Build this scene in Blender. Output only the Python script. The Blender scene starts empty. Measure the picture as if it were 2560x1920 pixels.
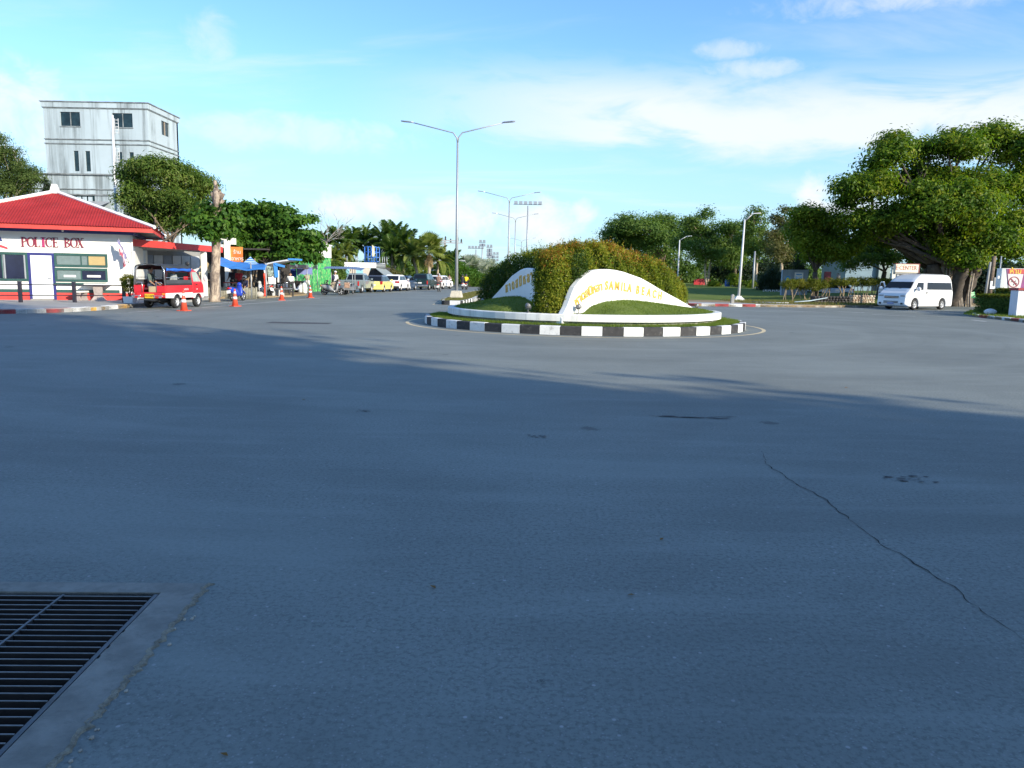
import bpy, bmesh, math, random
import numpy as np
from mathutils import Vector, Matrix

# ------------------------------------------------------------------ camera
SC = bpy.context.scene
COL = SC.collection
FPX, PITCH, ROLL, CAMH = 1920.0, math.atan(268 / 1920), math.radians(1.05), 1.6
_f = Vector((0, math.cos(PITCH), -math.sin(PITCH)))
_r0 = Vector((1, 0, 0)); _u0 = Vector((0, math.sin(PITCH), math.cos(PITCH)))
_r = math.cos(ROLL) * _r0 + math.sin(ROLL) * _u0
_u = -math.sin(ROLL) * _r0 + math.cos(ROLL) * _u0
cam_d = bpy.data.cameras.new('camera'); cam = bpy.data.objects.new('camera', cam_d); COL.objects.link(cam)
cam_d.sensor_fit = 'HORIZONTAL'; cam_d.sensor_width = 36; cam_d.lens = 36 * FPX / 2560
cam_d.clip_start = 0.05; cam_d.clip_end = 3000
mw = Matrix((( _r.x, _u.x, -_f.x, 0), (_r.y, _u.y, -_f.y, 0), (_r.z, _u.z, -_f.z, CAMH), (0, 0, 0, 1)))
cam.matrix_world = mw
SC.camera = cam

# ------------------------------------------------------------------ light
SUN_AZ, SUN_EL = 50.0, 21.0            # degrees right of straight behind the camera, above the horizon
_a, _e = math.radians(SUN_AZ), math.radians(SUN_EL)
SUN = Vector((math.sin(_a) * math.cos(_e), -math.cos(_a) * math.cos(_e), math.sin(_e)))
sl = bpy.data.lights.new('sun', 'SUN'); sun = bpy.data.objects.new('sun', sl); COL.objects.link(sun)
sl.energy = 3.5; sl.angle = math.radians(0.5); sl.color = (1.0, 0.90, 0.72)
sun.rotation_euler = SUN.to_track_quat('Z', 'Y').to_euler()
SC.view_settings.view_transform = 'Standard'; SC.view_settings.look = 'None'
SC.view_settings.exposure = 1.05; SC.view_settings.gamma = 1; SC.view_settings.use_curve_mapping = False
SC.render.engine = 'CYCLES'
SC.cycles.max_bounces = 6; SC.cycles.transparent_max_bounces = 8
SC.cycles.use_denoising = True

W = bpy.data.worlds.new('World'); SC.world = W; W.use_nodes = True
nt = W.node_tree; nt.nodes.clear()
class NT:
 """tiny node helper"""
 def __init__(s, tree): s.t = tree
 def n(s, typ, **kw):
  x = s.t.nodes.new(typ)
  for k, v in kw.items(): setattr(x, k, v)
  return x
 def put(s, sock, v):
  if hasattr(v, 'is_output') or isinstance(v, bpy.types.NodeSocket): s.t.links.new(v, sock)
  else: sock.default_value = v
 def m(s, op, a, b=0.0, c=0.0, clamp=False):
  x = s.n('ShaderNodeMath', operation=op, use_clamp=clamp)
  s.put(x.inputs[0], a); s.put(x.inputs[1], b); s.put(x.inputs[2], c)
  return x.outputs[0]
 def step(s, v, lo, hi, to0=0.0, to1=1.0):
  x = s.n('ShaderNodeMapRange', interpolation_type='SMOOTHSTEP')
  s.put(x.inputs[0], v); s.put(x.inputs[1], lo); s.put(x.inputs[2], hi); s.put(x.inputs[3], to0); s.put(x.inputs[4], to1)
  return x.outputs[0]
 def noise(s, vec, scale, detail=4, rough=.55, dist=0.0):
  x = s.n('ShaderNodeTexNoise'); s.put(x.inputs['Scale'], scale); s.put(x.inputs['Detail'], detail)
  s.put(x.inputs['Roughness'], rough); s.put(x.inputs['Distortion'], dist)
  if vec is not None: s.t.links.new(vec, x.inputs['Vector'])
  return x.outputs['Fac']
 def comb(s, x, y, z):
  c = s.n('ShaderNodeCombineXYZ'); s.put(c.inputs[0], x); s.put(c.inputs[1], y); s.put(c.inputs[2], z); return c.outputs[0]
 def sep(s, v):
  c = s.n('ShaderNodeSeparateXYZ'); s.t.links.new(v, c.inputs[0]); return c.outputs
 def mix(s, fac, a, b, mode='MIX'):
  x = s.n('ShaderNodeMix', data_type='RGBA', blend_type=mode)
  s.put(x.inputs['Factor'], fac); s.put(x.inputs[6], a if not isinstance(a, tuple) else (*a[:3], 1)); s.put(x.inputs[7], b if not isinstance(b, tuple) else (*b[:3], 1))
  return x.outputs[2]
 def mapping(s, vec, scale=(1, 1, 1), rot=(0, 0, 0), loc=(0, 0, 0)):
  x = s.n('ShaderNodeMapping'); s.t.links.new(vec, x.inputs[0])
  x.inputs['Scale'].default_value = scale; x.inputs['Rotation'].default_value = rot; x.inputs['Location'].default_value = loc
  return x.outputs[0]

def build_sky():
 k = NT(nt)
 sky = k.n('ShaderNodeTexSky', sky_type='NISHITA', sun_disc=False)
 sky.sun_elevation = _e
 sky.sun_rotation = math.pi - _a          # same bearing as the lamp
 sky.air_density = 1.0; sky.dust_density = 0.3; sky.ozone_density = 1.6; sky.altitude = 0
 tc = k.n('ShaderNodeTexCoord').outputs['Generated']
 x, y, z = k.sep(tc)
 az = k.m('ARCTAN2', x, y)                # 0 straight ahead, positive to the right
 el = k.m('ARCSINE', z)
 ang = k.comb(az, el, 0.0)
 # thin high cloud: a stretched noise sheet over the whole dome
 den = k.m('ADD', k.m('MAXIMUM', z, 0.0), 0.16)
 sheet = k.comb(k.m('DIVIDE', x, den), k.m('DIVIDE', y, den), 0.0)
 wisp = k.noise(k.mapping(sheet, (0.55, 1.9, 1), (0, 0, math.radians(-14))), 1.3, 6, .6, .6)
 thin = k.m('MULTIPLY', k.step(wisp, .46, .80), .42)
 soft = k.noise(k.mapping(ang, (5, 16, 1)), 1.0, 5, .6, .5)
 fine = k.noise(k.mapping(ang, (22, 30, 1)), 1.0, 6, .62, .4)
 # the long pale band above the trees
 e0 = k.m('ADD', k.m('MULTIPLY', k.m('SUBTRACT', soft, .5), .10), k.m('ADD', el, k.m('MULTIPLY', az, .06)))
 band = k.m('MULTIPLY', k.step(e0, .155, .192), k.step(e0, .275, .215))
 band = k.m('MULTIPLY', band, k.m('MULTIPLY', k.step(az, -.26, .18), .86))
 band = k.m('MULTIPLY', band, k.step(soft, .22, .52))
 cover = k.m('MAXIMUM', thin, band)
 # separate puffs (azimuth, elevation, half widths, strength)
 puffs = [(-.19, .083, .062, .021, 1), (-.065, .078, .052, .028, 1), (.035, .070, .062, .032, 1), (.085, .083, .018, .020, .9), (-.33, .07, .05, .012, .6),
    (.365, .103, .024, .026, 1), (.395, .087, .05, .018, .9), (-.365, .258, .03, .03, .42), (-.60, .16, .13, .05, .8), (-.30, .165, .17, .022, .5),
    (.255, .268, .045, .012, .5), (.285, .245, .06, .013, .55), (.325, .220, .05, .010, .5), (.52, .31, .22, .022, .6)]
 pv = None
 wob = k.m('MULTIPLY', k.m('SUBTRACT', fine, .5), 3.6)
 for (a0, el0, wa, we, st) in puffs:
  da = k.m('DIVIDE', k.m('SUBTRACT', az, a0), wa); de = k.m('DIVIDE', k.m('SUBTRACT', el, el0), we)
  d = k.m('ADD', k.m('ADD', k.m('MULTIPLY', da, da), k.m('MULTIPLY', de, de)), wob)
  c = k.m('MULTIPLY', k.step(d, 1.5, -.5), st)
  pv = c if pv is None else k.m('MAXIMUM', pv, c)
 cover = k.m('MAXIMUM', cover, pv, clamp=True)
 tint = k.mix(1.0, sky.outputs[0], (SKY_TINT[0], SKY_TINT[1], SKY_TINT[2]), 'MULTIPLY')
 veil = k.step(el, .30, -.02)             # moist air: the blue pales towards the horizon
 base = k.mix(k.m('MULTIPLY', veil, .82), tint, HORIZON)
 col = k.mix(cover, base, CLOUD)
 bg = k.n('ShaderNodeBackground'); k.put(bg.inputs[0], col); bg.inputs[1].default_value = SKY_STRENGTH
 out = k.n('ShaderNodeOutputWorld'); nt.links.new(bg.outputs[0], out.inputs[0])
SKY_STRENGTH = 0.14
SKY_TINT = (0.54, 0.76, 1.0)
HORIZON = (1.95, 2.85, 3.45)
CLOUD = (3.5, 3.6, 3.65)
build_sky()

# ------------------------------------------------------------------ helpers
RND = random.Random(7)
NPR = np.random.default_rng(7)

def ray(px, py): return _f + ((px - 1280) * _r - (py - 960) * _u) / FPX
def G(px, py, z=0.0):
 """ground point seen at a photo pixel"""
 d = ray(px, py); t = (z - CAMH) / d.z
 return Vector((t * d.x, t * d.y, z))
def V(px, py, Y):
 """point at depth Y seen at a photo pixel"""
 d = ray(px, py); t = Y / d.y
 return Vector((t * d.x, Y, CAMH + t * d.z))

class MB:
 """mesh collector: boxes, tubes, lofts -> ONE mesh object"""
 def __init__(s): s.v = []; s.f = []; s.m = []; s.s = []; s.cur = 0
 def add(s, vs, fs, smooth=False):
  b = len(s.v); s.v.extend([tuple(p) for p in vs])
  for f in fs: s.f.append(tuple(b + i for i in f)); s.m.append(s.cur); s.s.append(smooth)
  return s
 def mat(s, i): s.cur = i; return s
 def box(s, c, size, rz=0.0, R=None):
  hx, hy, hz = size[0] / 2, size[1] / 2, size[2] / 2
  R = R or Matrix.Rotation(rz, 3, 'Z'); c = Vector(c)
  vs = [c + R @ Vector((sx * hx, sy * hy, sz * hz)) for sz in (-1, 1) for sy in (-1, 1) for sx in (-1, 1)]
  return s.add(vs, [(0, 2, 3, 1), (4, 5, 7, 6), (0, 1, 5, 4), (2, 6, 7, 3), (0, 4, 6, 2), (1, 3, 7, 5)])
 def bb(s, x0, x1, y0, y1, z0, z1): return s.box(((x0 + x1) / 2, (y0 + y1) / 2, (z0 + z1) / 2), (abs(x1 - x0), abs(y1 - y0), abs(z1 - z0)))
 def loft(s, rings, caps=True, smooth=False, closed=True):
  n = len(rings[0]); vs = [p for r in rings for p in r]; fs = []
  for i in range(len(rings) - 1):
   for j in range(n if closed else n - 1):
    k = (j + 1) % n; fs.append((i * n + j, i * n + k, (i + 1) * n + k, (i + 1) * n + j))
  s.add(vs, fs, smooth)
  if caps and closed:
   b = len(s.v) - len(vs)
   for q in ([b + i for i in range(n)][::-1], [b + (len(rings) - 1) * n + i for i in range(n)]):
    s.f.append(tuple(q)); s.m.append(s.cur); s.s.append(False)
  return s
 def tube(s, pts, r, n=8, caps=True, smooth=True):
  pts = [Vector(p) for p in pts]; rs = r if isinstance(r, (list, tuple)) else [r] * len(pts)
  rings = []; up = None
  for i, p in enumerate(pts):
   t = (pts[min(i + 1, len(pts) - 1)] - pts[max(i - 1, 0)])
   if t.length < 1e-9: t = Vector((0, 0, 1))
   t.normalize()
   if up is None:
    up = Vector((0, 0, 1)) if abs(t.z) < .95 else Vector((1, 0, 0))
   a = t.cross(up)
   if a.length < 1e-6: a = t.cross(Vector((0, 1, .3)))
   a.normalize(); b = a.cross(t).normalized(); up = b
   rings.append([p + rs[i] * (math.cos(2 * math.pi * k / n) * a + math.sin(2 * math.pi * k / n) * b) for k in range(n)])
  return s.loft(rings, caps, smooth)
 def prism(s, poly, z0, z1):
  return s.loft([[(p[0], p[1], z0) for p in poly], [(p[0], p[1], z1) for p in poly]])
 def lathe(s, prof, n=16, c=(0, 0, 0), axis='Z', smooth=True, a0=0.0, caps=True):
  rings = []
  for (r, h) in prof:
   ring = []
   for k in range(n):
    t = a0 + 2 * math.pi * k / n; x, y = r * math.cos(t), r * math.sin(t)
    p = (x, y, h) if axis == 'Z' else ((x, -h, y) if axis == 'Y' else (h, x, y))
    ring.append((p[0] + c[0], p[1] + c[1], p[2] + c[2]))
   rings.append(ring)
  return s.loft(rings, caps and prof[0] != prof[-1], smooth)
 def ball(s, c, r, n=10, m=7, sc=(1, 1, 1)):
  prof = [(max(1e-4, math.sin(math.pi * i / m)) * r, -math.cos(math.pi * i / m) * r) for i in range(m + 1)]
  rings = [[(c[0] + sc[0] * q * math.cos(2 * math.pi * k / n), c[1] + sc[1] * q * math.sin(2 * math.pi * k / n), c[2] + sc[2] * h) for k in range(n)] for q, h in prof]
  return s.loft(rings, True, True)
 def panel(s, a, b, c, d, u0=0, u1=1, v0=0, v1=1, off=.004, th=.006):
  """thin slab on the bilinear quad abcd, proud of it by off"""
  a, b, c, d = map(Vector, (a, b, c, d))
  P = lambda u, v: (a * (1 - u) + b * u) * (1 - v) + (d * (1 - u) + c * u) * v
  q = [P(u0, v0), P(u1, v0), P(u1, v1), P(u0, v1)]
  nrm = (q[1] - q[0]).cross(q[3] - q[0]).normalized()
  return s.loft([[p - nrm * th for p in q], [p + nrm * off for p in q]])
 def build(s, name, mats, parent=None, bevel=0.0, seg=2):
  me = bpy.data.meshes.new(name); me.from_pydata(s.v, [], s.f)
  mats = mats if isinstance(mats, (list, tuple)) else [mats]
  for m in mats: me.materials.append(m)
  me.polygons.foreach_set('material_index', s.m); me.polygons.foreach_set('use_smooth', s.s)
  bm = bmesh.new(); bm.from_mesh(me); bmesh.ops.recalc_face_normals(bm, faces=bm.faces); bm.to_mesh(me); bm.free()
  me.update()
  o = bpy.data.objects.new(name, me); COL.objects.link(o)
  if parent is not None: o.parent = parent
  if bevel:
   md = o.modifiers.new('edge', 'BEVEL'); md.width = bevel; md.segments = seg; md.limit_method = 'ANGLE'; md.angle_limit = math.radians(40)
  return o

def raw_mesh(name, verts, faces, mat, parent=None, smooth=False):
 """fast numpy mesh (all quads or all triangles)"""
 me = bpy.data.meshes.new(name); nv, nf, k = len(verts), len(faces), faces.shape[1]
 me.vertices.add(nv); me.vertices.foreach_set('co', np.ascontiguousarray(verts, dtype=np.float32).ravel())
 me.loops.add(nf * k); me.loops.foreach_set('vertex_index', np.ascontiguousarray(faces, dtype=np.int32).ravel())
 me.polygons.add(nf); me.polygons.foreach_set('loop_start', np.arange(0, nf * k, k, dtype=np.int32))
 me.polygons.foreach_set('loop_total', np.full(nf, k, dtype=np.int32))
 if smooth: me.polygons.foreach_set('use_smooth', np.ones(nf, dtype=bool))
 me.update(calc_edges=True)
 me.materials.append(mat)
 o = bpy.data.objects.new(name, me); COL.objects.link(o)
 if parent is not None: o.parent = parent
 return o

def tag(o, label, cat, group=None, kind=None):
 o['label'] = label; o['category'] = cat
 if group: o['group'] = group
 if kind: o['kind'] = kind
 return o
def struct(o): o['kind'] = 'structure'; return o
def thing(name, label, cat, loc=(0, 0, 0), rz=0.0, group=None):
 o = bpy.data.objects.new(name, None); COL.objects.link(o); o.empty_display_size = .2
 o.location = loc; o.rotation_euler = (0, 0, rz)
 return tag(o, label, cat, group)
def copy_tree(o, parent=None, top=True):
 c = o.copy(); COL.objects.link(c)
 if parent is not None: c.parent = parent
 for ch in list(o.children): copy_tree(ch, c)
 return c
def text(s, name, size, mat, parent=None, loc=(0, 0, 0), rot=(math.pi / 2, 0, 0), ext=.01, sx=1.0, align='CENTER'):
 cu = bpy.data.curves.new(name, 'FONT'); cu.body = s; cu.size = size; cu.extrude = ext; cu.align_x = align; cu.align_y = 'CENTER'
 cu.resolution_u = 3; cu.materials.append(mat)
 o = bpy.data.objects.new(name, cu); COL.objects.link(o)
 if parent is not None: o.parent = parent
 o.location = loc; o.rotation_euler = rot; o.scale = (sx, 1, 1)
 return o

# ------------------------------------------------------------------ materials
def mat(name, col, rough=.6, metal=0.0, var=.14, scale=2.5, bump=0.0, dirt=None, dirt_amt=0.0, coat=0.0, spec=.5):
 m = bpy.data.materials.new(name); m.use_nodes = True; k = NT(m.node_tree); b = m.node_tree.nodes['Principled BSDF']
 b.inputs['Roughness'].default_value = rough; b.inputs['Metallic'].default_value = metal
 b.inputs['Specular IOR Level'].default_value = spec
 if coat: b.inputs['Coat Weight'].default_value = coat; b.inputs['Coat Roughness'].default_value = .08
 tc = k.n('ShaderNodeTexCoord').outputs['Object']
 nz = k.noise(tc, scale, 6, .65)
 lo = tuple(c * (1 - var) for c in col); hi = tuple(min(1, c * (1 + var)) for c in col)
 c = k.mix(k.step(nz, .3, .7), lo, hi)
 if dirt is not None:
  d = k.step(k.noise(tc, scale * 2.3, 7, .7, .5), .52, .72)
  c = k.mix(k.m('MULTIPLY', d, dirt_amt), c, dirt)
 m.node_tree.links.new(c, b.inputs['Base Color'])
 if bump:
  bp = k.n('ShaderNodeBump'); bp.inputs['Strength'].default_value = bump; bp.inputs['Distance'].default_value = .02
  m.node_tree.links.new(k.noise(tc, scale * 6, 6, .6), bp.inputs['Height']); m.node_tree.links.new(bp.outputs[0], b.inputs['Normal'])
 return m

def leaf_mat(name, cols, trans=.35, rough=.6, patch=.4):
 """leaf: each leaf its own tone, with paler and darker sprays; light passes through"""
 m = bpy.data.materials.new(name); m.use_nodes = True; k = NT(m.node_tree); t = m.node_tree; t.nodes.clear()
 g = k.n('ShaderNodeNewGeometry'); rnd = g.outputs['Random Per Island']
 tc = k.n('ShaderNodeTexCoord').outputs['Object']
 f = k.m('ADD', k.m('MULTIPLY', rnd, 1 - patch), k.m('MULTIPLY', k.step(k.noise(tc, .8, 3, .5), .3, .7), patch))
 r = k.n('ShaderNodeValToRGB'); t.links.new(f, r.inputs[0])
 e = r.color_ramp.elements; e[0].position = 0.0; e[0].color = (*cols[0], 1); e[1].position = 1.0; e[1].color = (*cols[-1], 1)
 for i, c in enumerate(cols[1:-1]):
  q = e.new((i + 1) / (len(cols) - 1)); q.color = (*c, 1)
 d = k.n('ShaderNodeBsdfPrincipled'); d.inputs['Roughness'].default_value = rough; d.inputs['Specular IOR Level'].default_value = .16
 t.links.new(r.outputs[0], d.inputs['Base Color'])
 tr = k.n('ShaderNodeBsdfTranslucent')
 warm = k.mix(1.0, r.outputs[0], (1.25, 1.38, .5), 'MULTIPLY'); t.links.new(warm, tr.inputs[0])
 mx = k.n('ShaderNodeMixShader'); mx.inputs[0].default_value = min(.5, trans + .12)
 t.links.new(d.outputs[0], mx.inputs[1]); t.links.new(tr.outputs[0], mx.inputs[2])
 o = k.n('ShaderNodeOutputMaterial'); t.links.new(mx.outputs[0], o.inputs[0])
 return m

def asphalt_mat(name, base=(.192, .209, .190)):
 m = bpy.data.materials.new(name); m.use_nodes = True; k = NT(m.node_tree); t = m.node_tree; b = t.nodes['Principled BSDF']
 tc = k.n('ShaderNodeNewGeometry').outputs['Position']
 big = k.noise(tc, .22, 5, .6, .4); mid = k.noise(tc, 1.7, 6, .65); fine = k.noise(tc, 38, 5, .75); grit = k.noise(tc, 130, 3, .8)
 c = k.mix(k.step(big, .3, .72), tuple(x * .80 for x in base), tuple(x * 1.18 for x in base))
 c = k.mix(k.m('MULTIPLY', k.step(mid, .35, .75), .35), c, tuple(x * 1.35 for x in base))
 c = k.mix(k.m('MULTIPLY', k.step(fine, .46, .62), .62), c, tuple(x * .45 for x in base))
 # pale stones in the binder
 vo = k.n('ShaderNodeTexVoronoi'); vo.inputs['Scale'].default_value = 75; t.links.new(tc, vo.inputs['Vector'])
 cell = k.sep(vo.outputs['Color'])[0]
 stone = k.m('MULTIPLY', k.step(vo.outputs['Distance'], .42, .25), k.step(cell, .74, .86))
 c = k.mix(k.m('MULTIPLY', stone, .55), c, (.30, .30, .31))
 vo2 = k.n('ShaderNodeTexVoronoi'); vo2.inputs['Scale'].default_value = 21; t.links.new(tc, vo2.inputs['Vector'])
 st2 = k.m('MULTIPLY', k.step(vo2.outputs['Distance'], .22, .12), k.step(k.sep(vo2.outputs['Color'])[1], .90, .93))
 c = k.mix(k.m('MULTIPLY', st2, .75), c, (.40, .39, .38))
 # oil drips and old patches
 vo3 = k.n('ShaderNodeTexVoronoi'); vo3.inputs['Scale'].default_value = .9; t.links.new(k.mapping(tc, (1, .8, 1)), vo3.inputs['Vector'])
 dd = k.m('ADD', vo3.outputs['Distance'], k.m('MULTIPLY', k.m('SUBTRACT', k.noise(tc, 9, 4, .6), .5), .18))
 oil = k.m('MULTIPLY', k.step(dd, .11, .05), k.step(k.sep(vo3.outputs['Color'])[0], .62, .66))
 c = k.mix(k.m('MULTIPLY', oil, .6), c, (.030, .030, .032))
 # faint wheel-polished sweeps round the island
 x, y, z = k.sep(tc)
 rr = k.m('SQRT', k.m('ADD', k.m('POWER', k.m('SUBTRACT', x, 2.4), 2), k.m('POWER', k.m('SUBTRACT', y, 27), 2)))
 sweep = k.noise(k.comb(k.m('MULTIPLY', rr, .9), k.m('MULTIPLY', k.m('ARCTAN2', x, y), 1.2), 0.0), 1.0, 3, .5)
 c = k.mix(k.m('MULTIPLY', k.step(sweep, .52, .72), .4), c, tuple(x * 1.3 for x in base))
 c = k.mix(k.m('MULTIPLY', k.step(sweep, .47, .30), .35), c, tuple(x * .62 for x in base))
 drag = k.noise(k.mapping(tc, (.35, 2.6, 1), (0, 0, .5)), 1.0, 6, .6, .3)
 c = k.mix(k.m('MULTIPLY', k.step(drag, .50, .75), .32), c, tuple(x * 1.42 for x in base))
 c = k.mix(k.m('MULTIPLY', k.step(drag, .45, .25), .30), c, tuple(x * .6 for x in base))
 fleck = k.noise(tc, 5.5, 6, .75)
 c = k.mix(k.m('MULTIPLY', k.step(fleck, .56, .70), .35), c, tuple(x * .55 for x in base))
 t.links.new(c, b.inputs['Base Color'])
 t.links.new(k.m('ADD', .62, k.m('MULTIPLY', mid, .22)), b.inputs['Roughness'])
 b.inputs['Specular IOR Level'].default_value = .38
 h = k.m('ADD', k.m('ADD', k.m('MULTIPLY', fine, .7), k.m('MULTIPLY', grit, .35)), k.m('MULTIPLY', stone, .25))
 bp = k.n('ShaderNodeBump'); bp.inputs['Strength'].default_value = .4; bp.inputs['Distance'].default_value = .010
 t.links.new(h, bp.inputs['Height']); t.links.new(bp.outputs[0], b.inputs['Normal'])
 return m

def ground_mat(name, cols, scale=1.0, bump=.5):
 """earth / dry grass / lawn base: three tones in blotches"""
 m = bpy.data.materials.new(name); m.use_nodes = True; k = NT(m.node_tree); t = m.node_tree; b = t.nodes['Principled BSDF']
 tc = k.n('ShaderNodeNewGeometry').outputs['Position']
 a = k.noise(tc, .5 * scale, 6, .65, .3); f = k.noise(tc, 9 * scale, 6, .7)
 c = k.mix(k.step(a, .35, .65), cols[0], cols[1]); c = k.mix(k.m('MULTIPLY', k.step(f, .45, .7), .7), c, cols[2])
 t.links.new(c, b.inputs['Base Color']); b.inputs['Roughness'].default_value = .95; b.inputs['Specular IOR Level'].default_value = .1
 bp = k.n('ShaderNodeBump'); bp.inputs['Strength'].default_value = bump; bp.inputs['Distance'].default_value = .04
 t.links.new(f, bp.inputs['Height']); t.links.new(bp.outputs[0], b.inputs['Normal'])
 return m

def stain_mat(name, col, stain, rough=.7, amt=.8, scale=1.0, top=None):
 """painted render with grime that has run down it in streaks"""
 m = bpy.data.materials.new(name); m.use_nodes = True; k = NT(m.node_tree); t = m.node_tree; b = t.nodes['Principled BSDF']
 tc = k.n('ShaderNodeTexCoord').outputs['Object']
 s1 = k.noise(k.mapping(tc, (2.2 * scale, 2.2 * scale, .10 * scale)), 1.0, 7, .65, .15)
 s2 = k.noise(k.mapping(tc, (.35 * scale, .35 * scale, .25 * scale)), 1.0, 5, .6)
 s3 = k.noise(k.mapping(tc, (9 * scale, 9 * scale, .5 * scale)), 1.0, 5, .7)
 f = k.m('MULTIPLY', k.step(s1, .44, .62), k.step(s2, .36, .56)); f = k.m('MULTIPLY', f, k.step(s3, .25, .6))
 c = k.mix(k.step(s2, .3, .7), tuple(x * .86 for x in col), tuple(min(1, x * 1.08) for x in col))
 c = k.mix(k.m('MULTIPLY', f, amt, clamp=True), c, stain)
 t.links.new(c, b.inputs['Base Color']); b.inputs['Roughness'].default_value = rough
 return m

A = {}
A['asphalt'] = asphalt_mat('asphalt')
A['white_paint'] = mat('white_paint', (.80, .80, .78), .55, var=.05, dirt=(.42, .40, .36), dirt_amt=.25)
A['wall_white'] = mat('wall_white', (.80, .79, .74), .75, var=.04, scale=.8, dirt=(.6, .58, .52), dirt_amt=.2)
A['sign_white'] = mat('sign_white', (.82, .82, .80), .7, var=.03, scale=1.2, dirt=(.55, .54, .5), dirt_amt=.12)
A['kerb_white'] = mat('kerb_white', (.72, .72, .70), .75, var=.08, scale=3, bump=.2, dirt=(.22, .21, .19), dirt_amt=.55)
A['kerb_black'] = mat('kerb_black', (.030, .030, .032), .75, var=.3, scale=4, bump=.2, dirt=(.22, .21, .19), dirt_amt=.35)
A['kerb_red'] = mat('kerb_red', (.36, .055, .06), .8, var=.15, scale=3, bump=.2, dirt=(.20, .12, .10), dirt_amt=.6)
A['kerb_yellow'] = mat('kerb_yellow', (.72, .40, .08), .8, var=.15, scale=3, bump=.2, dirt=(.3, .28, .22), dirt_amt=.5)
A['kerb_worn'] = mat('kerb_worn', (.40, .36, .30), .9, var=.25, scale=2.5, bump=.5, dirt=(.16, .14, .09), dirt_amt=.7)
A['line_white'] = mat('line_white', (.62, .62, .60), .8, var=.15, scale=5, dirt=(.13, .13, .13), dirt_amt=.85)
A['line_yellow'] = mat('line_yellow', (.62, .50, .30), .8, var=.15, scale=5, dirt=(.2, .18, .15), dirt_amt=.6)
A['concrete'] = mat('concrete', (.30, .29, .27), .9, var=.14, scale=1.6, bump=.25, dirt=(.17, .165, .15), dirt_amt=.5)
A['pavement'] = mat('pavement', (.34, .33, .31), .9, var=.12, scale=1.2, bump=.2, dirt=(.2, .19, .17), dirt_amt=.5)
A['metal_grey'] = mat('metal_grey', (.46, .47, .48), .42, .75, var=.08)
A['steel_dark'] = mat('steel_dark', (.10, .11, .12), .5, .8, var=.2, dirt=(.12, .07, .04), dirt_amt=.4, scale=6)
A['steel_bar'] = mat('steel_bar', (.20, .20, .20), .5, .4, var=.2, scale=8, dirt=(.14, .09, .06), dirt_amt=.35)
A['pit'] = mat('pit', (.045, .032, .024), .95, var=.4, scale=4, bump=.4)
A['galv'] = mat('galv', (.36, .38, .40), .5, .4, var=.08)
A['lamp_white'] = mat('lamp_white', (.62, .63, .64), .4, var=.05)
A['black'] = mat('black', (.015, .015, .016), .6, var=.2)
A['rubber'] = mat('rubber', (.022, .022, .023), .85, var=.25, dirt=(.10, .09, .08), dirt_amt=.3, scale=5)
A['glass_dark'] = mat('glass_dark', (.012, .014, .018), .06, var=.1, spec=.8)
A['gold'] = mat('gold', (.72, .46, .10), .45, .3, var=.1)
A['bark'] = mat('bark', (.17, .125, .09), .95, var=.35, scale=5, bump=.8)
A['bark_pale'] = mat('bark_pale', (.42, .35, .27), .95, var=.25, scale=4, bump=.7)
A['bark_dark'] = mat('bark_dark', (.075, .06, .048), .95, var=.35, scale=4, bump=.8)
# ------------------------------------------------------------------ ground, road, kerbs
A['earth'] = ground_mat('earth', ((.16, .13, .07), (.10, .115, .045), (.20, .17, .10)))
A['lawn'] = ground_mat('lawn', ((.115, .160, .036), (.145, .185, .045), (.09, .135, .03)), 1.4)
A['lawn_dry'] = ground_mat('lawn_dry', ((.19, .165, .06), (.14, .155, .05), (.25, .20, .10)), 1.2)
A['dirt'] = ground_mat('dirt', ((.30, .22, .13), (.24, .18, .10), (.38, .30, .20)), 1.0)
A['grass_blade'] = leaf_mat('grass_blade', ((.08, .125, .022), (.13, .185, .035), (.20, .25, .06)), .3)
A['grass_blade_dry'] = leaf_mat('grass_blade_dry', ((.14, .12, .045), (.20, .18, .07), (.10, .14, .035)), .3)

def sheet(name, poly, z, m):
 me = bpy.data.meshes.new(name); me.from_pydata([(p[0], p[1], z) for p in poly], [], [tuple(range(len(poly)))])
 if me.polygons[0].normal.z < 0: me.flip_normals()
 me.materials.append(m); o = bpy.data.objects.new(name, me); COL.objects.link(o); return struct(o)
def slab(name, poly, z0, z1, m, kind=True):
 o = MB().prism(poly, z0, z1).build(name, m)
 return struct(o) if kind else o

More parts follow.
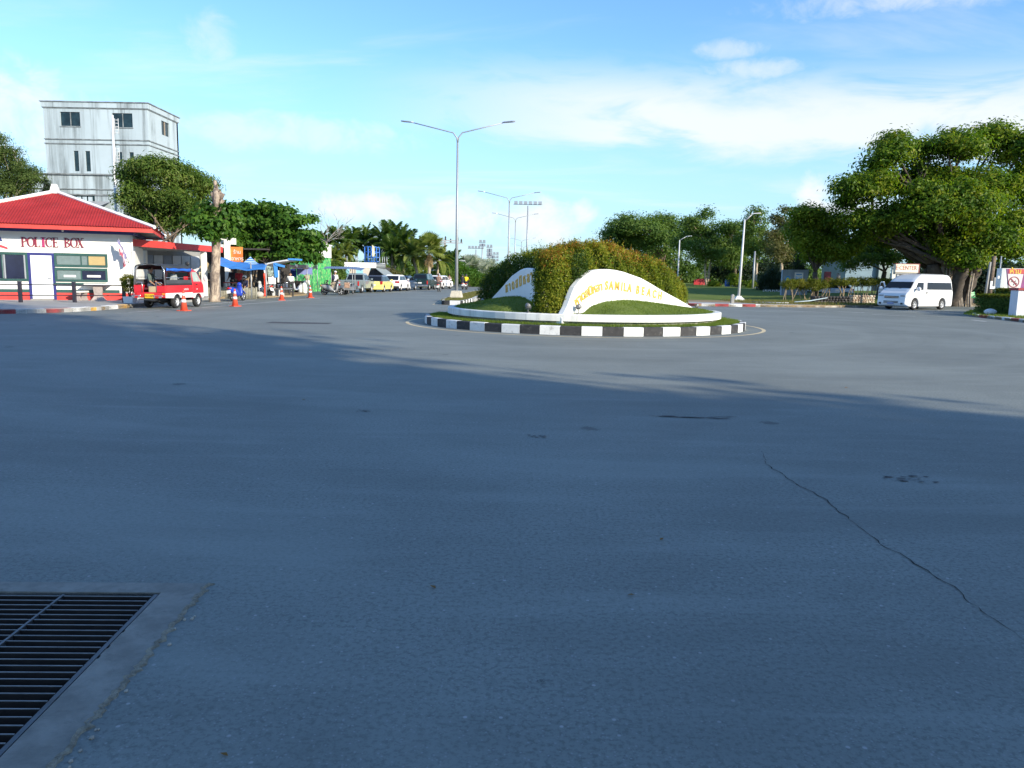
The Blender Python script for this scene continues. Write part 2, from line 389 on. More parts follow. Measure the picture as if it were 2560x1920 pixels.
# the grate opening sits in the road, so the road sheet is laid round it
gA = G(403, 1484); gB = G(505, 1459)                       # inner and outer far right corners
_gd = (G(0, 1898) - gA); _gd.z = 0; gL = _gd.normalized()   # direction of its right side, towards the viewer
_gx = (G(0, 1481) - gA); _gx.z = 0; gX = _gx.normalized()   # direction of its far side, to the left
IN_W, IN_L, BORD_R, BORD_F = 1.30, 1.75, .19, .12
def gp(a, b, z=0.0): return Vector((gA.x, gA.y, 0)) + gX * a + gL * b + Vector((0, 0, z))
outer = [gp(-BORD_R, -BORD_F), gp(-BORD_R, IN_L + .2), gp(IN_W + .2, IN_L + .2), gp(IN_W + .2, -BORD_F)]
def road_with_hole():
 X0, X1, Y0, Y1 = -120.0, 130.0, -60.0, 420.0
 big = [(X0, Y0), (X1, Y0), (X1, Y1), (X0, Y1)]
 bm = bmesh.new()
 vs = [bm.verts.new((x, y, 0)) for x, y in big]; hs = [bm.verts.new((p.x, p.y, 0)) for p in outer]
 es = [bm.edges.new((vs[i], vs[(i + 1) % 4])) for i in range(4)] + [bm.edges.new((hs[i], hs[(i + 1) % 4])) for i in range(4)]
 bmesh.ops.triangle_fill(bm, use_beauty=True, use_dissolve=False, edges=es)
 for f in bm.faces:
  if f.normal.z < 0: f.normal_flip()
 me = bpy.data.meshes.new('road'); bm.to_mesh(me); bm.free(); me.materials.append(A['asphalt'])
 o = bpy.data.objects.new('road', me); COL.objects.link(o); return struct(o)
road_with_hole()
sheet('ground', [(-1600, -900), (1600, -900), (1600, 2400), (-1600, 2400)], -.9, A['earth'])

# drain grate with its concrete collar
def build_grate():
 t = thing('drain_grate', 'rusty steel drain grate in a pale concrete collar set in the road', 'drain grate', (gA.x, gA.y, 0))
 def L(a, b, z): p = gp(a, b, z); return (p.x - gA.x, p.y - gA.y, z)
 mb = MB()
 rng = random.Random(3)
 # collar: far strip and right strip with a crumbled outer edge, the two others straight
 def strip(a0, b0, a1, b1, a2, b2, a3, b3): mb.loft([[L(a0, b0, -.25), L(a1, b1, -.25), L(a2, b2, -.25), L(a3, b3, -.25)], [L(a0, b0, .006), L(a1, b1, .006), L(a2, b2, .006), L(a3, b3, .006)]])
 strip(-BORD_R, -BORD_F, 0, -BORD_F, 0, 0, -BORD_R, 0)
 strip(0, -BORD_F, IN_W + .2, -BORD_F, IN_W + .2, 0, 0, 0)
 strip(IN_W, 0, IN_W + .2, 0, IN_W + .2, IN_L + .2, IN_W, IN_L + .2)
 strip(-BORD_R, IN_L, IN_W, IN_L, IN_W, IN_L + .2, -BORD_R, IN_L + .2)
 n = 60
 for i in range(n):
  b0, b1 = IN_L * i / n, IN_L * (i + 1) / n
  i0 = .0 if rng.random() > .2 else -.008 * rng.random()
  strip(-BORD_R, b0, i0, b0, i0, b1, -BORD_R, b1)
 mb.build('collar', mat('collar_concrete', (.235, .22, .19), .9, var=.22, scale=5, bump=.5, dirt=(.13, .12, .105), dirt_amt=.5), t)
 # crumbled mortar along the outer right edge
 mb = MB(); prev = None
 for i in range(91):
  b = -BORD_F + (IN_L + BORD_F) * i / 90
  w = .006 + .020 * rng.random() ** 2
  o_ = rng.uniform(-.012, .012)
  cur = [L(-BORD_R + .012 + o_, b, .004), L(-BORD_R + .004 + o_, b, .008 + .003 * rng.random()), L(-BORD_R - w + o_, b, .005 * rng.random() + .004), L(-BORD_R - w - .006 + o_, b, -.002)]
  if prev: mb.add(prev + cur, [(0, 1, 5, 4), (1, 2, 6, 5), (2, 3, 7, 6)])
  prev = cur
 mb.build('crumbled_edge', mat('mortar', (.30, .265, .20), .95, var=.35, scale=30, bump=.8, dirt=(.08, .075, .06), dirt_amt=.8), t)
 # loose chips
 for i in range(16):
  b = rng.uniform(.1, IN_L); c = L(-BORD_R - .02 - rng.random() * .05, b, .003)
  mbc = MB(); mbc.ball(c, .004 + .006 * rng.random(), 5, 3, (1, 1.3, .7)); mbc.build('mortar_chip', A['kerb_worn'], t)
 # pit
 mb = MB(); d = -.62
 mb.add([L(0, 0, 0), L(IN_W, 0, 0), L(IN_W, IN_L, 0), L(0, IN_L, 0), L(0, 0, d), L(IN_W, 0, d), L(IN_W, IN_L, d), L(0, IN_L, d)],
   [(0, 1, 5, 4), (1, 2, 6, 5), (2, 3, 7, 6), (3, 0, 4, 7), (4, 5, 6, 7)])
 mb.build('pit', A['pit'], t)
 # frame angle and bars
 def bar(a0, b0, a1, b1, w, z0, z1, name, m):
  p, q = Vector(L(a0, b0, 0)), Vector(L(a1, b1, 0)); dr = (q - p).normalized(); nr = Vector((-dr.y, dr.x, 0)) * w / 2
  mb = MB(); mb.loft([[p - nr + Vector((0, 0, z0)), q - nr + Vector((0, 0, z0)), q + nr + Vector((0, 0, z0)), p + nr + Vector((0, 0, z0))],
       [p - nr + Vector((0, 0, z1)), q - nr + Vector((0, 0, z1)), q + nr + Vector((0, 0, z1)), p + nr + Vector((0, 0, z1))]])
  return mb.build(name, m, t)
 bar(.016, .02, .016, IN_L - .02, .020, -.06, .004, 'frame_rail', A['steel_dark'])
 bar(.47, .02, .47, IN_L - .02, .012, -.055, .002, 'cross_rail', A['steel_dark'])
 bar(.92, .02, .92, IN_L - .02, .014, -.055, .003, 'cross_rail', A['steel_bar'])
 A['steel_rust_shade'] = mat('steel_rust_shade', (.022, .015, .012), .9, var=.4, scale=9); nb = 33  # rust brown darkened further, the shade on the bar sides put into it
 for i in range(nb):
  b = .035 + (IN_L - .07) * i / (nb - 1)
  e = b + rng.uniform(-.002, .002); ob = bar(.034, b, IN_W - .01, e, .005, -.05, -.003, 'bar', A['steel_rust_shade']); bar(.034, b, IN_W - .01, e, .0055, -.0029, 0.0, 'lit_top_edge', A['steel_bar']).parent = ob  # paler top strip: light on the bar tops put in as colour
 return t
build_grate()

# road cracks and patches, a few millimetres above the asphalt
A['crack'] = mat('crack', (.016, .015, .014), .95, var=.3)
def crack(pts, w, seed):
 rng = random.Random(seed); P = [G(*p) for p in pts]; path = []
 for i in range(len(P) - 1):
  n = max(2, int((P[i + 1] - P[i]).length / .05))
  for j in range(n): path.append(P[i].lerp(P[i + 1], j / n))
 path.append(P[-1])
 vs = []; fs = []; off = slow = 0
 for i, p in enumerate(path):
  d = (path[min(i + 1, len(path) - 1)] - path[max(i - 1, 0)]).normalized(); nr = Vector((-d.y, d.x, 0))
  off = off * .8 + rng.uniform(-.013, .013); slow = slow * .97 + rng.uniform(-.012, .012)
  ww = w * (.25 + 1.1 * rng.random()) * min(1, .25 + min(i, len(path) - 1 - i) / 18)
  c = p + nr * (off + slow); vs += [(c + nr * ww / 2 + Vector((0, 0, .004))), (c - nr * ww / 2 + Vector((0, 0, .004)))]
  if i: fs.append((2 * i - 2, 2 * i - 1, 2 * i + 1, 2 * i))
 return struct(MB().add(vs, fs).build('crack', A['crack']))
crack([(1905, 1128), (1912, 1152), (1960, 1195), (2040, 1246), (2130, 1305), (2220, 1368), (2320, 1428), (2390, 1478), (2470, 1540), (2560, 1612)], .009, 1)
crack([(2040, 1246), (2062, 1252), (2078, 1266)], .006, 5)
crack([(2320, 1428), (2338, 1424), (2362, 1432)], .006, 6)
crack([(1905, 1128), (1935, 1122)], .006, 7)
crack([(2050, 1610), (2072, 1634)], .008, 3)
A['patch'] = mat('tar_patch', (.070, .074, .074), .85, var=.35, scale=14, bump=.3)
def patch(px, py, rx, ry, seed, z=.004, m='patch'):
 rng = random.Random(seed); c = G(px, py); mb = MB(); nb = 22
 for b in range(nb):
  ox, oy, q = (rng.uniform(-1, 1) * rx, rng.uniform(-1, 1) * ry, rng.uniform(.04, .22)) if nb > 1 else (0, 0, 1); n = 12; pts = []
  for i in range(n):
   a = 2 * math.pi * i / n; k = (1 + rng.uniform(-.4, .4)) * q; pts.append((c.x + ox + rx * k * math.cos(a), c.y + oy + ry * k * math.sin(a), z + b * .0003))
  mb.add(pts, [tuple(range(n))])
 return struct(mb.build('tar_patch', A[m]))
patch(2270, 1198, .20, .10, 2)
patch(1745, 1044, .55, .09, 3)
patch(1343, 1092, .09, .06, 4)
patch(910, 1028, .08, .06, 6)
patch(1350, 1705, .02, .012, 7)
A['steel_plate'] = mat('patch_old', (.060, .060, .064), .9, var=.2, scale=3, bump=.2)
_a, _b = G(672, 806), G(826, 809)
sheet('road_repair', [(_a.x, _a.y - .35), (_b.x, _b.y - .35), (_b.x, _b.y + .35), (_a.x, _a.y + .35)], .004, A['steel_plate'])
# dead leaves lying about
A['litter'] = leaf_mat('litter', ((.14, .07, .025), (.26, .14, .05), (.10, .06, .03)), .2)
for i, (px, py, lab) in enumerate([(1655, 1350, 'curled brown leaf lying on the road left of the long crack'), (2117, 970, 'small pale orange leaf lying on the road far right, below the sunlit strip'), (1082, 1470, 'curled brown leaf lying on the road right of the drain grate collar'), (1577, 1490, 'curled brown leaf lying in the middle of the near road'), (560, 1890, 'curled brown leaf lying nearest the viewer by the grate'), (760, 1000, 'small dark leaf lying on the road far left')]):
 c = G(px, py); s = .016 + .012 * RND.random() + .0012 * c.y
 mb = MB(); a = RND.random() * 6.28; ca, sa = math.cos(a), math.sin(a)
 pts = [(-1, 0, .0), (-.3, .45, .25), (.9, .1, .1), (-.2, -.42, .22)]
 mb.add([(s * (x * ca - y * sa), s * (x * sa + y * ca), s * z + .006) for x, y, z in pts], [(0, 1, 2), (0, 2, 3)])
 o = mb.build('fallen_leaf', A['litter']); o.location = c
 tag(o, lab, 'leaf', 'fallen leaves on the road')

# ---------------------------------------------------------------- kerb helper: one block per object
def kerb_run(owner, path, lens, mats, h=.15, w=.18, z=0.0, side=1, gap=.008, name='kerb_block'):
 """blocks laid along a polyline; side=+1 puts the body on the left of the path"""
 P = [Vector((p[0], p[1], 0)) for p in path]
 seg = [(P[i + 1] - P[i]).length for i in range(len(P) - 1)]; tot = sum(seg)
 def at(s):
  s = max(0, min(tot, s))
  for i, l in enumerate(seg):
   if s <= l or i == len(seg) - 1:
    return P[i].lerp(P[i + 1], s / l if l else 0)
   s -= l
 def nrm(s):
  d = (at(min(tot, s + .12)) - at(max(0, s - .12))).normalized(); return Vector((-d.y, d.x, 0)) * side
 s = 0; i = 0; rng = random.Random(len(path) * 7 + int(tot * 10))
 while s < tot - .05:
  L_ = lens[i % len(lens)]; e = min(tot, s + L_)
  k = max(1, int((e - s) / .3)); front = [at(s + gap + (e - s - 2 * gap) * j / k) for j in range(k + 1)]
  nn = [nrm(s + (e - s) * j / k) for j in range(k + 1)]
  dz = rng.uniform(-.006, .006); mb = MB(); c = .02
  rings = [[f + Vector((0, 0, z - .1)), f + Vector((0, 0, z + h - c + dz)), f + n_ * c + Vector((0, 0, z + h + dz)), f + n_ * w + Vector((0, 0, z + h + dz)), f + n_ * w + Vector((0, 0, z - .1))] for f, n_ in zip(front, nn)]
  mb.loft(rings)
  mb.build(name, mats[i % len(mats)], owner)
  s = e; i += 1

# ---------------------------------------------------------------- roundabout
RC = Vector((2.42, 27.0, 0)); R0, R1 = 5.5, 4.7
def circ(r, n=96, a0=0.0): return [(RC.x + r * math.cos(a0 + 2 * math.pi * i / n), RC.y + r * math.sin(a0 + 2 * math.pi * i / n)) for i in range(n)]
def ring_sheet(name, r0, r1, z, m, n=96):
 vs = []; fs = []
 for i in range(n):
  t = 2 * math.pi * i / n
  vs += [(RC.x + r0 * math.cos(t), RC.y + r0 * math.sin(t), z), (RC.x + r1 * math.cos(t), RC.y + r1 * math.sin(t), z)]
 for i in range(n): j = (i + 1) % n; fs.append((2 * i, 2 * i + 1, 2 * j + 1, 2 * j))
 return struct(MB().add(vs, fs).build(name, m))
ring_sheet('road_marking', 6.02, 6.14, .004, A['line_yellow'])
isl = thing('roundabout_kerb', 'black and white striped kerb ring round the grassy traffic island', 'kerb', (0, 0, 0))
_n = 58
kerb_run(isl, circ(R0, 116, math.radians(4)) + [circ(R0, 116, math.radians(4))[0]], [2 * math.pi * R0 / _n], [A['kerb_white'], A['kerb_black']], h=.25, w=.2, side=1)
struct(MB().prism(circ(R0 - .19, 96), -.05, .235).build('island_verge', A['lawn']))
# white ring wall with a projecting coping, in slabs
rw = thing('ring_wall', 'white ring wall with projecting coping holding up the inner lawn', 'low wall')
def ring_blocks(name, r_in, r_out, z0, z1, n, m, owner, gap=.004, sub=3):
 for i in range(n):
  mb = MB(); rings = []
  for j in range(sub + 1):
   t = 2 * math.pi * (i + (gap / 2 + (1 - gap) * j / sub)) / n; c, s_ = math.cos(t), math.sin(t)
   rings.append([(RC.x + r * c, RC.y + r * s_, z) for r, z in ((r_in, z0), (r_out, z0), (r_out, z1 - .02), (r_out - .02, z1), (r_in, z1))])
  mb.loft(rings); mb.build(name, m, owner)
A['coping'] = stain_mat('coping_paint', (.80, .80, .77), (.33, .33, .29), .7, .45, 2.2)
A['plinth'] = stain_mat('plinth_shade_paint', (.50, .48, .42), (.10, .10, .08), .85, .9, 2.0)  # darker than the coping: shade under its overhang put into the paint
ring_blocks('coping', R1 - .26, R1, .345, .55, 26, A['coping'], rw)
ring_blocks('plinth', R1 - .30, R1 - .14, .20, .343, 26, A['plinth'], rw)

# wing lines of the sign
WA, WB = Vector((1.40, 22.40, 0)), Vector((6.70, 28.70, 0))       # right wing, front foot to far tip
LA, LB = Vector((0.98, 22.95, 0)), Vector((-1.0, 28.80, 0))      # left wing
PROF = [(0, .45), (.03, .74), (.07, 1.31), (.113, 1.57), (.177, 1.81), (.23, 1.875), (.284, 1.89), (.34, 1.87), (.40, 1.82), (.535, 1.63), (.62, 1.44), (.697, 1.25), (.77, 1.09), (.845, .93), (.92, .76), (1.0, .57)]
CONT = [(.0, .52), (.13, .55), (.177, .75), (.23, .83), (.284, .89), (.41, .92), (.52, .87), (.63, .79), (.74, .70), (.85, .60), (1.0, .53)]
def interp(tab, s):
 s = max(0, min(1, s))
 for (a, va), (b, vb) in zip(tab, tab[1:]):
  if s <= b: return va + (vb - va) * (s - a) / (b - a)
 return tab[-1][1]
def wing_sd(p, a, b):
 d = b - a; L_ = d.length; d = d / L_; q = p - a; return q.dot(d) / L_, q.x * d.y - q.y * d.x      # (s, signed distance right of line)
def mound_z(x, y):
 p = Vector((x, y, 0)); r = (p - RC).length; z = .53
 s, d = wing_sd(p, WA, WB); h = interp(CONT, s) - .53
 edge = max(0, min(1, (R1 - .2 - r) / .25))
 f = max(0, 1 - abs(d) / 2.3); f = f * f * (3 - 2 * f)
 zr = h * f * edge
 s2, d2 = wing_sd(p, LA, LB); h2 = interp(CONT, s2) * 1.05 - .53
 f2 = max(0, 1 - abs(d2) / 2.6); f2 = f2 * f2 * (3 - 2 * f2)
 zl = max(0, h2) * f2 * edge
 return z + max(zr, zl)
def build_mound():
 n = 70; vs = []; idx = {}; fs = []
 R = R1 - .2
 for i in range(n + 1):
  for j in range(n + 1):
   # square-to-disc map keeps the rim round
   a, b = 2 * i / n - 1, 2 * j / n - 1
   x, y = a * math.sqrt(1 - b * b / 2), b * math.sqrt(1 - a * a / 2)
   X, Y = RC.x + R * x, RC.y + R * y; vs.append((X, Y, mound_z(X, Y) + .012 * math.sin(X * 5) * math.sin(Y * 4)))
 for i in range(n):
  for j in range(n):
   q = i * (n + 1) + j; fs.append((q, q + n + 1, q + n + 2, q + 1))
 return struct(raw_mesh('island_lawn', np.array(vs), np.array(fs), A['lawn'], None, True))
build_mound()

def blades(name, pts, h, mat_, w=.012, lean=.5):
 """one object of single grass blades (three-cornered), rooted at pts"""
 P = np.asarray(pts, dtype=np.float64); n = len(P)
 a = NPR.uniform(0, 2 * np.pi, n); hh = h * NPR.uniform(.5, 1.35, n); ln = hh * NPR.uniform(0, lean, n); b = NPR.uniform(0, 2 * np.pi, n)
 dx, dy = np.cos(a) * w / 2, np.sin(a) * w / 2
 v = np.empty((n, 3, 3)); v[:, 0] = P + np.stack([dx, dy, np.full(n, -.01)], 1); v[:, 1] = P - np.stack([dx, dy, np.full(n, .01)], 1)
 v[:, 2] = P + np.stack([np.cos(b) * ln, np.sin(b) * ln, hh], 1)
 o = raw_mesh(name, v.reshape(-1, 3), np.arange(3 * n).reshape(-1, 3), mat_)
 o['kind'] = 'stuff'; return o
def grass_island():
 pts = []
 while len(pts) < 42000:
  x, y = NPR.uniform(-4.6, 4.6, 2); r = math.hypot(x, y)
  if r > 4.5: continue
  if y > 3 and NPR.random() < .6: continue
  X, Y = RC.x + x, RC.y + y; pts.append((X, Y, mound_z(X, Y)))
 o = blades('grass', pts, .045, A['grass_blade'], .014)
 tag(o, 'short mown green lawn on the inner mound of the traffic island', 'grass', kind='stuff')
 pts = []
 while len(pts) < 26000:
  t = NPR.uniform(math.pi * .92, math.pi * 2.08); r = NPR.uniform(4.42, 5.3)
  pts.append((RC.x + r * math.cos(t), RC.y + r * math.sin(t), .235))
 o = blades('grass', pts, .07, A['grass_blade'], .014, .8)
 tag(o, 'rougher grass strip between the striped kerb and the white ring wall', 'grass', kind='stuff')
grass_island()
# ------------------------------------------------------------------ welcome sign, hedge and spotlights on the island
def wing_point(a, b, s, z, off):
 d = (b - a); dn = d.normalized(); nr = Vector((dn.y, -dn.x, 0))       # towards the right of a->b
 return a + d * s + nr * off + Vector((0, 0, z))
def build_wing(name, label, a, b, side):
 """white wing wall; side=+1: reading face on the right of the line, -1: on the left"""
 t = thing(name, label, 'sign wall')
 mb = MB(); th = .22; N = 48; top = [interp(PROF, (i / N) ** 1.25) for i in range(N + 1)]; ss = [(i / N) ** 1.25 for i in range(N + 1)]
 rings = []
 for s_, z in zip(ss, top):
  f = side * .02; bk = -side * (th - .02)
  rings.append([wing_point(a, b, s_, .2, f), wing_point(a, b, s_, z - .03, f), wing_point(a, b, s_, z, f - side * .03), wing_point(a, b, s_, z, bk + side * .03), wing_point(a, b, s_, z - .03, bk), wing_point(a, b, s_, .2, bk)])
 mb.loft(rings)
 mb.build('wall', A['sign_white'], t)
 return t
swR = build_wing('welcome_sign', 'sunlit white wing-shaped wall with gold Thai letters and SAMILA BEACH', WA, WB, 1)
swL = build_wing('welcome_sign', 'shaded white wing-shaped wall facing left with gold Thai letters', LA, LB, -1)

def wing_letters(owner, a, b, side, items, size, sx=1.0):
 d = (b - a).normalized(); Lw = (b - a).length
 for ch, s_, z, ang in items:
  p = wing_point(a, b, s_, z, side * .022)
  xdir = d if side > 0 else -d
  nr = Vector((d.y, -d.x, 0)) * side
  up = Vector((0, 0, 1)); ca, sa = math.cos(ang), math.sin(ang)
  X = xdir * ca + up * sa; Y = -xdir * sa + up * ca
  cu = bpy.data.curves.new('letter', 'FONT'); cu.body = ch; cu.size = size; cu.extrude = .02; cu.offset = .012; cu.align_x = 'CENTER'; cu.align_y = 'BOTTOM_BASELINE'
  cu.resolution_u = 3; cu.materials.append(A['gold'])
  o = bpy.data.objects.new('letter', cu); COL.objects.link(o); o.parent = owner
  o.matrix_world = Matrix(((X.x * sx, Y.x, nr.x, p.x), (X.y * sx, Y.y, nr.y, p.y), (X.z * sx, Y.z, nr.z, p.z), (0, 0, 0, 1)))
BASE = [(.08, .86), (.11, 1.0), (.14, 1.12), (.175, 1.22), (.21, 1.30), (.255, 1.36), (.283, 1.375), (.33, 1.37), (.37, 1.35), (.45, 1.29), (.49, 1.25), (.59, 1.15), (.69, 1.03)]
def base_z(s):
 if s <= BASE[0][0]: return BASE[0][1]
 for (a, va), (b, vb) in zip(BASE, BASE[1:]):
  if s <= b: return va + (vb - va) * (s - a) / (b - a)
 return BASE[-1][1]
def base_a(s, Lw): return math.atan2(base_z(s + .012) - base_z(s - .012), .024 * Lw)
LwR = (WB - WA).length; LwL = (LB - LA).length
it = []
for ch, s in zip(['ห', 'า', 'ด', 'ส', 'มิ', 'ห', 'ล', 'า'], [.092, .112, .131, .152, .175, .198, .221, .243]): it.append((ch, s, base_z(s) - .11, base_a(s, LwR)))
for ch, s in zip('SAMILA', [.277, .308, .349, .383, .407, .440]): it.append((ch, s, base_z(s) - .11, base_a(s, LwR)))
for ch, s in zip('BEACH', [.502, .544, .590, .636, .683]): it.append((ch, s, base_z(s) - .11, base_a(s, LwR)))
wing_letters(swR, WA, WB, 1, it, .37, 1.0)
it = []
for ch, s in zip(['ห', 'า', 'ด', 'ส', 'มิ', 'ห', 'ล', 'า'], [.60, .545, .49, .43, .37, .31, .25, .20]):
 zz = 1.08 + (.60 - s) * 1.05; it.append((ch, s, zz, math.atan2(1.05, LwL)))
wing_letters(swL, LA, LB, -1, it, .44)

# ------------------------------------------------------------------ foliage engine
def leaf_quads(P, N, size, aspect=.45, rng=NPR, fold=.12, droop=None):
 """oval-ish folded leaf (4 corners) at each point; N = facing"""
 n = len(P); up = rng.normal(size=(n, 3))
 if droop is not None: up = up * (1 - droop) + np.array([0, 0, -1.6]) * droop
 N = N / (np.linalg.norm(N, axis=1, keepdims=True) + 1e-9)
 T = up - N * (up * N).sum(1, keepdims=True); T /= (np.linalg.norm(T, axis=1, keepdims=True) + 1e-9)
 B = np.cross(N, T); s = size * rng.uniform(.6, 1.3, n)[:, None]
 v = np.empty((n, 4, 3)); v[:, 0] = P - T * s * .5; v[:, 1] = P + B * s * aspect * .5 + N * s * fold + T * s * .05; v[:, 2] = P + T * s * .5; v[:, 3] = P - B * s * aspect * .5 + N * s * fold + T * s * .05
 return v.reshape(-1, 3), np.arange(4 * n).reshape(-1, 4)
def crown_points(blobs, n, clumps, sigma, rng, shell=.16, lower=.55):
 """leaf points gathered in sprays on the outside of a set of ellipsoids"""
 B = np.array([(b[0], b[1], b[2]) for b in blobs]); R = np.array([(b[3], b[4], b[5]) for b in blobs])
 w = (R[:, 0] * R[:, 1] + R[:, 0] * R[:, 2]); w = w / w.sum()
 k = int(clumps * 1.5); bi = rng.choice(len(blobs), k, p=w); d = rng.normal(size=(k, 3)); d /= np.linalg.norm(d, axis=1, keepdims=True)
 keep = (d[:, 2] > -lower) | (rng.random(k) < .3); bi, d = bi[keep][:clumps], d[keep][:clumps]; k = len(bi)
 rad = 1 - np.abs(rng.normal(0, shell, k)); C = B[bi] + d * R[bi] * rad[:, None]
 ci = rng.integers(0, k, n); q = rng.normal(size=(n, 3)) * sigma * np.array([1, 1, .62]); P = C[ci] + q
 N = d[ci] * .8 + q / max(sigma, 1e-6) * .35 + np.array([0, 0, .55]) + rng.normal(size=(n, 3)) * .55
 return P, N, C
def crown(name, blobs, n, clumps, sigma, leaf, m, parent, seed, aspect=.45, shell=.16, lower=.55, droop=None, sub=0):
 rng = np.random.default_rng(seed)
 if sub:                                             # break each lobe into smaller ones, so that the outline billows
  nb = []
  for b in blobs:
   nb.append(tuple(b[:3]) + tuple(.72 * q for q in b[3:]))
   for i in range(sub):
    d = rng.normal(size=3); d /= np.linalg.norm(d); d[2] = abs(d[2]) if rng.random() < .7 else d[2]; s = rng.uniform(.26, .5)
    nb.append((b[0] + d[0] * b[3] * .72, b[1] + d[1] * b[4] * .72, b[2] + d[2] * b[5] * .78, b[3] * s, b[4] * s, max(b[5] * s, .6 * b[3] * s)))
  blobs = nb
 P, N, C = crown_points(blobs, n, clumps, sigma, rng, shell, lower)
 v, f = leaf_quads(P, N, leaf, aspect, rng, .1, droop)
 return raw_mesh(name, v, f, m, parent), C
def limb(mb, p, q, r0, r1, rng, sag=.12, n=6, seg=6):
 p, q = Vector(p), Vector(q); L_ = (q - p).length; pts = []; rs = []
 o1 = Vector((rng.uniform(-1, 1), rng.uniform(-1, 1), rng.uniform(-.3, 1))) * L_ * sag
 for i in range(seg + 1):
  t = i / seg; pts.append(p.lerp(q, t) + o1 * math.sin(math.pi * t) + Vector((rng.uniform(-1, 1), rng.uniform(-1, 1), rng.uniform(-1, 1))) * r0 * .25 * (0 < i < seg)); rs.append(r0 + (r1 - r0) * t)
 mb.tube(pts, rs, n)
 return pts

# photinia-like hedge: two arms behind the wings, meeting in a blunt end towards the viewer
A['hedge_leaf'] = leaf_mat('hedge_leaf', ((.06, .10, .012), (.13, .18, .02), (.25, .27, .032), (.36, .33, .045)), .35, .42, .35)
A['hedge_tip'] = leaf_mat('hedge_tip', ((.27, .075, .025), (.34, .16, .032), (.33, .26, .035), (.24, .27, .03)), .35, .42, .3)
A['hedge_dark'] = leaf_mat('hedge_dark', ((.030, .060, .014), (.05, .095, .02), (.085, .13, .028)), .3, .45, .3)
A['twig'] = mat('twig', (.10, .07, .045), .95, var=.3)
HT_R = [(0, 2.36), (.08, 2.54), (.2, 2.66), (.35, 2.67), (.5, 2.56), (.65, 2.36), (.8, 2.10), (.92, 1.82), (1.0, 1.5)]
HT_L = [(0, 2.36), (.15, 2.52), (.3, 2.46), (.5, 2.38), (.7, 2.14), (.88, 1.85), (1.0, 1.5)]
HA = Vector((1.54, 22.8, 0)); HRB = Vector((6.65, 29.55, 0)); HLB = Vector((-1.5, 30.2, 0))
def build_hedge(name, label, a, b, tab, wid, n_leaf, mleaf, mtip, seed, shift):
 t = thing(name, label, 'hedge')
 rng = np.random.default_rng(seed); d = (b - a); L_ = d.length; dn = np.array(d.normalized()); nr = np.array([dn[1], -dn[0], 0.0])
 A0 = np.array([a.x, a.y, 0.0]) + nr * shift
 ph = [(rng.uniform(1, 7), rng.uniform(0, 6), rng.uniform(.02, .05)) for _ in range(8)]
 tops = np.interp(np.linspace(0, 1, 101), [x for x, _ in tab], [y for _, y in tab])
 def surf(n):
  s = rng.uniform(0, 1, n); top = np.interp(s, np.linspace(0, 1, 101), tops)
  per = rng.uniform(0, 1, n); hgt = top - .5; tot = 2 * hgt + wid; q = per * tot
  off = np.where(q < hgt, wid / 2, np.where(q < hgt + wid, wid / 2 - (q - hgt), -wid / 2)); z = np.where(q < hgt, .5 + q, np.where(q < hgt + wid, top, .5 + (q - hgt - wid)))
  rnd_ = np.clip((z - (top - .35)) / .35, 0, 1); off = off * (1 - .30 * rnd_ ** 2); z = z - .20 * (np.abs(off) / (wid / 2)) ** 3 * (rnd_ > .9)
  nx = np.where((q >= hgt) & (q < hgt + wid), 0, np.sign(off)); nz = np.where((q >= hgt) & (q < hgt + wid), 1.0, .15)
  bump = sum(c * np.sin(k * s * L_ * 1.3 + p + z * k) for k, p, c in ph)
  P = A0 + dn * (s * L_)[:, None] + nr * (off + np.sign(off) * bump)[:, None] + np.array([0, 0, 1.0]) * (z + bump * .4)[:, None]
  N = nr * nx[:, None] + np.array([0, 0, 1.0]) * nz[:, None]
  return P, N, z / top, s
 # blunt ends
 def end(n, at0):
  th = rng.uniform(-1.35, 1.35, n); z = .5 + rng.uniform(0, 1, n) * (tops[0 if at0 else -1] - .5 - .22 * np.sin(th) ** 2); rr = wid / 2 * (1 + .05 * np.sin(z * 9))
  c, s_ = np.cos(th) * rr * .75, np.sin(th) * rr; sg = -1 if at0 else 1
  P = A0 + (0 if at0 else 1) * dn * L_ + dn * (sg * c)[:, None] + nr * s_[:, None] + np.array([0, 0, 1.0]) * z[:, None]
  N = dn * (sg * np.cos(th))[:, None] + nr * np.sin(th)[:, None] + np.array([0, 0, .2]); return P, N, z / tops[0 if at0 else -1], np.zeros(n)
 k = n_leaf // 7
 P1, N1, h1, s1 = surf(k); P2, N2, h2, s2 = end(int(k * .14), True); P3, N3, h3, s3 = end(int(k * .05), False)
 P, N, h = np.concatenate([P1, P2, P3]), np.concatenate([N1, N2, N3]), np.concatenate([h1, h2, h3])
 # every point carries a small shoot of leaves
 m_ = len(P); ci = rng.integers(0, m_, n_leaf); depth = np.abs(rng.normal(0, .07, n_leaf))
 PP = P[ci] + rng.normal(size=(n_leaf, 3)) * np.array([.055, .055, .06]) - N[ci] * depth[:, None]; NN = N[ci] * .8 + rng.normal(size=(n_leaf, 3)) * .7 + np.array([0, 0, .35])
 hot = h[ci] + rng.normal(0, .10, n_leaf) + np.where(np.sin(PP[:, 0] * 2.1 + PP[:, 2] * 2.7) > .3, .07, -.03)
 red = hot > .985
 v, f = leaf_quads(PP[~red], NN[~red], .085, .36, rng, .1); raw_mesh('leaves', v, f, mleaf, t)
 v, f = leaf_quads(PP[red] + np.array([0, 0, .02]), NN[red], .085, .34, rng, .1); raw_mesh('young_leaves', v, f, mtip, t)
 # upright shoots on the top
 ns = int(170 * L_ / 8); s = rng.uniform(0, 1, ns); top = np.interp(s, np.linspace(0, 1, 101), tops); Q = []; QN = []
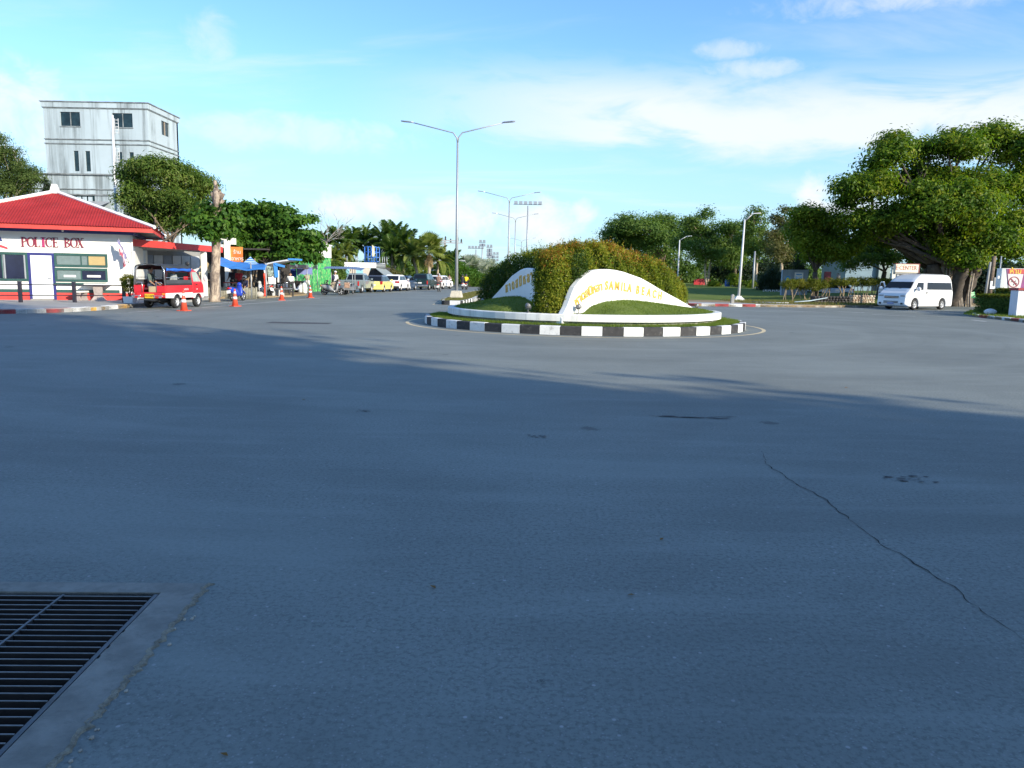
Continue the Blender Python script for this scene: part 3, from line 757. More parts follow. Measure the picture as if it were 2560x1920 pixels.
 for i in range(ns):
  base = A0 + dn * s[i] * L_ + nr * rng.uniform(-.4, .4) * wid; hh = abs(rng.normal(.10, .09))
  for j in range(6): Q.append(base + np.array([rng.normal(0, .012), rng.normal(0, .012), top[i] + hh * j / 5])); QN.append(rng.normal(size=3))
 v, f = leaf_quads(np.array(Q), np.array(QN), .075, .34, rng, .1, .0); raw_mesh('shoots', v, f, mtip, t)
 # inner twigs and a dense core of larger, darker leaves
 mb = MB(); r_ = random.Random(seed)
 for i in range(int(20 * L_ / 8)):
  s_ = (i + .5) / (20 * L_ / 8); s_ = min(.98, s_); o = A0 + dn * s_ * L_ + nr * r_.uniform(-.25, .25) * wid; tp = float(np.interp(s_, np.linspace(0, 1, 101), tops))
  for j in range(3): limb(mb, (o[0], o[1], .4), (o[0] + r_.uniform(-.3, .3), o[1] + r_.uniform(-.3, .3), tp - r_.uniform(.1, .6)), .022, .006, r_, .08, 5, 4)
 mb.build('stems', A['twig'], t)
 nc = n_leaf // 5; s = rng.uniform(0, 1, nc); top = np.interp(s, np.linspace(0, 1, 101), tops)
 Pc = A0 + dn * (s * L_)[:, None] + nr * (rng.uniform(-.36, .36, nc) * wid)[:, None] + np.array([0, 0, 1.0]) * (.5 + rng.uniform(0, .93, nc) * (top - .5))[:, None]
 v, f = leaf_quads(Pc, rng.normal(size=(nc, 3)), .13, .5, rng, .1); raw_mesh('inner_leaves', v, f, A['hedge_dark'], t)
 return t
build_hedge('hedge', 'tall red tipped clipped hedge arching behind the sunlit sign wall', HA, HRB, HT_R, .98, 68000, A['hedge_leaf'], A['hedge_tip'], 11, -.58)
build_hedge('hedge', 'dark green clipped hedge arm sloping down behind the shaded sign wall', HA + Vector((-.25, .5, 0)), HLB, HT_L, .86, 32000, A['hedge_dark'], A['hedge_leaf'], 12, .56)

# spotlights on the island
def spotlight(label, loc, rz, pole=.14):
 t = thing('spotlight', label, 'spotlight', loc, rz, 'round spotlights aimed at the sign'); t.scale = (.62,) * 3
 mb = MB(); mb.box((0, 0, .04), (.16, .16, .08)); mb.tube([(0, 0, .05), (0, 0, pole)], .022, 8); mb.build('stand', A['steel_bar'], t)
 mb = MB(); R = Matrix.Rotation(math.radians(-60), 3, 'X')
 prof = [(.02, -.12), (.09, -.10), (.145, -.02), (.15, .02), (.135, .03)]
 mb.lathe(prof, 16, (0, 0, 0), 'Z')
 mb.v = [tuple(R @ Vector(p) + Vector((0, 0, pole + .15))) for p in mb.v]; mb.build('lamp_head', A['steel_bar'], t)
 mb = MB(); mb.lathe([(.001, .031), (.13, .031), (.13, .038), (.001, .045)], 16); mb.v = [tuple(R @ Vector(p) + Vector((0, 0, pole + .15))) for p in mb.v]; mb.build('lens', A['glass_dark'], t)
 mb = MB(); mb.tube([(-.16, 0, pole), (-.17, 0, pole + .16)], .012, 6); mb.tube([(.16, 0, pole), (.17, 0, pole + .16)], .012, 6); mb.tube([(-.16, 0, pole), (.16, 0, pole)], .012, 6); mb.build('bracket', A['steel_bar'], t)
def onm(px, py, Y): p = V(px, py, Y); p.z = mound_z(p.x, p.y) if (p - RC).length < 6 else p.z; return p
p = V(1446, 786, 22.75); p.z = .53; spotlight('grey round spotlight in front of the sunlit sign wall foot', p, math.radians(20), .22)
p = V(1320, 783, 22.85); p.z = .53; spotlight('grey round spotlight with loose wires at the shaded wall foot', p, math.radians(-40), .22)
p = V(1208, 752, 28.6); p.z = mound_z(p.x, p.y); spotlight('dark round spotlight at the far left tip of the shaded wall', p, math.radians(-60), .08)
p = V(1742, 768, 28.8); p.z = mound_z(p.x, p.y); spotlight('pale round spotlight at the right tip of the sunlit wall', p, math.radians(60), .06)
# ------------------------------------------------------------------ left side: pavement, police box, canopy, tower
class Plane:
 """a vertical wall plane: photo pixel -> (distance along the wall, height) and back to world"""
 def __init__(s, o, rz): s.o = Vector(o); s.rz = rz; s.u = Vector((math.cos(rz), math.sin(rz), 0)); s.n = Vector((-s.u.y, s.u.x, 0))
 def uz(s, px, py, off=0.0):
  d = ray(px, py); c = Vector((0, 0, CAMH)); q = s.o + s.n * off
  t = (q - c).dot(s.n) / d.dot(s.n); p = c + d * t
  return (p - q).dot(s.u), p.z - s.o.z
 def w(s, u, v, z=0.0): return s.o + s.u * u + s.n * v + Vector((0, 0, z))

KL = [(-60, -10), (-30, 16.6), (-22, 23.1), (-18.4, 26.1), (-17.2, 27.3), (-16.5, 28.6), (-16.25, 30.2), (-16.3, 33.5), (-16.6, 38), (-16.9, 41.0)]
slab('pavement', KL + [(-17.4, 44), (-17.6, 50), (-60, 50), (-140, 50), (-140, -10)], -.1, .15, A['pavement'])
kl = thing('pavement_kerb', 'red white and yellow kerb curving round the police box pavement', 'kerb')
kerb_run(kl, [(-22, 23.1), (-18.4, 26.1), (-17.2, 27.3), (-16.5, 28.6), (-16.25, 30.2), (-16.3, 33.5), (-16.6, 38)], [1.0], [A['kerb_white'], A['kerb_red']] * 4 + [A['kerb_white'], A['kerb_yellow'], A['kerb_white'], A['kerb_yellow']] + [A['kerb_worn']] * 20, h=.155, w=.2, side=1)
slab('yard', [(-17.4, 44.0), (-17.2, 47.5), (-15.6, 48.2), (-15.0, 56), (-17, 62), (-18, 72), (-19, 90), (-17, 120), (-14, 200), (-140, 200), (-140, 50), (-17.6, 50)], -.1, .10, A['dirt'])
sheet('verge', [(-19.5, 96), (-16.8, 97), (-13.2, 120), (-12, 160), (-10.5, 260), (-160, 260), (-160, 96)], .12, A['lawn_dry'])

# -------- police box
PB = Plane((-18.2, 37.0, .15), math.atan2(.365, .93))
A['frame_green'] = mat('frame_green', (.018, .075, .065), .5, var=.15)
A['frame_blue'] = mat('frame_blue', (.02, .025, .16), .5, var=.15)
A['fascia_blue'] = mat('fascia_blue', (.025, .045, .17), .6, var=.15)
A['red_paint'] = mat('red_paint', (.62, .05, .04), .6, var=.12, dirt=(.35, .07, .05), dirt_amt=.3)
A['roof_red'] = mat('roof_red', (.34, .028, .03), .9, spec=.15, var=.16, scale=.9, dirt=(.30, .05, .06), dirt_amt=.5)
A['door_white'] = mat('door_white', (.80, .82, .83), .4, var=.03)
A['glass_navy'] = mat('glass_navy', (.014, .018, .045), .1, var=.2, spec=.6)
A['blind_grey'] = mat('blind_grey', (.15, .20, .20), .35, var=.08, scale=6)
A['blind_beige'] = mat('blind_beige', (.42, .31, .14), .45, var=.06, scale=6)
A['maroon'] = mat('maroon', (.22, .02, .05), .5, var=.1)
A['pink_letter'] = mat('pink_letter', (.40, .03, .14), .5, var=.1)
A['stone'] = mat('stone', (.34, .29, .27), .85, var=.15, scale=8, bump=.2)
A['stone_white'] = mat('stone_white', (.72, .70, .66), .6, var=.08, scale=8)

def serif_letter(ch, h, th):
 """flat serif capital built from strokes; returns list of polygons in (x, z)"""
 w = h * .62; T = h * .15; t = h * .055; sf = h * .05; polys = []
 R = lambda x0, x1, z0, z1: polys.append([(x0, z0), (x1, z0), (x1, z1), (x0, z1)])
 def stem(x, top=True, bot=True, k=T):
  R(x - k / 2, x + k / 2, 0, h)
  if bot: R(x - k, x + k, 0, sf)
  if top: R(x - k, x + k, h - sf, h)
 def arc(cx, cz, rx, rz, a0, a1, thin, thick, n=14):
  for i in range(n):
   b0, b1 = math.radians(a0 + (a1 - a0) * i / n), math.radians(a0 + (a1 - a0) * (i + 1) / n)
   k0, k1 = thin + (thick - thin) * abs(math.cos(b0)), thin + (thick - thin) * abs(math.cos(b1))
   polys.append([(cx + rx * math.cos(b0), cz + rz * math.sin(b0)), (cx + rx * math.cos(b1), cz + rz * math.sin(b1)), (cx + (rx - k1) * math.cos(b1), cz + (rz - k1) * math.sin(b1)), (cx + (rx - k0) * math.cos(b0), cz + (rz - k0) * math.sin(b0))])
 if ch == 'P': stem(-w * .25); arc(-w * .2, h * .73, w * .62, h * .27, 90, -90, t, T * .9)
 if ch == 'B': stem(-w * .25); arc(-w * .2, h * .75, w * .55, h * .25, 90, -90, t, T * .9); arc(-w * .2, h * .27, w * .65, h * .27, 90, -90, t, T * .9)
 if ch == 'O': arc(0, h / 2, w * .58, h / 2, 0, 360, t, T, 26)
 if ch == 'C': arc(0, h / 2, w * .58, h / 2, 48, 312, t, T, 22); R(w * .34, w * .42, h * .66, h * .95)
 if ch == 'L': stem(-w * .2); R(-w * .2, w * .42, 0, sf * 1.2); R(w * .36, w * .42, 0, h * .24)
 if ch == 'I': stem(0, k=T * 1.5)
 if ch == 'E':
  stem(-w * .2); R(-w * .2, w * .4, 0, sf * 1.2); R(-w * .2, w * .38, h - sf * 1.2, h); R(-w * .2, w * .22, h * .48, h * .54)
  R(w * .34, w * .4, 0, h * .22); R(w * .32, w * .38, h * .8, h); R(w * .18, w * .22, h * .4, h * .62)
 if ch == 'X':
  polys.append([(-w * .45, h), (-w * .45 + T * 1.1, h), (w * .45, 0), (w * .45 - T * 1.1, 0)]); polys.append([(w * .40, h), (w * .40 - t, h), (-w * .45, 0), (-w * .45 + t, 0)])
  for x in (-w * .38, w * .36):
   R(x - T, x + T, 0, sf); R(x - T, x + T, h - sf, h)
 return polys

def build_police_box():
 t = thing('police_box', 'white police box with red hipped corrugated roof, green framed windows and POLICE BOX letters', 'police box', PB.o, PB.rz)
 W_, D_, H_ = 7.2, 7.0, 3.45
 mb = MB(); mb.bb(-W_, 0, 0, D_, 0, H_); mb.build('wall', A['wall_white'], t)
 # bands at the foot, each a few mm proud
 doorL, zt = PB.uz(68, 632); doorR, _ = PB.uz(135.5, 632)
 g0 = PB.uz(60, 731)[1]; g1 = PB.uz(60, 723)[1]
 mb = MB()
 for a, b in ((-W_, doorL), (doorR, -.02)): mb.bb(a, b, -.022, -.003, 0.0, g0)
 mb.build('red_band', A['red_paint'], t)
 mb = MB()
 for a, b in ((-W_, doorL), (doorR, -.6)): mb.bb(a, b, -.03, -.003, g0 + .002, g1)
 mb.build('green_band', A['frame_green'], t)
 # door
 z1 = PB.uz(100, 632)[1]; fr = .11
 mb = MB(); mb.bb(doorL, doorL + fr, -.05, -.003, 0.02, z1); mb.bb(doorR - fr, doorR, -.05, -.003, 0.02, z1); mb.bb(doorL + fr, doorR - fr, -.05, -.003, z1 - fr, z1); mb.build('door_frame', A['frame_blue'], t)
 mb = MB(); mb.bb(doorL + fr, doorR - fr, -.03, -.003, .06, z1 - fr); d = mb.build('door', A['door_white'], t)
 mb = MB(); mb.tube([(doorR - fr - .1, -.03, 1.0), (doorR - fr - .1, -.08, 1.0), (doorR - fr - .2, -.08, 1.0)], .012, 8); mb.ball((doorR - fr - .1, -.035, 1.0), .03); mb.build('handle', A['steel_bar'], d)
 mb = MB(); mb.bb(doorL + .1, doorR - .1, -.45, -.01, 0, .05); mb.build('doorstep', A['concrete'], t)
 # windows
 def window(px0, px1, py0, py1, panes, top=True):
  u0, zz1 = PB.uz(px0, py0); u1, _ = PB.uz(px1, py0); _, zz0 = PB.uz(px0, py1); f = .085
  w = thing_part('window', t); mb = MB()
  mb.bb(u0, u1, -.07, -.003, zz1 - f * 1.3, zz1); mb.bb(u0, u1, -.07, -.003, zz0, zz0 + f); mb.bb(u0, u0 + f, -.07, -.003, zz0 + f, zz1 - f * 1.3); mb.bb(u1 - f, u1, -.07, -.003, zz0 + f, zz1 - f * 1.3)
  x = u0 + f; tot = u1 - u0 - 2 * f; acc = 0
  for i, (k, m) in enumerate(panes[:-1]):
   acc += k; xx = x + tot * acc
   if panes[i][1] is not None and panes[i + 1][1] is not None and m is not panes[i + 1][1]: pass
  o = mb.build('window', A['frame_green'], t)
  acc = 0
  for i, (k, m) in enumerate(panes):
   a0 = x + tot * acc; acc += k; a1 = x + tot * acc
   mb = MB(); mb.bb(a0 + .02, a1 - .02, -.035, -.004, zz0 + f + .01, zz1 - f * 1.3 - .01); mb.build('pane', m, o)
   if i:
    mb = MB(); mb.bb(a0 - .022, a0 + .022, -.062, -.004, zz0 + f, zz1 - f * 1.3); mb.build('mullion', A['frame_green'] if m is not A['glass_navy'] or True else A['galv'], o)
  return u0, u1, zz0, zz1, o
 def thing_part(n, p): return None
 window(-62, 68, 628, 700.5, [(.5, A['glass_navy']), (.5, A['glass_navy'])])
 a = PB.uz(-2, 634); b = PB.uz(62, 634)
 for u in (PB.uz(5, 640)[0], PB.uz(10.5, 640)[0], PB.uz(61, 640)[0]):
  mb = MB(); mb.bb(u - .03, u + .03, -.055, -.036, PB.uz(20, 696)[1], PB.uz(20, 636)[1]); mb.build('sliding_frame', A['galv'], t)
 window(135, 268, 632, 666, [(.5, A['blind_grey']), (.14, A['blind_grey']), (.36, A['blind_beige'])])
 u0, u1, z0, zt_, wo = window(136.5, 268.5, 669, 703, [(.5, A['blind_grey']), (.5, A['glass_navy'])])
 for c0, c1, py in ((160, 190, 690), (218, 252, 690.5)):
  ua, zz = PB.uz(c0, py); ub, _ = PB.uz(c1, py)
  mb = MB(); mb.bb(ua, ub, -.042, -.036, zz - .045, zz + .05); mb.build('window_sticker', A['white_paint'], wo)
 mb = MB(); us0 = PB.uz(138, 703)[0]; mb.bb(us0, u1 - .08, -.22, -.003, z0 - .13, z0 - .06); mb.build('sill', A['frame_green'], t)
 # wall lettering, each letter cut out and stood off the wall
 for ch, px in zip('POLICEBOX', (62, 78.5, 94, 109.5, 124.5, 139.5, 169, 186, 201.5)):
  uu, zz = PB.uz(px, 617.0 + (px - 62) * .017); h = .44
  mb = MB()
  for p in serif_letter(ch, h, .03): mb.loft([[(x + uu, -.045, z + zz) for x, z in p], [(x + uu, -.012, z + zz) for x, z in p]])
  mb.build('letter', A['pink_letter'] if ch == 'I' else A['maroon'], t)
 # emblem, cut by the edge of the picture
 mb = MB(); uu, zz = PB.uz(0, 622)
 def swoosh(x0, x1, za, zb, th):
  n = 10; up = []; lo = []
  for i in range(n + 1):
   q = i / n; x = x0 + (x1 - x0) * q; z = za + (zb - za) * q * q; up.append((x, z + th * (1 - q * .55))); lo.append((x, z))
  return up, lo
 up, lo = swoosh(uu - .9, uu + .30, zz + .20, zz - .02, .2)
 for i in range(10): mb.loft([[(*p, )[:1] + (-.02,) + (p[1],) for p in (lo[i], lo[i + 1], up[i + 1], up[i])], [(p[0], -.004, p[1]) for p in (lo[i], lo[i + 1], up[i + 1], up[i])]])
 mb.build('emblem_band', mat('emblem_red', (.55, .05, .07), .5), t)
 mb = MB(); q = [(uu - .7, zz + .34), (uu + .13, zz + .34), (uu - .02, zz + .66), (uu - .5, zz + .72)]; mb.loft([[(x, -.02, z) for x, z in q], [(x, -.004, z) for x, z in q]]); mb.build('emblem_field', A['fascia_blue'], t)
 # hip roof: corrugated sheets, fascia, soffit, hip caps, finial
 ex0, ex1, ey0, ey1 = -8.2, 1.0, -1.0, 8.2; ax, ay = -3.6, 3.6; ez, az_ = 3.42, 5.18
 mb = MB(); mb.bb(ex0 + .05, ex1 - .05, ey0 + .05, ey1 - .05, ez - .16, ez - .12); mb.build('soffit', mat('soffit', (.42, .41, .38), .8), t)
 def rafts(p0, p1, name, m, z0, z1, th=.03):
  pass
 mb = MB()
 mb.bb(ex0, ex1, ey0 - .03, ey0, ez - .24, ez - .01); mb.bb(ex0, ex1, ey1, ey1 + .03, ez - .24, ez - .01); mb.bb(ex0 - .03, ex0, ey0, ey1, ez - .24, ez - .01); mb.bb(ex1, ex1 + .03, ey0, ey1, ez - .24, ez - .01)
 mb.build('fascia_board', A['red_paint'], t)
 mb = MB(); mb.bb(-W_ - .1, .1, -.62, -.55, ez - .36, ez - .165); mb.bb(.1, .17, -.62, D_, ez - .36, ez - .165); mb.build('eave_beam', A['fascia_blue'], t)
 mb = MB(); mb.ball((PB.uz(163, 580)[0], -.66, ez - .27), .05); mb.build('eave_bulb', A['white_paint'], t)
 pitch = .115
 def slope(e0, e1, apex, name):
  e0, e1, apex = Vector(e0), Vector(e1), Vector(apex); d = (e1 - e0); L_ = d.length; dn = d / L_
  mid = e0.lerp(e1, .5); run = apex - e0; along = run.dot(dn); upv = apex - (e0 + dn * along); nrm = dn.cross(upv).normalized()
  if nrm.z < 0: nrm = -nrm
  mb = MB(); n = int(L_ / (pitch / 2)); prev = None; vs = []; fs = []
  out = -Vector((upv.x, upv.y, 0)).normalized() * .12
  for i in range(n + 1):
   s = L_ * i / n; f = s / along if s <= along else (L_ - s) / (L_ - along)
   o = nrm * (.014 if i % 2 else -.006)
   b = e0 + dn * s + o + out + Vector((0, 0, -.03)); tp = e0 + dn * s + upv * max(0.0, f) + o
   vs += [b, tp]
   if i: k = 2 * i; fs.append((k - 2, k, k + 1, k - 1))
  mb.add(vs, fs); mb.build(name, A['roof_red'], t)
  # lap lines of the sheets
  for q in (.36, .68):
   pass
 ap = (ax, ay, az_)
 slope((ex0, ey0, ez), (ex1, ey0, ez), ap, 'roof'); slope((ex1, ey0, ez), (ex1, ey1, ez), ap, 'roof'); slope((ex1, ey1, ez), (ex0, ey1, ez), ap, 'roof'); slope((ex0, ey1, ez), (ex0, ey0, ez), ap, 'roof')
 for cx, cy in ((ex0, ey0), (ex1, ey0), (ex1, ey1), (ex0, ey1)):
  d = Vector((ax - cx, ay - cy, az_ - ez)); o = Vector((cx, cy, ez)) - d.normalized() * .16
  mb = MB(); mb.tube([o + Vector((0, 0, .05)), Vector(ap) + Vector((0, 0, .07))], .085, 6, smooth=False); mb.build('hip_cap', A['white_paint'], t)
 mb = MB(); mb.loft([[(ax + sx * .21, ay + sy * .21, az_ - .05) for sx, sy in ((-1, -1), (1, -1), (1, 1), (-1, 1))], [(ax + sx * .17, ay + sy * .17, az_ + .2) for sx, sy in ((-1, -1), (1, -1), (1, 1), (-1, 1))], [(ax + sx * .11, ay + sy * .11, az_ + .40) for sx, sy in ((-1, -1), (1, -1), (1, 1), (-1, 1))]])
 mb.build('finial', A['white_paint'], t)
 mb = MB(); mb.tube([(.03, -.03, 0), (.03, -.03, ez - .2)], .035, 8); mb.build('downpipe', A['white_paint'], t)
 return t
build_police_box()

# flag on a leaning pole at the corner of the police box
def build_flag():
 o = PB.w(-.12, -.02, 1.75); t = thing('flag', 'faded flag drooping from a slanted pole on the police box corner', 'flag', o, PB.rz)
 p0, p1 = Vector((0, 0, 0)), Vector((-.38, -.72, 1.15))
 mb = MB(); mb.tube([p0, p1], .013, 8); mb.build('pole', A['steel_bar'], t)
 A['flag'] = mat('flag_cloth', (.66, .52, .58), .9, var=.05)
 A['flag_stripe'] = mat('flag_stripe', (.45, .09, .13), .9); A['flag_blue'] = mat('flag_blue', (.25, .24, .42), .9)
 def cloth(z_a, z_b, m, name):
  mb = MB(); vs = []; fs = []; n = 16; r = 6
  for i in range(n + 1):
   for j in range(r + 1):
    s = i / n; k = z_a + (z_b - z_a) * j / r
    top = p0.lerp(p1, .30 + .68 * s); fold = .05 * math.sin(s * 16 + k * 3)
    vs.append((top.x + fold + .14 * (s - .5) * k, top.y + .05 * math.cos(s * 13), top.z - k * (.50 + .14 * math.sin(s * 9))))
  for i in range(n):
   for j in range(r): a = i * (r + 1) + j; fs.append((a, a + 1, a + r + 2, a + r + 1))
  mb.add(vs, fs, True); o_ = mb.build(name, m, t)
  md = o_.modifiers.new('thick', 'SOLIDIFY'); md.thickness = .006
 cloth(0, .36, A['flag_blue'], 'cloth'); cloth(.362, .8, A['flag'], 'cloth_stripe'); cloth(.803, 1.0, A['flag_stripe'], 'cloth_stripe')
build_flag()

# railing in front of the police box
def build_railing():
 t = thing('railing', 'low black railing of square posts and thin rails before the police box', 'railing')
 A['rail_black'] = mat('rail_black', (.022, .020, .032), .5, var=.25)
 ps = [G(-75, 757.5, .15), G(52, 756, .15), G(187, 756, .15), G(311, 756, .15)]
 for p in ps:
  mb = MB(); mb.box((p.x, p.y, .15 + .44), (.13, .13, .88), PB.rz * .4); mb.build('post', A['rail_black'], t, .006)
 for a, b in zip(ps, ps[1:]):
  for h in (.75, .30):
   mb = MB(); mb.tube([(a.x, a.y, .15 + h), (b.x, b.y, .15 + h)], .022, 8); mb.build('rail', A['rail_black'], t)
build_railing()

# stone table and stools
def stone_table(loc, rz):
 t = thing('stone_table', 'pale stone picnic table on a waisted pedestal under the police box window', 'table', loc, rz)
 mb = MB(); mb.bb(-.55, .55, -.34, .34, .70, .78); mb.build('table_top', A['stone_white'], t, .015)
 mb = MB(); mb.loft([[(sx * a, sy * b, z) for sx, sy in ((-1, -1), (1, -1), (1, 1), (-1, 1))] for a, b, z in ((.32, .26, 0), (.27, .22, .06), (.16, .14, .22), (.19, .17, .5), (.20, .18, .70))]); mb.build('pedestal', A['stone'], t, .01)
def stone_bench(loc, rz, label):
 t = thing('stone_bench', label, 'bench', loc, rz, 'stone benches at the stone table')
 mb = MB(); mb.bb(-.42, .42, -.16, .16, .36, .44); mb.build('seat', A['stone_white'], t, .012)
 for s in (-1, 1):
  mb = MB(); mb.loft([[(s * .28 + sx * a, sy * b, z) for sx, sy in ((-1, -1), (1, -1), (1, 1), (-1, 1))] for a, b, z in ((.09, .14, 0), (.05, .10, .18), (.07, .13, .36))]); mb.build('leg', A['stone'], t)
p = G(247, 751, .15); stone_table(p, PB.rz)
p = G(203, 751, .15); stone_bench(p, PB.rz + 1.2, 'pale stone bench to the left of the picnic table')
p = G(292, 750, .15); stone_bench(p, PB.rz + .2, 'pale stone bench between the picnic table and the potted shrub')
# potted shrub
def potted_shrub():
 p = G(326, 757, .15); t = thing('potted_shrub', 'yellow green clipped shrub in a white square planter beside the red truck', 'potted plant', p)
 mb = MB(); mb.loft([[(sx * a, sy * a, z) for sx, sy in ((-1, -1), (1, -1), (1, 1), (-1, 1))] for a, z in ((.20, 0), (.22, .28), (.2, .28), (.19, .2))]); mb.build('planter', A['white_paint'], t)
 A['shrub_leaf'] = leaf_mat('shrub_leaf', ((.08, .11, .015), (.17, .18, .025), (.30, .27, .04)), .35)
 mb = MB(); r_ = random.Random(2)
 for i in range(7): limb(mb, (0, 0, .2), (r_.uniform(-.2, .2), r_.uniform(-.2, .2), .8), .02, .008, r_)
 mb.build('stems', A['twig'], t)
 crown('foliage', [(0, .05, .82, .33, .33, .42), (-.06, 0, .95, .3, .3, .3)], 3800, 240, .05, .06, A['shrub_leaf'], t, 5, .5, .12, .9)
potted_shrub()

# -------- covered way behind the red truck
def build_canopy():
 t = thing('canopy', 'open-sided covered way with red fascia and white posts beside the police box', 'canopy')
 a, b = V(328, 612, 37.6), V(556, 637, 47.5); z = 2.72; d = (b - a); d.z = 0; L_ = d.length; dn = d.normalized(); nr = Vector((-dn.y, dn.x, 0))
 P = lambda u, v, zz: a.xy.to_3d() + dn * u + nr * v + Vector((0, 0, zz))
 def blk(u0, u1, v0, v1, z0, z1, name, m, bev=0):
  mb = MB(); mb.loft([[P(u0, v0, z0), P(u1, v0, z0), P(u1, v1, z0), P(u0, v1, z0)], [P(u0, v0, z1), P(u1, v0, z1), P(u1, v1, z1), P(u0, v1, z1)]]); return mb.build(name, m, t, bev)
 grey = mat('canopy_sheet', (.33, .33, .31), .7, var=.12)
 blk(0, L_, -.03, 0, z + .02, z + .36, 'fascia_board', A['red_paint'])
 blk(0, L_, .002, 4.2, z + .26, z + .30, 'roof', grey)
 for i in range(9): blk(.2 + i * (L_ - .4) / 8 - .03, .2 + i * (L_ - .4) / 8 + .03, .05, 4.1, z + .14, z + .257, 'rafter', grey)
 for v in (.5, 1.4, 2.4, 3.4): blk(.05, L_ - .05, v - .03, v + .03, z + .02, z + .137, 'purlin', grey)
 for u in (.3, L_ * .80): blk(u - .13, u + .13, .1, .36, .12, z + .02, 'post', A['wall_white'], .01)
 for u in (.3, L_ * .80): blk(u - .1, u + .1, 3.7, 3.9, .12, z + .02, 'post', A['wall_white'])
 # notice boards along the back
 cols = [(.12, .05, .16), (.20, .24, .30), (.40, .43, .47), (.18, .21, .26), (.45, .47, .50), (.40, .44, .46), (.5, .52, .54)]
 n = len(cols);
 for i, c in enumerate(cols):
  q0, q1 = V(338, 660, 46.3), V(500, 660, 48.6); p0, p1 = q0.lerp(q1, i / n), q0.lerp(q1, (i + .9) / n); mb = MB(); mb.loft([[(p0.x, p0.y, z_), (p1.x, p1.y, z_), (p1.x, p1.y + .08, z_), (p0.x, p0.y + .08, z_)] for z_ in (.7, 2.5)]); mb.build('notice_board', mat('board', c, .5, var=.1, scale=3), t)
 mb = MB(); mb.loft([[(q0.x, q0.y + .1, z_), (q1.x, q1.y + .1, z_), (q1.x, q1.y + .2, z_), (q0.x, q0.y + .2, z_)] for z_ in (.12, 3.0)]); mb.build('back_wall', mat('canopy_back', (.22, .22, .21), .8), t)
 return P, L_
CAN_P, CAN_L = build_canopy()

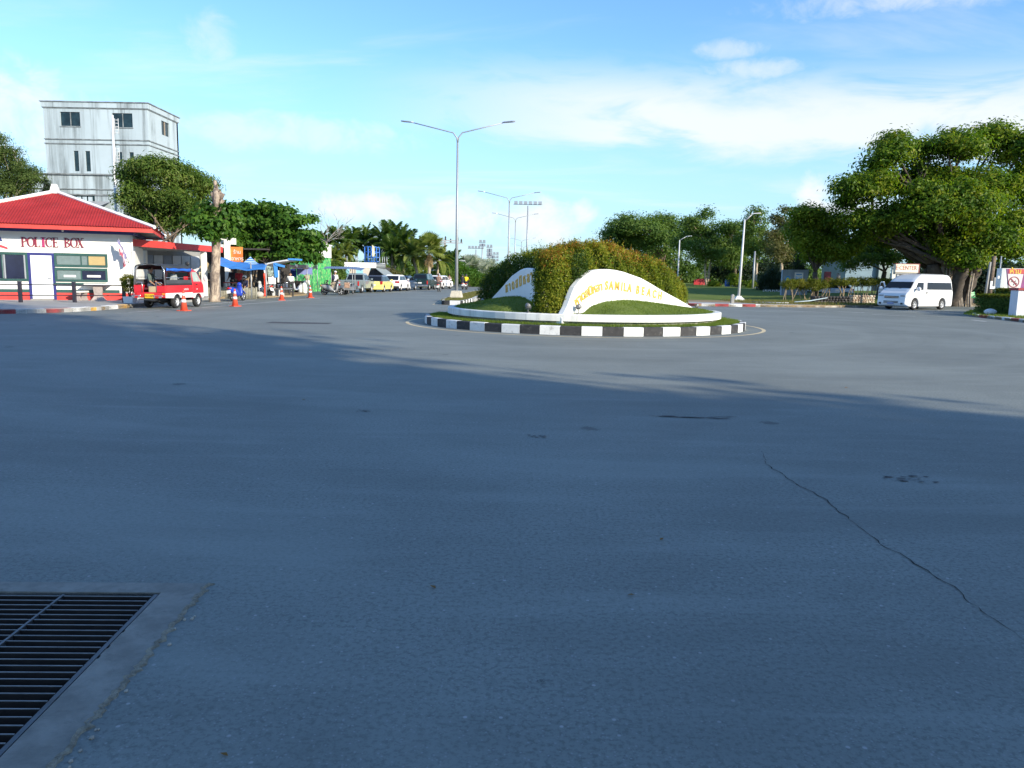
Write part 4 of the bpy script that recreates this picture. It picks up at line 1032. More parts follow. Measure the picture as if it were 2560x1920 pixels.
# -------- the stained tower behind
def build_tower():
 D = 70.0; o = V(378, 500, D); o.z = 0; t = thing('tower_building', 'tall grey concrete tower block with black water stains and dark windows', 'building', (o.x, o.y, 0))
 wallm = stain_mat('tower_render', (.42, .50, .54), (.06, .07, .07), .9, .7, .55)
 darkm = mat('tower_ledge', (.20, .225, .235), .9, var=.4, scale=2)
 zof = lambda py: V(300, py, D).z
 xof = lambda px: V(px, 400, D).x - o.x
 W_ = xof(378) - xof(120); DP = 6.2
 ztop, z2a, z2b, z3 = zof(256), zof(350), zof(361), zof(440)
 x0 = -W_
 def wall_with_holes(x0, x1, z0, z1, holes, y, name):
  xs = sorted({x0, x1, *[h[0] for h in holes], *[h[1] for h in holes]}); zs = sorted({z0, z1, *[h[2] for h in holes], *[h[3] for h in holes]}); mb = MB()
  for a, b in zip(xs, xs[1:]):
   for c, d in zip(zs, zs[1:]):
    if any(h[0] <= a and b <= h[1] and h[2] <= c and d <= h[3] for h in holes): continue
    mb.bb(a, b, y, y + .3, c, d)
  return mb.build(name, wallm, t)
 def hz(a, b, c, d): return (xof(a), xof(b), zof(d), zof(c))
 h1 = [hz(157, 206, 282, 317), hz(286, 336, 283, 318)]
 h2 = [hz(185, 197, 379, 430), hz(214, 226, 379, 430), hz(295, 306, 380, 416), hz(324, 335, 380, 416)]
 wall_with_holes(x0, 0, 0, ztop - .5, h1 + h2, 0, 'wall')
 mb = MB(); mb.bb(x0, x0 + .3, .302, DP, 0, ztop - .5); mb.bb(x0 + .3, 0, DP - .3, DP, 0, ztop - .5); mb.build('wall', wallm, t)
 # right-hand wall with its openings
 holes = [(2.7, 4.3, zof(318) - .1, zof(284)), (3.15, 3.55, zof(416), zof(380)), (4.45, 4.85, zof(416), zof(380))]
 ys = sorted({.3, DP, *[h[0] for h in holes], *[h[1] for h in holes]}); zs = sorted({0, ztop - .5, *[h[2] for h in holes], *[h[3] for h in holes]}); mb = MB()
 for a, b in zip(ys, ys[1:]):
  for c, d in zip(zs, zs[1:]):
   if any(h[0] <= a and b <= h[1] and h[2] <= c and d <= h[3] for h in holes): continue
   mb.bb(-.3, 0, a + .001, b, c, d)
 mb.build('wall', wallm, t)
 glass = mat('tower_glass', (.012, .028, .035), .15, var=.5, scale=1.5)
 for h in h1 + h2:
  mb = MB(); mb.bb(h[0], h[1], .10, .13, h[2], h[3]); mb.build('window', glass, t)
 for h in h1:
  mb = MB(); mb.bb(h[0] - .06, h[1] + .06, -.05, -.003, h[2] - .1, h[2] - .02); mb.build('sill', darkm, t)
  mb = MB(); c = (h[0] + h[1]) / 2; mb.bb(c - .03, c + .03, .05, .098, h[2], h[3]); mb.build('mullion', darkm, t)
 for h in holes:
  mb = MB(); mb.bb(-.15, -.12, h[0], h[1], h[2], h[3]); mb.build('window', glass, t)
 mb = MB(); c = (holes[0][0] + holes[0][1]) / 2; mb.bb(-.118, -.05, c - .05, c + .05, holes[0][2], holes[0][3]); mb.build('mullion', mat('tower_frame', (.3, .25, .2), .8), t)
 # parapet band, storey bands
 mb = MB(); mb.bb(x0 - .12, .12, -.12, DP + .12, ztop - .5, ztop - .06); mb.build('parapet', wallm, t)
 mb = MB(); mb.bb(x0 - .2, .2, -.2, DP + .2, ztop - .06, ztop + .02); mb.build('coping', darkm, t)
 mb = MB(); mb.bb(x0 - .06, .06, -.06, -.002, ztop - .58, ztop - .502); mb.bb(.002, .06, -.002, DP, ztop - .58, ztop - .502); mb.build('string_course', darkm, t)
 for z in (z2a, z2b):
  mb = MB(); mb.bb(x0 - .05, .08, -.08, -.002, z - .05, z + .03); mb.bb(.002, .08, -.002, DP, z - .05, z + .03); mb.build('string_course', darkm, t)
 # lower wings
 zr = z3
 mb = MB(); mb.bb(xof(92), x0 - .002, .6, 9, 0, zr - .12); mb.build('low_wing', wallm, t)
 mb = MB(); mb.bb(xof(92) - .1, xof(300), -1.2, -.25, 0, zr - .12); mb.build('low_wing', wallm, t)
 mb = MB(); mb.bb(xof(92) - .2, xof(302), -1.35, 0 - .003, zr - .118, zr); mb.build('coping', darkm, t)
 for py, th in ((477, .06), (490, .12)):
  z = zof(py); mb = MB(); mb.bb(xof(92) - .1, xof(302), -1.3, -1.202, z - th, z); mb.build('string_course', darkm, t)
 z = zof(492)
 mb = MB(); mb.bb(xof(160), xof(250), -1.24, -1.203, zof(545), z); mb.build('recess_shade', glass, t)  # flat dark sheet on the wall, painted shade in place of a recess
 for k in range(6):
  q = xof(165 + k * 14); mb = MB(); mb.bb(q, q + .35, -1.30, -1.245, zof(540), zof(497)); mb.build('panel', wallm, t)
 # ribbed awning
 mb = MB(); n = 30; vs = []; fs = []
 for i in range(n + 1):
  x = xof(225) + (xof(290) - xof(225)) * i / n; zz = .03 if i % 2 else 0
  vs += [(x, -1.3, zof(508) + zz), (x, -3.0, zof(519) + zz - .1)]
  if i: fs.append((2 * i - 2, 2 * i, 2 * i + 1, 2 * i - 1))
 mb.add(vs, fs); mb.build('awning', A['galv'], t)
build_tower()

def build_mast():
 D = 52.0; b = V(288, 560, D); x, z1 = b.x, V(281, 292, D).z
 t = thing('ladder_mast', 'thin white mast with short ladder cages before the stained tower', 'mast', (x, D, .1))
 lean = V(281, 292, D).x - x
 mb = MB(); mb.tube([(0, 0, 0), (lean, 0, z1)], [.09, .075], 10); mb.build('pole', A['lamp_white'], t)
 for py0, py1 in ((300, 340), (372, 412), (440, 478), (515, 535)):
  za, zb = V(288, py1, D).z, V(288, py0, D).z; mb = MB()
  l0 = lean * za / z1 + .32
  for s in (.14, .38): mb.tube([(l0 - .32 + s, 0, za), (l0 - .32 + s, 0, zb)], .018, 6)
  for i in range(5): zz = za + (zb - za) * (i + .5) / 5; mb.tube([(l0 - .32, 0, zz), (l0 + .06, 0, zz)], .016, 6)
  mb.build('ladder', A['lamp_white'], t)
build_mast()
# ------------------------------------------------------------------ people: one continuous skinned body each
A['skin'] = mat('skin', (.36, .20, .125), .55, var=.08)
A['hair'] = mat('hair', (.015, .012, .011), .6, var=.2)
_cloth = {}
def cloth(c):
 if c not in _cloth: _cloth[c] = mat('cloth', c, .9, var=.12, scale=9, bump=.15)
 return _cloth[c]
def person_mesh(pose, S=1.0):
 """capsule skeleton -> voxel-fused skin.  Faces +x, feet at z = 0.  Returns mesh, capsules, landmark dict"""
 R = math.radians; lean = R(pose.get('lean', 4)); side = R(pose.get('side', 0))
 T = Vector((math.sin(lean), math.sin(side), math.cos(lean))).normalized(); caps = []
 legs = pose.get('legs', ((4, 6), (-6, 4))); arms = pose.get('arms', ((4, 8, 12), (-4, 8, 14)))
 ab = R(pose.get('spread', 3))
 low = max(.43 * math.cos(R(p)) + .41 * math.cos(R(p - k)) for p, k in legs) + .075
 hz = pose.get('hip', low); P = Vector((0, 0, hz)); lm = {'hip': P}
 add = lambda a, b, r0, r1, tg: caps.append((Vector(a), Vector(b), r0, r1, tg))
 Y = Vector((0, 1, 0))
 top, bot, shoe = 'top', 'bottom', 'shoe'
 if pose.get('skirt'): pass
 add(P - Y * .075, P + Y * .075, .125, .125, bot)
 w = P + T * .18; c = P + T * .38; sh = P + T * .49
 add(P + T * .05, w, .125, .118, top); add(w - Y * .03, c - Y * .07, .115, .125, top); add(w + Y * .03, c + Y * .07, .115, .125, top)
 add(sh - Y * .155, sh + Y * .155, .066, .066, top)
 hd = R(pose.get('lean', 4) * .35 + pose.get('nod', 5)); ht = R(pose.get('turn', 0)); H = Vector((math.sin(hd), 0, math.cos(hd)))
 nk = sh + T * .02; hb = nk + (T + H).normalized() * .10
 add(nk, hb, .058, .052, 'skin')
 F = Vector((math.cos(ht) * math.cos(hd), math.sin(ht), -math.sin(hd))).normalized(); hc = hb + H * .105
 add(hc - F * .02 + H * .02, hc + H * .035 + F * .005, .094, .092, 'skin'); add(hc - H * .04 + F * .02, hc - H * .075 + F * .045, .068, .05, 'skin')
 Sd = H.cross(F).normalized()
 add(hc + F * .092 + H * .01, hc + F * .112 - H * .02, .012, .016, 'skin'); add(hc + F * .088 - H * .055 - Sd * .015, hc + F * .088 - H * .055 + Sd * .015, .012, .012, 'skin')
 for s in (-1, 1): add(hc + Sd * s * .093 - H * .01, hc + Sd * s * .097 + H * .02, .02, .022, 'skin')
 lm.update(head=hc, F=F, H=H, S=Sd)
 for s, (p, k), in zip((1, -1), legs):
  h = P + Y * s * .09; d1 = Vector((math.sin(R(p)), s * math.sin(ab), -math.cos(R(p)))).normalized(); kn = h + d1 * .43
  q = R(p - k); d2 = Vector((math.sin(q), s * math.sin(ab) * .3, -math.cos(q))).normalized(); an = kn + d2 * .41
  add(h, kn, .092, .062, bot); add(kn, an, .062, .045, bot if not pose.get('shorts') else 'skin')
  ft = Vector((math.cos(min(0, q) * .3), s * .12, -max(0, -math.sin(q)) * .0)); toe = an + Vector((.15, s * .02, -.045)); add(an + Vector((-.03, 0, -.04)), toe, .038, .032, shoe)
  lm['foot%d' % s] = an
 for s, (p, b, e) in zip((1, -1), arms):
  a = sh + Y * s * .185; pa = R(p); bb = R(b)
  d1 = Vector((math.sin(pa) * math.cos(bb), s * math.sin(bb), -math.cos(pa) * math.cos(bb))); el = a + d1 * .28
  pe = R(p + e); d2 = Vector((math.sin(pe) * math.cos(bb * .4), s * math.sin(bb * .25), -math.cos(pe) * math.cos(bb * .4))); wr = el + d2 * .24
  add(a, el, .052, .042, top); add(a.lerp(el, .5), el, .046, .04, top); add(el, wr, .040, .028, 'top' if pose.get('long') else 'skin')
  pm = wr + d2 * .07; add(wr, pm, .026, .034, 'skin'); z = d2.cross(Y)
  if z.length < .1: z = Vector((1, 0, 0))
  z.normalize()
  for i, (o, l) in enumerate(((-.030, .066), (-.010, .078), (.010, .074), (.030, .058))):     # four fingers, each bent once
   kb = pm + z * o + d2 * .02; m1 = kb + d2 * l * .55 - Y * s * .004; m2 = m1 + (d2 * .8 - Y * s * .6).normalized() * l * .5
   add(kb, m1, .0115, .0105, 'skin'); add(m1, m2, .0105, .009, 'skin')
  tb = wr + d2 * .03 + z * .028; add(tb, tb + (d2 * .7 + z * .8).normalized() * .055, .0125, .010, 'skin')
  lm['hand%d' % s] = pm
 mb = MB()
 for a, b, r0, r1, tg in caps:
  mb.ball(a, r0, 10, 7); mb.ball(b, r1, 10, 7)
  if (b - a).length > 1e-4: mb.tube([a, b], [r0, r1], 10)
 return mb, caps, lm
def person(label, loc, rz, pose, cols, group=None, S=1.0, hat=None, hair='short', parent=None):
 mb, caps, lm = person_mesh(pose)
 tmp = mb.build('tmp_body', A['skin']); md = tmp.modifiers.new('fuse', 'REMESH'); md.mode = 'VOXEL'; md.voxel_size = .0125
 sm = tmp.modifiers.new('soft', 'SMOOTH'); sm.iterations = 3; sm.factor = .5
 dg = bpy.context.evaluated_depsgraph_get(); me = bpy.data.meshes.new_from_object(tmp.evaluated_get(dg)); old = tmp.data; bpy.data.objects.remove(tmp); bpy.data.meshes.remove(old)
 n = len(me.polygons); cen = np.empty(n * 3); me.polygons.foreach_get('center', cen); cen = cen.reshape(-1, 3)
 names = ['skin', 'top', 'bottom', 'shoe']; best = np.full(n, 1e9); idx = np.zeros(n, dtype=np.int32)
 for a, b, r0, r1, tg in caps:
  a_, b_ = np.array(a), np.array(b); d = b_ - a_; l2 = d @ d; t = np.clip(((cen - a_) @ d) / max(l2, 1e-9), 0, 1); q = np.linalg.norm(cen - a_ - t[:, None] * d, axis=1) - (r0 + (r1 - r0) * t)
  if tg == 'skin': q = q + .002
  m = q < best; best[m] = q[m]; idx[m] = names.index(tg)
 me.materials.clear()
 for c in (A['skin'], cloth(cols[0]), cloth(cols[1]), cloth(cols[2] if len(cols) > 2 else (.03, .03, .03))): me.materials.append(c)
 me.polygons.foreach_set('material_index', idx); me.polygons.foreach_set('use_smooth', np.ones(n, dtype=bool)); me.name = 'person'
 o = bpy.data.objects.new('person', me); COL.objects.link(o); o.location = loc; o.rotation_euler = (0, 0, rz); o.scale = (S, S, S)
 tag(o, label, 'person', group)
 hc, F, H, Sd = lm['head'], lm['F'], lm['H'], lm['S']
 M = Matrix(((F.x, Sd.x, H.x), (F.y, Sd.y, H.y), (F.z, Sd.z, H.z)))
 for s in (-1, 1):
  e = MB(); e.ball(hc + F * .086 + Sd * s * .032 + H * .012, .0105, 6, 5); e.build('eye', A['black'], o)
 if hat:                                             # crash helmet or cap
  hm = MB(); rings = []
  for i in range(9):
   th = math.pi * .5 * i / 8 if hat[1] == 'cap' else -0.55 + (math.pi * .5 + .55) * i / 8
   r_, z = math.cos(th) * .128, math.sin(th) * .135
   rings.append([hc + M @ Vector((math.cos(a) * max(r_, .002) * 1.08 - .008, math.sin(a) * max(r_, .002), z + .02)) for a in [2 * math.pi * k / 16 for k in range(16)]])
  hm.loft(rings, True, True); ho = hm.build('helmet' if hat[1] == 'helmet' else 'cap', mat('helmet_shell', hat[0], .25, var=.05), o)
  if hat[1] == 'helmet':
   v = MB(); v.loft([[hc + M @ Vector((math.cos(a) * .142, math.sin(a) * .133, z)) for a in [(-.9 + 1.8 * k / 8) for k in range(9)]] for z in (-.03, .05)], False, True, False); v.build('visor', A['glass_dark'], ho)
 else:
  hr = MB(); rings = []; lowz = -.10 if hair == 'long' else -.02
  for i in range(9):
   th = -.15 + (math.pi / 2 + .15) * i / 8; r_ = math.cos(th) * .104; z = math.sin(th) * .112
   rings.append([hc + M @ Vector((math.cos(a) * max(r_, .002) * 1.06 - .022 + (-.012 if math.cos(a) < 0 else 0), math.sin(a) * max(r_, .002), z + .028 + (lowz * max(0, -math.cos(a)) if i == 0 else 0) + (.03 if math.cos(a) > .5 and i < 2 else 0))) for a in [2 * math.pi * k / 18 for k in range(18)]])
  hr.loft(rings, True, True)
  if hair == 'long': hr.tube([hc + M @ Vector((-.07, 0, .05)), hc + M @ Vector((-.11, 0, -.08)), hc + M @ Vector((-.12, 0, -.26))], [.075, .08, .04], 10)
  hr.build('hair', A['hair'], o)
 return o, lm
SIT = lambda hip, lean=6, reach=38: {'hip': hip, 'lean': lean, 'legs': ((72, 62), (72, 62)), 'spread': 8, 'arms': ((reach, 12, 28), (reach, 12, 28)), 'long': True}
# ------------------------------------------------------------------ vehicles
def paint(name, c, var=.03): return mat(name, c, .28, var=var, coat=.6, scale=1.2)
A['lamp_red'] = mat('lamp_red', (.45, .02, .02), .2, var=.1); A['lamp_clear'] = mat('lamp_clear', (.30, .32, .33), .12, var=.1, spec=.8); A['lamp_amber'] = mat('lamp_amber', (.75, .25, .03), .25)
A['plate_white'] = mat('plate_white', (.75, .75, .74), .5, var=.03); A['plate_yellow'] = mat('plate_yellow', (.74, .44, .02), .5, var=.05)
A['chrome'] = mat('chrome', (.62, .63, .64), .18, .9, var=.05); A['rim'] = mat('rim_alloy', (.58, .59, .60), .35, .25, var=.08)
A['underbody'] = mat('underbody', (.018, .018, .02), .9, var=.2); A['trim_black'] = mat('trim_black', (.025, .025, .027), .55, var=.1)
A['car_glass'] = mat('car_glass', (.010, .013, .018), .06, var=.1, spec=.35)

def wheel(owner, c, r, w, spokes=8, rim_m=None, hub=.58):
 """tyre as a part, rim (with spokes) as its sub-part; axle along y"""
 mb = MB(); mb.lathe([(r * hub, -w / 2), (r * .93, -w / 2), (r, -w * .32), (r, w * .32), (r * .93, w / 2), (r * hub, w / 2), (r * hub, -w / 2)], 22, c, 'Y'); ty = mb.build('wheel', A['rubber'], owner)
 mb = MB(); s = 1 if c[1] > 0 else -1
 mb.lathe([(r * hub * .995, -w * .42), (r * hub * .995, w * .42), (r * hub * .86, w * .40), (r * hub * .84, -w * .40)] + [(r * hub * .995, -w * .42)], 22, c, 'Y')
 for k in range(spokes):
  a = 2 * math.pi * k / spokes; R = Matrix.Rotation(-a, 3, 'Y'); mb.box(Vector(c) + Vector((0, s * w * .28, 0)) + R @ Vector((r * hub * .46, 0, 0)), (r * hub * .86, w * .12, r * .11), R=R)
 mb.lathe([(.001, -.03), (r * .16, -.03), (r * .16, .03), (.001, .035)], 12, (c[0], c[1] + s * w * .30, c[2]), 'Y')
 mb.build('rim', rim_m or A['rim'], ty)
 mb = MB(); mb.lathe([(.001, -.01), (r * hub * .9, -.01), (r * hub * .9, .01), (.001, .01)], 16, (c[0], c[1] - s * w * .2, c[2]), 'Y'); mb.build('brake_disc', A['underbody'], ty)
def arch_pts(xc, rw, r, zc, n=9):
 t0 = math.asin(max(-1, (zc - rw) / r)); return [(xc + r * math.cos(a), rw + r * math.sin(a)) for a in [math.pi - t0 + (t0 * 2 - math.pi) * i / n for i in range(n + 1)]]
def extrude_side(mb, pts, w, e=.05):
 """side outline pulled across the width, with rounded long edges"""
 n = len(pts); ins = []
 for i in range(n):
  a, b, c = Vector(pts[i - 1]), Vector(pts[i]), Vector(pts[(i + 1) % n]); d1, d2 = (b - a).normalized(), (c - b).normalized()
  nr = Vector((-d1.y - d2.y, d1.x + d2.x)); l = nr.length; nr = nr / l if l > 1e-6 else Vector((0, 0)); ins.append((b.x + nr.x * e, b.y + nr.y * e))
 r = lambda q, y: [(x, y, z) for x, z in q]
 half = [((p[0] + q[0]) / 2 * .5 + p[0] * .5 * 1, (p[1] + q[1]) / 2 * .5 + p[1] * .5) for p, q in zip(pts, ins)]
 half = [(p[0] * .7 + q[0] * .3, p[1] * .7 + q[1] * .3) for p, q in zip(pts, ins)]
 mb.loft([r(ins, -w), r(half, -w + e * .45), r(pts, -w + e * 1.4), r(pts, w - e * 1.4), r(half, w - e * .45), r(ins, w)])
def car(name, label, cat, loc, rz, col, sp, group=None):
 """sp: L W belt H xr xf rw zc hood(z at nose, x cowl) cab(x0 belt, x1 belt, x0 roof, x1 roof) bed tail"""
 t = thing(name, label, cat, loc, rz, group); P = paint('car_paint', col)
 L, W, zb, H, xr, xf, rw, zc = (sp[k] for k in ('L', 'W', 'belt', 'H', 'xr', 'xf', 'rw', 'zc')); hw = W / 2; xb, xn = -L / 2, L / 2; ra = rw * 1.16
 zn, xc = sp['nose'], sp['cowl']; tail = sp.get('tail', zb); c0, c1, r0, r1 = sp['cab']
 pts = [(xb + .03, zc + .10), (xb + .10, zc)] + arch_pts(xr, rw, ra, zc) + arch_pts(xf, rw, ra, zc) + [(xn - .14, zc), (xn - .02, zc + .12), (xn, zn - .18), (xn - .10, zn - .03), (xn - .3, zn + .01), (xc, zb - .03), (c1 - .05, zb)]
 if sp.get('bed'): pts += [(c0, zb), (c0 - .02, .72), (xb + .07, .72), (xb + .07, zc + .2)]
 else: pts += [(c0 + .05, zb), (xb + .10, tail), (xb + .02, tail - .14), (xb, zc + .35)]
 mb = MB(); extrude_side(mb, pts, hw, .07); mb.build('body', P, t)
 mb = MB(); mb.bb(xb + .15, xn - .2, -hw + .22, hw - .22, zc - .02, zc + .42); mb.build('underbody', A['underbody'], t)
 # bumpers
 mb = MB(); mb.bb(xb - .05, xb + .09, -hw + .06, hw - .06, zc + .0, zc + .22); mb.build('rear_bumper', A['trim_black'] if sp.get('dark_bumper') else (A['chrome'] if sp.get('bed') else P), t, .03)
 mb = MB(); mb.bb(xn - .10, xn + .03, -hw + .06, hw - .06, zc + .02, zc + .22); mb.build('front_bumper', P, t, .03)
 mb = MB(); mb.bb(xn - .03, xn + .012, -hw * .6, hw * .6, zn - .32, zn - .14); mb.build('grille', A['trim_black'], t)
 if sp.get('bed'):
  for s in (-1, 1):
   mb = MB(); mb.bb(xb + .03, c0 - .03, s * (hw - .10), s * (hw - .012), .70, zb + .02); mb.build('bed_side', P, t, .02)
  mb = MB(); mb.bb(xb, xb + .08, -hw + .14, hw - .14, zc + .24, zb + .01); tg = mb.build('tailgate', P, t, .02)
  mb = MB(); mb.bb(xb - .02, xb, -.10, .10, zb - .20, zb - .13); mb.build('handle', A['trim_black'], tg)
 # cabin
 B = [(c0, -hw + .05, zb - .01), (c1, -hw + .05, zb - .01), (c1, hw - .05, zb - .01), (c0, hw - .05, zb - .01)]
 rn = hw - .05 - (H - zb) * .26
 Rf = [(r0, -rn, H - .08), (r1, -rn, H - .08), (r1, rn, H - .08), (r0, rn, H - .08)]
 Tp = [(r0 + .10, -rn + .12, H), (r1 - .16, -rn + .12, H), (r1 - .16, rn - .12, H), (r0 + .10, rn - .12, H)]
 mb = MB(); mb.loft([B, Rf, Tp]); mb.build('cabin', P if not sp.get('roof') else paint('roof_paint', sp['roof']), t, .03)
 mb = MB(); mb.panel(B[3], B[0], Rf[0], Rf[3], .07, .93, .10, .90, .010, .01); mb.build('rear_window', A['car_glass'], t)
 mb = MB(); mb.panel(B[1], B[2], Rf[2], Rf[1], .05, .95, .06, .94, .010, .01); mb.build('windscreen', A['car_glass'], t)
 for (q0, q1, q2, q3) in ((B[0], B[1], Rf[1], Rf[0]), (B[2], B[3], Rf[3], Rf[2])):
  rev = q0[1] > 0
  for (a, b) in sp.get('side_windows', ((.05, .46), (.49, .93))):
   if rev: a, b = 1 - b, 1 - a
   mb = MB(); mb.panel(q0, q1, q2, q3, a, b, .10, .88, .010, .01); mb.build('side_window', A['car_glass'], t)
 # lights, plates, mirrors, doors handles
 lz0, lz1, ly = sp.get('tl', (zb - .32, zb - .06, .20))
 for s in (-1, 1):
  mb = MB(); mb.bb(xb - .012, xb + .09, s * (hw - ly - .02), s * (hw - .02), lz0, lz1); mb.build('tail_light', A['lamp_red'], t, .015)
  mb = MB(); mb.bb(xn - .22, xn - .03, s * (hw - .42), s * (hw - .03), zn - .24, zn - .08); mb.build('headlight', A['lamp_clear'], t, .03)
  mb = MB(); mb.bb(c1 - .22, c1 - .12, s * (hw + .02), s * (hw + .20), zb + .02, zb + .18); mb.build('mirror', P, t, .03)
  for dx in sp.get('handles', (-.35, .55)):
   mb = MB(); mb.bb(dx - .09, dx + .09, s * (hw + .002), s * (hw + .03), zb - .15, zb - .11); mb.build('handle', A['chrome'], t)
  for xw in (xr, xf): wheel(t, (xw, s * (hw - .12), rw), rw, .21)
 mb = MB(); mb.bb(xb - .07, xb - .052, -.2, .2, zc + .08, zc + .20) if sp.get('low_plate') else mb.bb(xb - .025, xb - .012, -.2, .2, zc + .34, zc + .47); mb.build('number_plate', A['plate_white'], t)
 mb = MB(); mb.bb(xb - .005, xb + .012 - .001, -.12, .12, zb - .10, zb - .08); mb.build('badge', A['chrome'], t)
 return t
PICK = dict(L=5.1, W=1.78, belt=1.06, H=1.66, xr=-1.45, xf=1.6, rw=.36, zc=.36, nose=1.0, cowl=1.0, cab=(-.75, 1.25, -.35, .70), bed=True, tl=(.62, 1.0, .13), handles=(.3,), side_windows=((.06, .22), (.25, .92)))
PICK4 = dict(PICK, cab=(-1.0, 1.25, -.75, .70), belt=1.12, H=1.80, handles=(-.5, .4), side_windows=((.05, .45), (.48, .92)))
HATCH = dict(L=4.0, W=1.72, belt=.98, H=1.52, xr=-1.28, xf=1.24, rw=.31, zc=.24, nose=.86, cowl=.95, cab=(-1.92, 1.0, -1.45, .35), tl=(.70, .98, .22))
SUV = dict(L=4.35, W=1.8, belt=1.03, H=1.6, xr=-1.36, xf=1.3, rw=.34, zc=.28, nose=.92, cowl=1.0, cab=(-2.08, 1.05, -1.35, .4), tl=(.80, .98, .42), dark_bumper=True)
def park(px, d, phi, sp):
 """centre of a car whose rear right corner stands at photo column px, depth d, heading phi degrees right of straight ahead"""
 a = math.radians(phi); c = V(px, 700, d); f = Vector((math.sin(a), math.cos(a), 0)); r = Vector((math.cos(a), -math.sin(a), 0))
 p = Vector((c.x, c.y, 0)) + f * sp['L'] / 2 - r * sp['W'] / 2; return p, math.pi / 2 - a
p, r = park(898, 64.7, 4.4, PICK); car('pickup_truck', 'grey pickup truck with open load bed parked behind the sidecar motorbike', 'pickup truck', p, r, (.19, .235, .25), PICK, 'vehicles parked along the far kerb')
p, r = park(957, 69.5, 5, HATCH); car('parked_car', 'pale yellow hatchback with dark rear window parked between grey pickup and white car', 'car', p, r, (.80, .70, .22), dict(HATCH, roof=(.05, .06, .09)), 'vehicles parked along the far kerb')
p, r = park(999, 75, 6, SUV); car('parked_car', 'white car with slim red tail lights parked ahead of the yellow hatchback', 'car', p, r, (.80, .80, .80), SUV, 'vehicles parked along the far kerb')
p, r = park(1022, 80, 6, HATCH); car('parked_car', 'dark blue car parked between the white car and the black green pickup', 'car', p, r, (.03, .06, .12), HATCH, 'vehicles parked along the far kerb')
p, r = park(1070, 84, 5, PICK4); dp = car('pickup_truck', 'dark green pickup truck with a covered bed driving up the road', 'pickup truck', p, r, (.010, .030, .032), PICK4)
mb = MB(); hw = .84; mb.loft([[(-2.5, -hw, 1.14), (-1.02, -hw, 1.14), (-1.02, hw, 1.14), (-2.5, hw, 1.14)], [(-2.25, -hw + .16, 1.70), (-1.02, -hw + .16, 1.78), (-1.02, hw - .16, 1.78), (-2.25, hw - .16, 1.70)]]); mb.build('bed_cover', paint('cover_paint', (.010, .030, .032)), dp, .03)
mb = MB(); mb.panel((-2.5, hw, 1.14), (-2.5, -hw, 1.14), (-2.25, -hw + .16, 1.70), (-2.25, hw - .16, 1.70), .08, .92, .14, .88, .01, .01); mb.build('bed_cover_window', A['car_glass'], dp)
p, r = park(1104, 92, 14, SUV); car('parked_car', 'white car with red tail lights half hidden behind the dark green pickup', 'car', p, r, (.80, .80, .80), SUV, 'vehicles parked along the far kerb')

